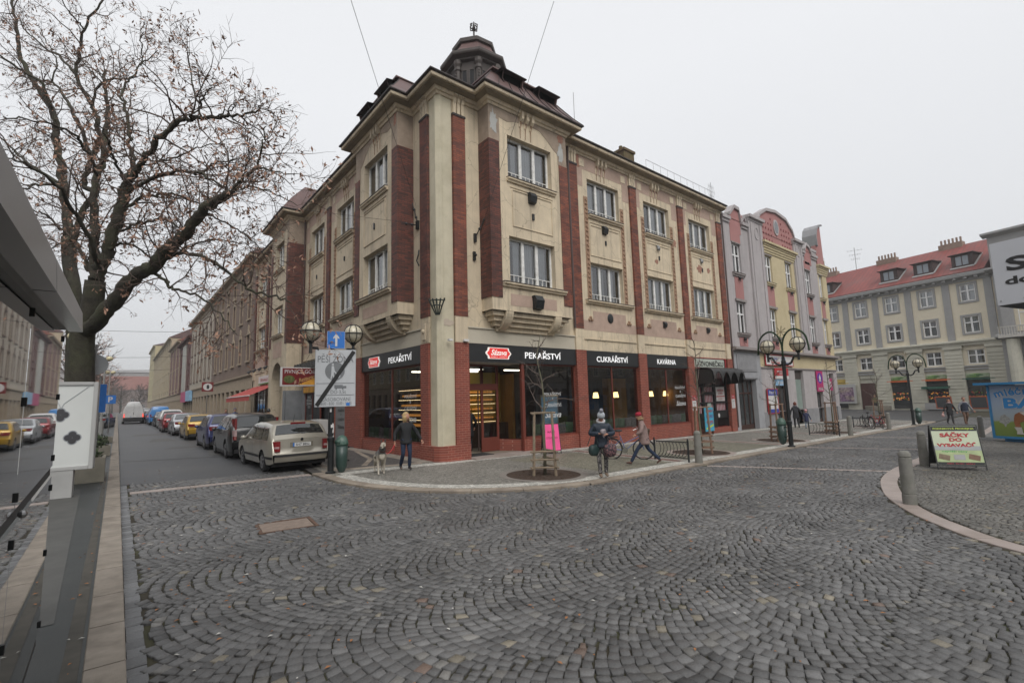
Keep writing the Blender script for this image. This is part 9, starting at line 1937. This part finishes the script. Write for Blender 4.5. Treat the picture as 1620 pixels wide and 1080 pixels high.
# dog
def dog(label,x,y,rz):
 t=thing('dog',label,'dog',(x,y,gz(x,y)+PH),rz);fur=bpy.data.materials.new('husky_fur');fur.use_nodes=True;n=fur.node_tree;b=n.nodes['Principled BSDF'];b.inputs['Roughness'].default_value=.9
 tc=N(n,'ShaderNodeTexCoord');sp_=N(n,'ShaderNodeSeparateXYZ');n.links.new(tc.outputs['Object'],sp_.inputs[0]);no=N(n,'ShaderNodeTexNoise');no.inputs['Scale'].default_value=9;no.inputs['Detail'].default_value=6;n.links.new(tc.outputs['Object'],no.inputs[0])
 m_=N(n,'ShaderNodeMath',operation='MULTIPLY_ADD');m_.inputs[1].default_value=.32;n.links.new(no.outputs[0],m_.inputs[0]);n.links.new(sp_.outputs[2],m_.inputs[2]);c=N(n,'ShaderNodeValToRGB');e=c.color_ramp.elements;e[0].position=.2;e[0].color=(.46,.42,.35,1);e[1].position=.86;e[1].color=(.07,.068,.065,1);q=e.new(.62);q.color=(.36,.32,.26,1);q=e.new(.74);q.color=(.13,.125,.12,1);n.links.new(m_.outputs[0],c.inputs[0]);n.links.new(c.outputs[0],b.inputs['Base Color'])
 furl=mat('pale_fur',(.5,.46,.38),rough=.9,var=.15,scale=12)
 C_=[[(0,-.30,.56,.10,.11),(0,-.08,.55,.11,.125),(0,.16,.55,.12,.145),(0,.30,.60,.10,.12),(0,.40,.72,.08,.09),(0,.47,.80,.075,.08)],
          [(0,-.30,.56,.10,.11),(0,-.42,.55,.05,.05),(0,-.50,.42,.05,.05),(.02,-.53,.28,.045,.045),(.03,-.50,.18,.02,.02)]]
 for s in (-1,1):
  C_.append([(0,.16,.55,.12,.145),(s*.085,.2,.44,.06,.07),(s*.085,.19+.03*s,.27,.034),(s*.085,.2+.06*s,.13,.026),(s*.085,.21+.08*s,.05,.024),(s*.085,.27+.08*s,.025,.024)])
  C_.append([(0,-.30,.56,.10,.11),(s*.085,-.28,.46,.07,.085),(s*.09,-.2-.04*s,.32,.05),(s*.09,-.36-.06*s,.19,.028),(s*.09,-.33-.06*s,.05,.024),(s*.09,-.27-.06*s,.025,.023)])
 skin_mesh('body',C_,fur,t,2)
 Hh=Matrix.Translation((0,.52,.85)) @Matrix.Rotation(math.radians(-25),4,'Z') @Matrix.Rotation(math.radians(-8),4,'X')
 def hp_(x_,y_,z_,r,r2=None):q=Hh@Vector((x_,y_,z_));return (q.x,q.y,q.z,r,r2 or r)
 skin_mesh('head',[[hp_(0,-.06,-.03,.07),hp_(0,.0,.0,.085,.075),hp_(0,.07,-.02,.055,.05),hp_(0,.14,-.04,.032),hp_(0,.185,-.045,.022)]],mat('face_fur',(.3,.27,.22),rough=.9,var=.5,scale=12),t,2)
 mb=MB(Hh)
 for s in (-1,1):mb.add([(s*.025,-.02,.06),(s*.085,-.02,.045),(s*.055,-.01,.16),(s*.055,-.05,.055)],[(0,1,2),(1,3,2),(3,0,2)])
 mb.build('ears',fur,t,world=False);mb=MB(Hh);mb.ball((0,.2,-.035),.016,8,6)
 for s in (-1,1):mb.ball((s*.034,.078,.012),.010,8,6)
 mb.build('nose_and_eyes',black_m,t,world=False);mb=MB(Hh);mb.ball((0,.12,-.06),.045,10,7,sc=(.9,1.4,.6));mb.ball((.045,.03,-.03),.04,8,6,sc=(.8,1,.9));mb.ball((-.045,.03,-.03),.04,8,6,sc=(.8,1,.9));mb.build('muzzle',furl,t,world=False,smooth=True)
 mb=MB();mb.ball((0,.35,.52),.09,10,8,sc=(.9,.7,1.3));mb.build('chest_ruff',furl,t,world=False,smooth=True)
 mb=MB(Matrix.Translation((0,.4,.71)) @Matrix.Rotation(math.radians(-45),4,'X'));mb.tube([(.095*math.cos(q*math.pi/8),.105*math.sin(q*math.pi/8),0) for q in range(17)],.012,5);mb.build('collar',mat('collar_dark',(.06,.02,.015)),t,world=False);
 return t
dog('grey and cream husky dog on a red lead',-2.55,-1.0,math.radians(165));
# lead from hand to collar
hw_=Matrix.Translation((-1.72,-.95,gz(-1.7,-1)+PH)) @Matrix.Rotation(HD,4,'Z') @Vector((.34,.05,.80));cl=Matrix.Translation((-2.55,-1.0,gz(-2.5,-1)+PH)) @Matrix.Rotation(math.radians(165),4,'Z') @Vector((0,.42,.66));P_=[hw_.lerp(cl,k/8)-Vector((0,0,.16*4*(k/8)*(1-k/8))) for k in range(9)];mb=MB();mb.tube(P_,.008,5);mb.tube([P_[0],P_[0]+Vector((-.06,0,-.12)),P_[0]+Vector((-.02,.02,-.2)),P_[0]],.007,5);tag(mb.build('dog_lead',mat('red_lead',(.6,.03,.04),rough=.6),None),'red lead running from the blonde woman to the dog','lead')
# 2 woman with bobble hat, bags and brown boots, facing the viewer
HD=math.radians(140);puff=mat('navy_puffer',(.012,.022,.038),rough=.6,var=.2,scale=5,bump=.5,bscale=14,bdist=.03);boot_m=mat('taupe_boot',(.16,.115,.08),rough=.7,var=.2,scale=8,bump=.3,bscale=40);pat=mat('patterned_leggings',(.015,.015,.017),rough=.8,var=.3,dirt=(.45,.42,.4),dirt_amt=1.0,dirt_scale=26)
J=dict(lean=.06,lk=(-.09,.04,.48),la=(-.08,.0,.10),lt=(-.09,.14,.045),rk=(.10,.10,.48),ra=(.08,.10,.09),rt=(.08,.24,.04),le=(-.30,.06,1.10),lw=(-.10,.27,1.10),re=(.30,.06,1.10),rw=(.08,.27,1.12),shw=1.1)
t,T,k=person('person','woman in grey bobble hat and navy puffer jacket looking into her bag',1.4,-5.75,HD,1.64,.86,J,puff,pat,boot_m,boots=.95,head=(0,-32),waist=.185,chest=.195,coat_len=.74,arm=.085)
knit=mat('knit_grey',(.42,.45,.48),rough=.95,var=.25,scale=40,bump=.8,bscale=60);mb=MB(T);mb.lathe([(.1,.01),(.104,.05),(.098,.09),(.075,.135),(.03,.155)],n=20);mb.build('knit_hat',knit,t,world=False,smooth=True)
mb=MB(T);rs=random.Random(1)
for _ in range(260):v=Vector((rs.gauss(0,1),rs.gauss(0,1),rs.gauss(0,1))).normalized();a=v.orthogonal().normalized()*.007;c=Vector((0,-.01,.2));mb.add([c+v*.01+a,c+v*.01-a,c+v*.072],[(0,1,2)])
mb.ball((0,-.01,.2),.055,12,8);mb.build('fur_bobble',mat('bobble_fur',(.30,.30,.34),rough=.95,var=.4,scale=30),t,world=False)
mb=MB(T);mb.tube([(.09*math.cos(a),-.01+.09*math.sin(a),-.13) for a in [q*math.pi/8 for q in range(17)]],.035,8);mb.build('scarf',mat('scarf_white',(.55,.54,.55),rough=.95),t,world=False,smooth=True)
Tw=t.matrix_basis
def bag(name,label,cat,loc,sc,m_,strap,seed=0,extra=None):
 tb=thing(name,label,cat,tuple(loc));mb=MB();rs=random.Random(seed);nu,nv=18,10;vs=[]
 for i in range(nv+1):
  v=math.pi*i/nv
  for j in range(nu):u=2*math.pi*j/nu;sx_,cx_=math.sin(u),math.cos(u);vs.append((sc[0]*math.sin(v)**.5*math.copysign(abs(cx_)**.6,cx_),sc[1]*math.sin(v)**.6*math.copysign(abs(sx_)**.7,sx_),-sc[2]*math.cos(v)*.95+rs.gauss(0,.003)))
 mb.add(vs,[(i*nu+j,i*nu+(j+1) %nu,(i+1)*nu+(j+1) %nu,(i+1)*nu+j) for i in range(nv) for j in range(nu)]);mb.build('bag_body',m_,tb,world=False,smooth=True);mb=MB();mb.tube([tb.matrix_basis.inverted() @Vector(p) for p in strap],.012,6);mb.build('strap',m_,tb,world=False);return tb
floral=mat('floral_bag',(.012,.012,.018),rough=.6,var=.2,dirt=(.42,.2,.2),dirt_amt=.9,dirt_scale=22);p1=Tw@Vector((-.17,.22,.70));bag('shopping_bag','large black floral shopping bag held by the woman in the bobble hat','bag',p1,(.19,.11,.18),floral,[Tw@Vector((-.12,.24,.88)),Tw@Vector((-.1,.27,1.05)),Tw@Vector((-.3,.26,.88))])
t2=bpy.data.objects['shopping_bag'];mb=MB();mb.box(-.08,.06,.128,.136,-.02,.13);o=mb.build('bag_pocket',mat('bag_picture',(.2,.3,.5),rough=.5,var=.5,scale=8,dirt=(.6,.25,.1),dirt_amt=.9,dirt_scale=6),t2,world=False)
teal=mat('dark_teal_bag',(.015,.035,.034),rough=.55,var=.2);bag('shoulder_bag','dark teal slouchy shoulder bag on the hip of the woman in the bobble hat','bag',Tw@Vector((.22,.12,.70)),(.17,.09,.15),teal,[Tw@Vector((.38,.08,.82)),Tw@Vector((.2,.16,1.30)),Tw@Vector((.12,.16,.84))],2)
small=mat('small_pouch',(.3,.26,.27),rough=.6,dirt=(.02,.02,.02),dirt_amt=1,dirt_scale=14);bag('pouch','small patterned pouch in the hands of the woman in the bobble hat','pouch',Tw@Vector((.0,.32,1.17)),(.09,.05,.07),small,[Tw@Vector((.0,.33,1.1)),Tw@Vector((-.02,.33,1.02)),Tw@Vector((.04,.32,1.1))],3)
# 3 woman in red hat striding left
HD=math.radians(42);taupe=mat('taupe_puffer',(.235,.165,.15),rough=.75,var=.12,scale=4,bump=.6,bscale=12,bdist=.04);brs=mat('brown_shoe',(.07,.03,.02),rough=.6)
J=dict(lean=.10,lk=(-.08,.22,.50),la=(-.08,.36,.12),lt=(-.08,.50,.12),rk=(.08,-.12,.46),ra=(.08,-.44,.16),rt=(.08,-.33,.05),le=(-.24,.10,1.02),lw=(-.22,.26,.92),re=(.26,-.10,1.02),rw=(.24,.02,.84))
J['la'] =(-.08,.44,.10);J['lt'] =(-.08,.58,.09)
t,T,k=person('person','woman in dark red hat and long taupe coat striding left',4.0,-5.2,HD,1.56,.80,J,taupe,jeans,brs,head=(0,-6),waist=.175,chest=.17,coat_len=.60,arm=.07)
mb=MB(T);mb.lathe([(.1,.02),(.106,.06),(.1,.1),(.07,.135),(.0,.145)],n=18);mb.build('knit_hat',mat('red_hat',(.30,.012,.03),rough=.9,var=.3,scale=40),t,world=False,smooth=True)
mb=MB(T);rs=random.Random(4)
for _ in range(240):a=rs.uniform(2.6,6.8);c=Vector((.095*math.cos(a),-.02+.1*math.sin(a),-.085+rs.gauss(0,.02)));v=Vector((rs.gauss(0,1),rs.gauss(-.3,1),rs.gauss(0,1))).normalized();b_=v.orthogonal().normalized()*.008;mb.add([c+b_,c-b_,c+v*.06],[(0,1,2)])
mb.tube([(.09*math.cos(a),-.02+.095*math.sin(a),-.085) for a in [2.6+q*.42 for q in range(11)]],.035,8);mb.build('fur_hood',mat('hood_fur',(.30,.21,.12),rough=.95,var=.4,scale=30),t,world=False)
# 4-5 couple walking across the far square
HDc=math.radians(120);J=dict(lean=0,lk=(-.08,.10,.5),la=(-.07,.16,.1),lt=(-.07,.3,.05),rk=(.09,.02,.5),ra=(.10,-.22,.14),rt=(.1,-.08,.05),le=(-.28,.02,1.08),lw=(-.34,.08,.85),re=(.28,.02,1.08),rw=(.36,.06,.86))
t,T,k=person('person','woman in black coat walking hand in hand, left of the man',35.3,-7.35,HDc,1.70,.9,J,blackc,mat('black_tights',(.02,.02,.022)),shoe,off=0,coat_len=.62,head=(0,0),waist=.15);hairdo(T,t,hair_br,.05,1.05)
mb=MB(T);mb.tube([(.07*math.cos(a),.02+.07*math.sin(a),-.12) for a in [q*math.pi/8 for q in range(17)]],.035,8);mb.build('scarf',mat('pink_scarf',(.6,.42,.42),rough=.9),t,world=False,smooth=True)
bag('handbag','small pink handbag carried by the woman in the black coat','handbag',t.matrix_basis@Vector((.42,.1,.62)),(.16,.07,.12),mat('pink_bag',(.45,.27,.25),rough=.6),[t.matrix_basis@Vector((.36,.08,.74)),t.matrix_basis@Vector((.38,.08,.84)),t.matrix_basis@Vector((.46,.1,.72))])
vest=mat('navy_vest',(.012,.018,.04),rough=.8);J=dict(lean=0,lk=(-.1,.02,.55),la=(-.11,-.24,.16),lt=(-.11,-.1,.06),rk=(.09,.12,.55),ra=(.1,.16,.1),rt=(.1,.32,.05),le=(-.32,-.04,1.15),lw=(-.46,.0,.92),re=(.31,.02,1.15),rw=(.30,.1,.9))
t,T,k=person('person','man in navy vest and brown trousers walking beside the woman in black',35.75,-8.05,HDc,1.82,.97,J,mat('grey_sleeves',(.22,.23,.25),rough=.9),mat('brown_trousers',(.15,.085,.055),rough=.85),brs,off=0,waist=.15,chest=.165);hairdo(T,t,hair_br,0,1.02)
G_=[[(0,0,.84,.23,.19),(0,0,.95,.225,.19),(0,0,1.18,.215,.18),(0,0,1.38,.22,.18),(0,0,1.5,.13,.12)]];skin_mesh('vest',G_,vest,t,2)
# 6-7 woman and child walking away near the gabled house
HDa=math.radians(-60);J=dict(lean=.02,lk=(-.08,.1,.48),la=(-.08,.08,.1),lt=(-.08,.22,.05),rk=(.09,.02,.48),ra=(.1,-.18,.14),rt=(.1,-.05,.05),le=(-.27,0,1.05),lw=(-.28,.08,.82),re=(.27,0,1.05),rw=(.36,.02,.8))
t,T,k=person('person','red-haired woman in dark coat walking away with a child',24.6,-1.75,HDa,1.62,.86,J,mat('charcoal_coat',(.025,.025,.03),rough=.9,var=.2),blackc,shoe,coat_len=.62,waist=.17,chest=.18);hairdo(T,t,mat('hair_red',(.13,.03,.015),rough=.7),.02,1.12)
mb=MB(T);mb.tube([(.09*math.cos(a),.09*math.sin(a),-.14) for a in [q*math.pi/8 for q in range(17)]],.045,8);mb.build('scarf',mat('grey_scarf',(.12,.12,.14),rough=.95),t,world=False,smooth=True)
Jc={k_:tuple(c*.68 for c in v) if isinstance(v,tuple) else v for k_,v in J.items()}
t,T,k=person('person','small child in pink hat and navy jacket beside the red-haired woman',24.55,-2.35,HDa,1.16,.58,Jc,mat('navy_jacket',(.02,.025,.07),rough=.8),mat('pale_skirt',(.3,.36,.45),rough=.9),blackc,waist=.16,chest=.17);mb=MB(T);mb.lathe([(.1,-.01),(.108,.05),(.09,.1),(.0,.13)],n=16);mb.build('knit_hat',mat('pink_hat',(.6,.30,.32),rough=.95),t,world=False,smooth=True)
# 8 dark customer in the doorway, 9+ people beyond the cars, one by the far wall
J0=dict(lean=.0,lk=(-.1,.02,.5),la=(-.1,-.02,.09),lt=(-.12,.13,.05),rk=(.1,.02,.5),ra=(.1,-.02,.09),rt=(.12,.13,.05),le=(-.29,-.02,1.1),lw=(-.26,.1,.88),re=(.29,-.02,1.1),rw=(.26,.1,.88))
t,T,k=person('person','customer in long black coat standing inside the bakery door',2.1,1.45,math.radians(-25),1.78,.95,{k_:(tuple(c*1.04 for c in v) if isinstance(v,tuple) else v) for k_,v in J0.items()},blackc,blackc,shoe,off=.1,coat_len=.55,waist=.18,chest=.19);hairdo(T,t,hair_br,0,1.0)
for i,(x,y,h,cm,hm,lb,hd) in enumerate(((-1.7,16.0,1.72,mat('sand_coat',(.3,.24,.15),rough=.9),black_m,'person in sand coat and dark cap behind the black car',20),(-1.8,25.5,1.72,mat('blue_coat',(.04,.09,.2),rough=.9),mat('blue_hood',(.05,.12,.25),rough=.9),'person in blue hooded jacket on the far pavement',190),(-2.0,28.0,1.66,mat('maroon_coat',(.07,.02,.02),rough=.9),hair_br,'brown-haired person in dark red jacket on the far pavement',180))):
 t,T,k=person('person',lb,x,y,math.radians(hd),h,.93,J0,cm,blackc,shoe,waist=.17,chest=.18);hairdo(T,t,hm,.0,1.12)
px_=FF@Vector((2.9,1.3,0));t,T,k=person('person','person in olive jacket standing by the far brown door',px_.x,px_.y,math.radians(100),1.7,.93,J0,mat('olive_coat',(.12,.11,.05),rough=.9,var=.4,scale=20),blackc,shoe,off=0);hairdo(T,t,hair_bl,.0,1.1)
px_=FF@Vector((-1.6,1.5,0));t,T,k=person('person','person in dark coat beside the far notice case',px_.x,px_.y,math.radians(60),1.75,.95,J0,blackc,blackc,shoe,off=0);hairdo(T,t,mat('grey_hair',(.3,.3,.3)),.0,1.05)
# ---------------------------------------------------------------- misty winter air
hz=bpy.data.materials.new('haze_air');hz.use_nodes=True;hz.node_tree.nodes.clear()
_v=N(hz.node_tree,'ShaderNodeVolumePrincipled');_v.inputs['Color'].default_value=(.86,.87,.88,1);_v.inputs['Density'].default_value=.0010;_v.inputs['Anisotropy'].default_value=.2
_o=N(hz.node_tree,'ShaderNodeOutputMaterial');hz.node_tree.links.new(_v.outputs[0],_o.inputs['Volume'])
mb=MB();mb.box(-450,450,-110,650,-2.6,32);tag(mb.build('haze',hz),kind='stuff')
SC.cycles.volume_bounces=0;SC.cycles.volume_step_rate=10
bpy.data.scenes.remove(_S2)
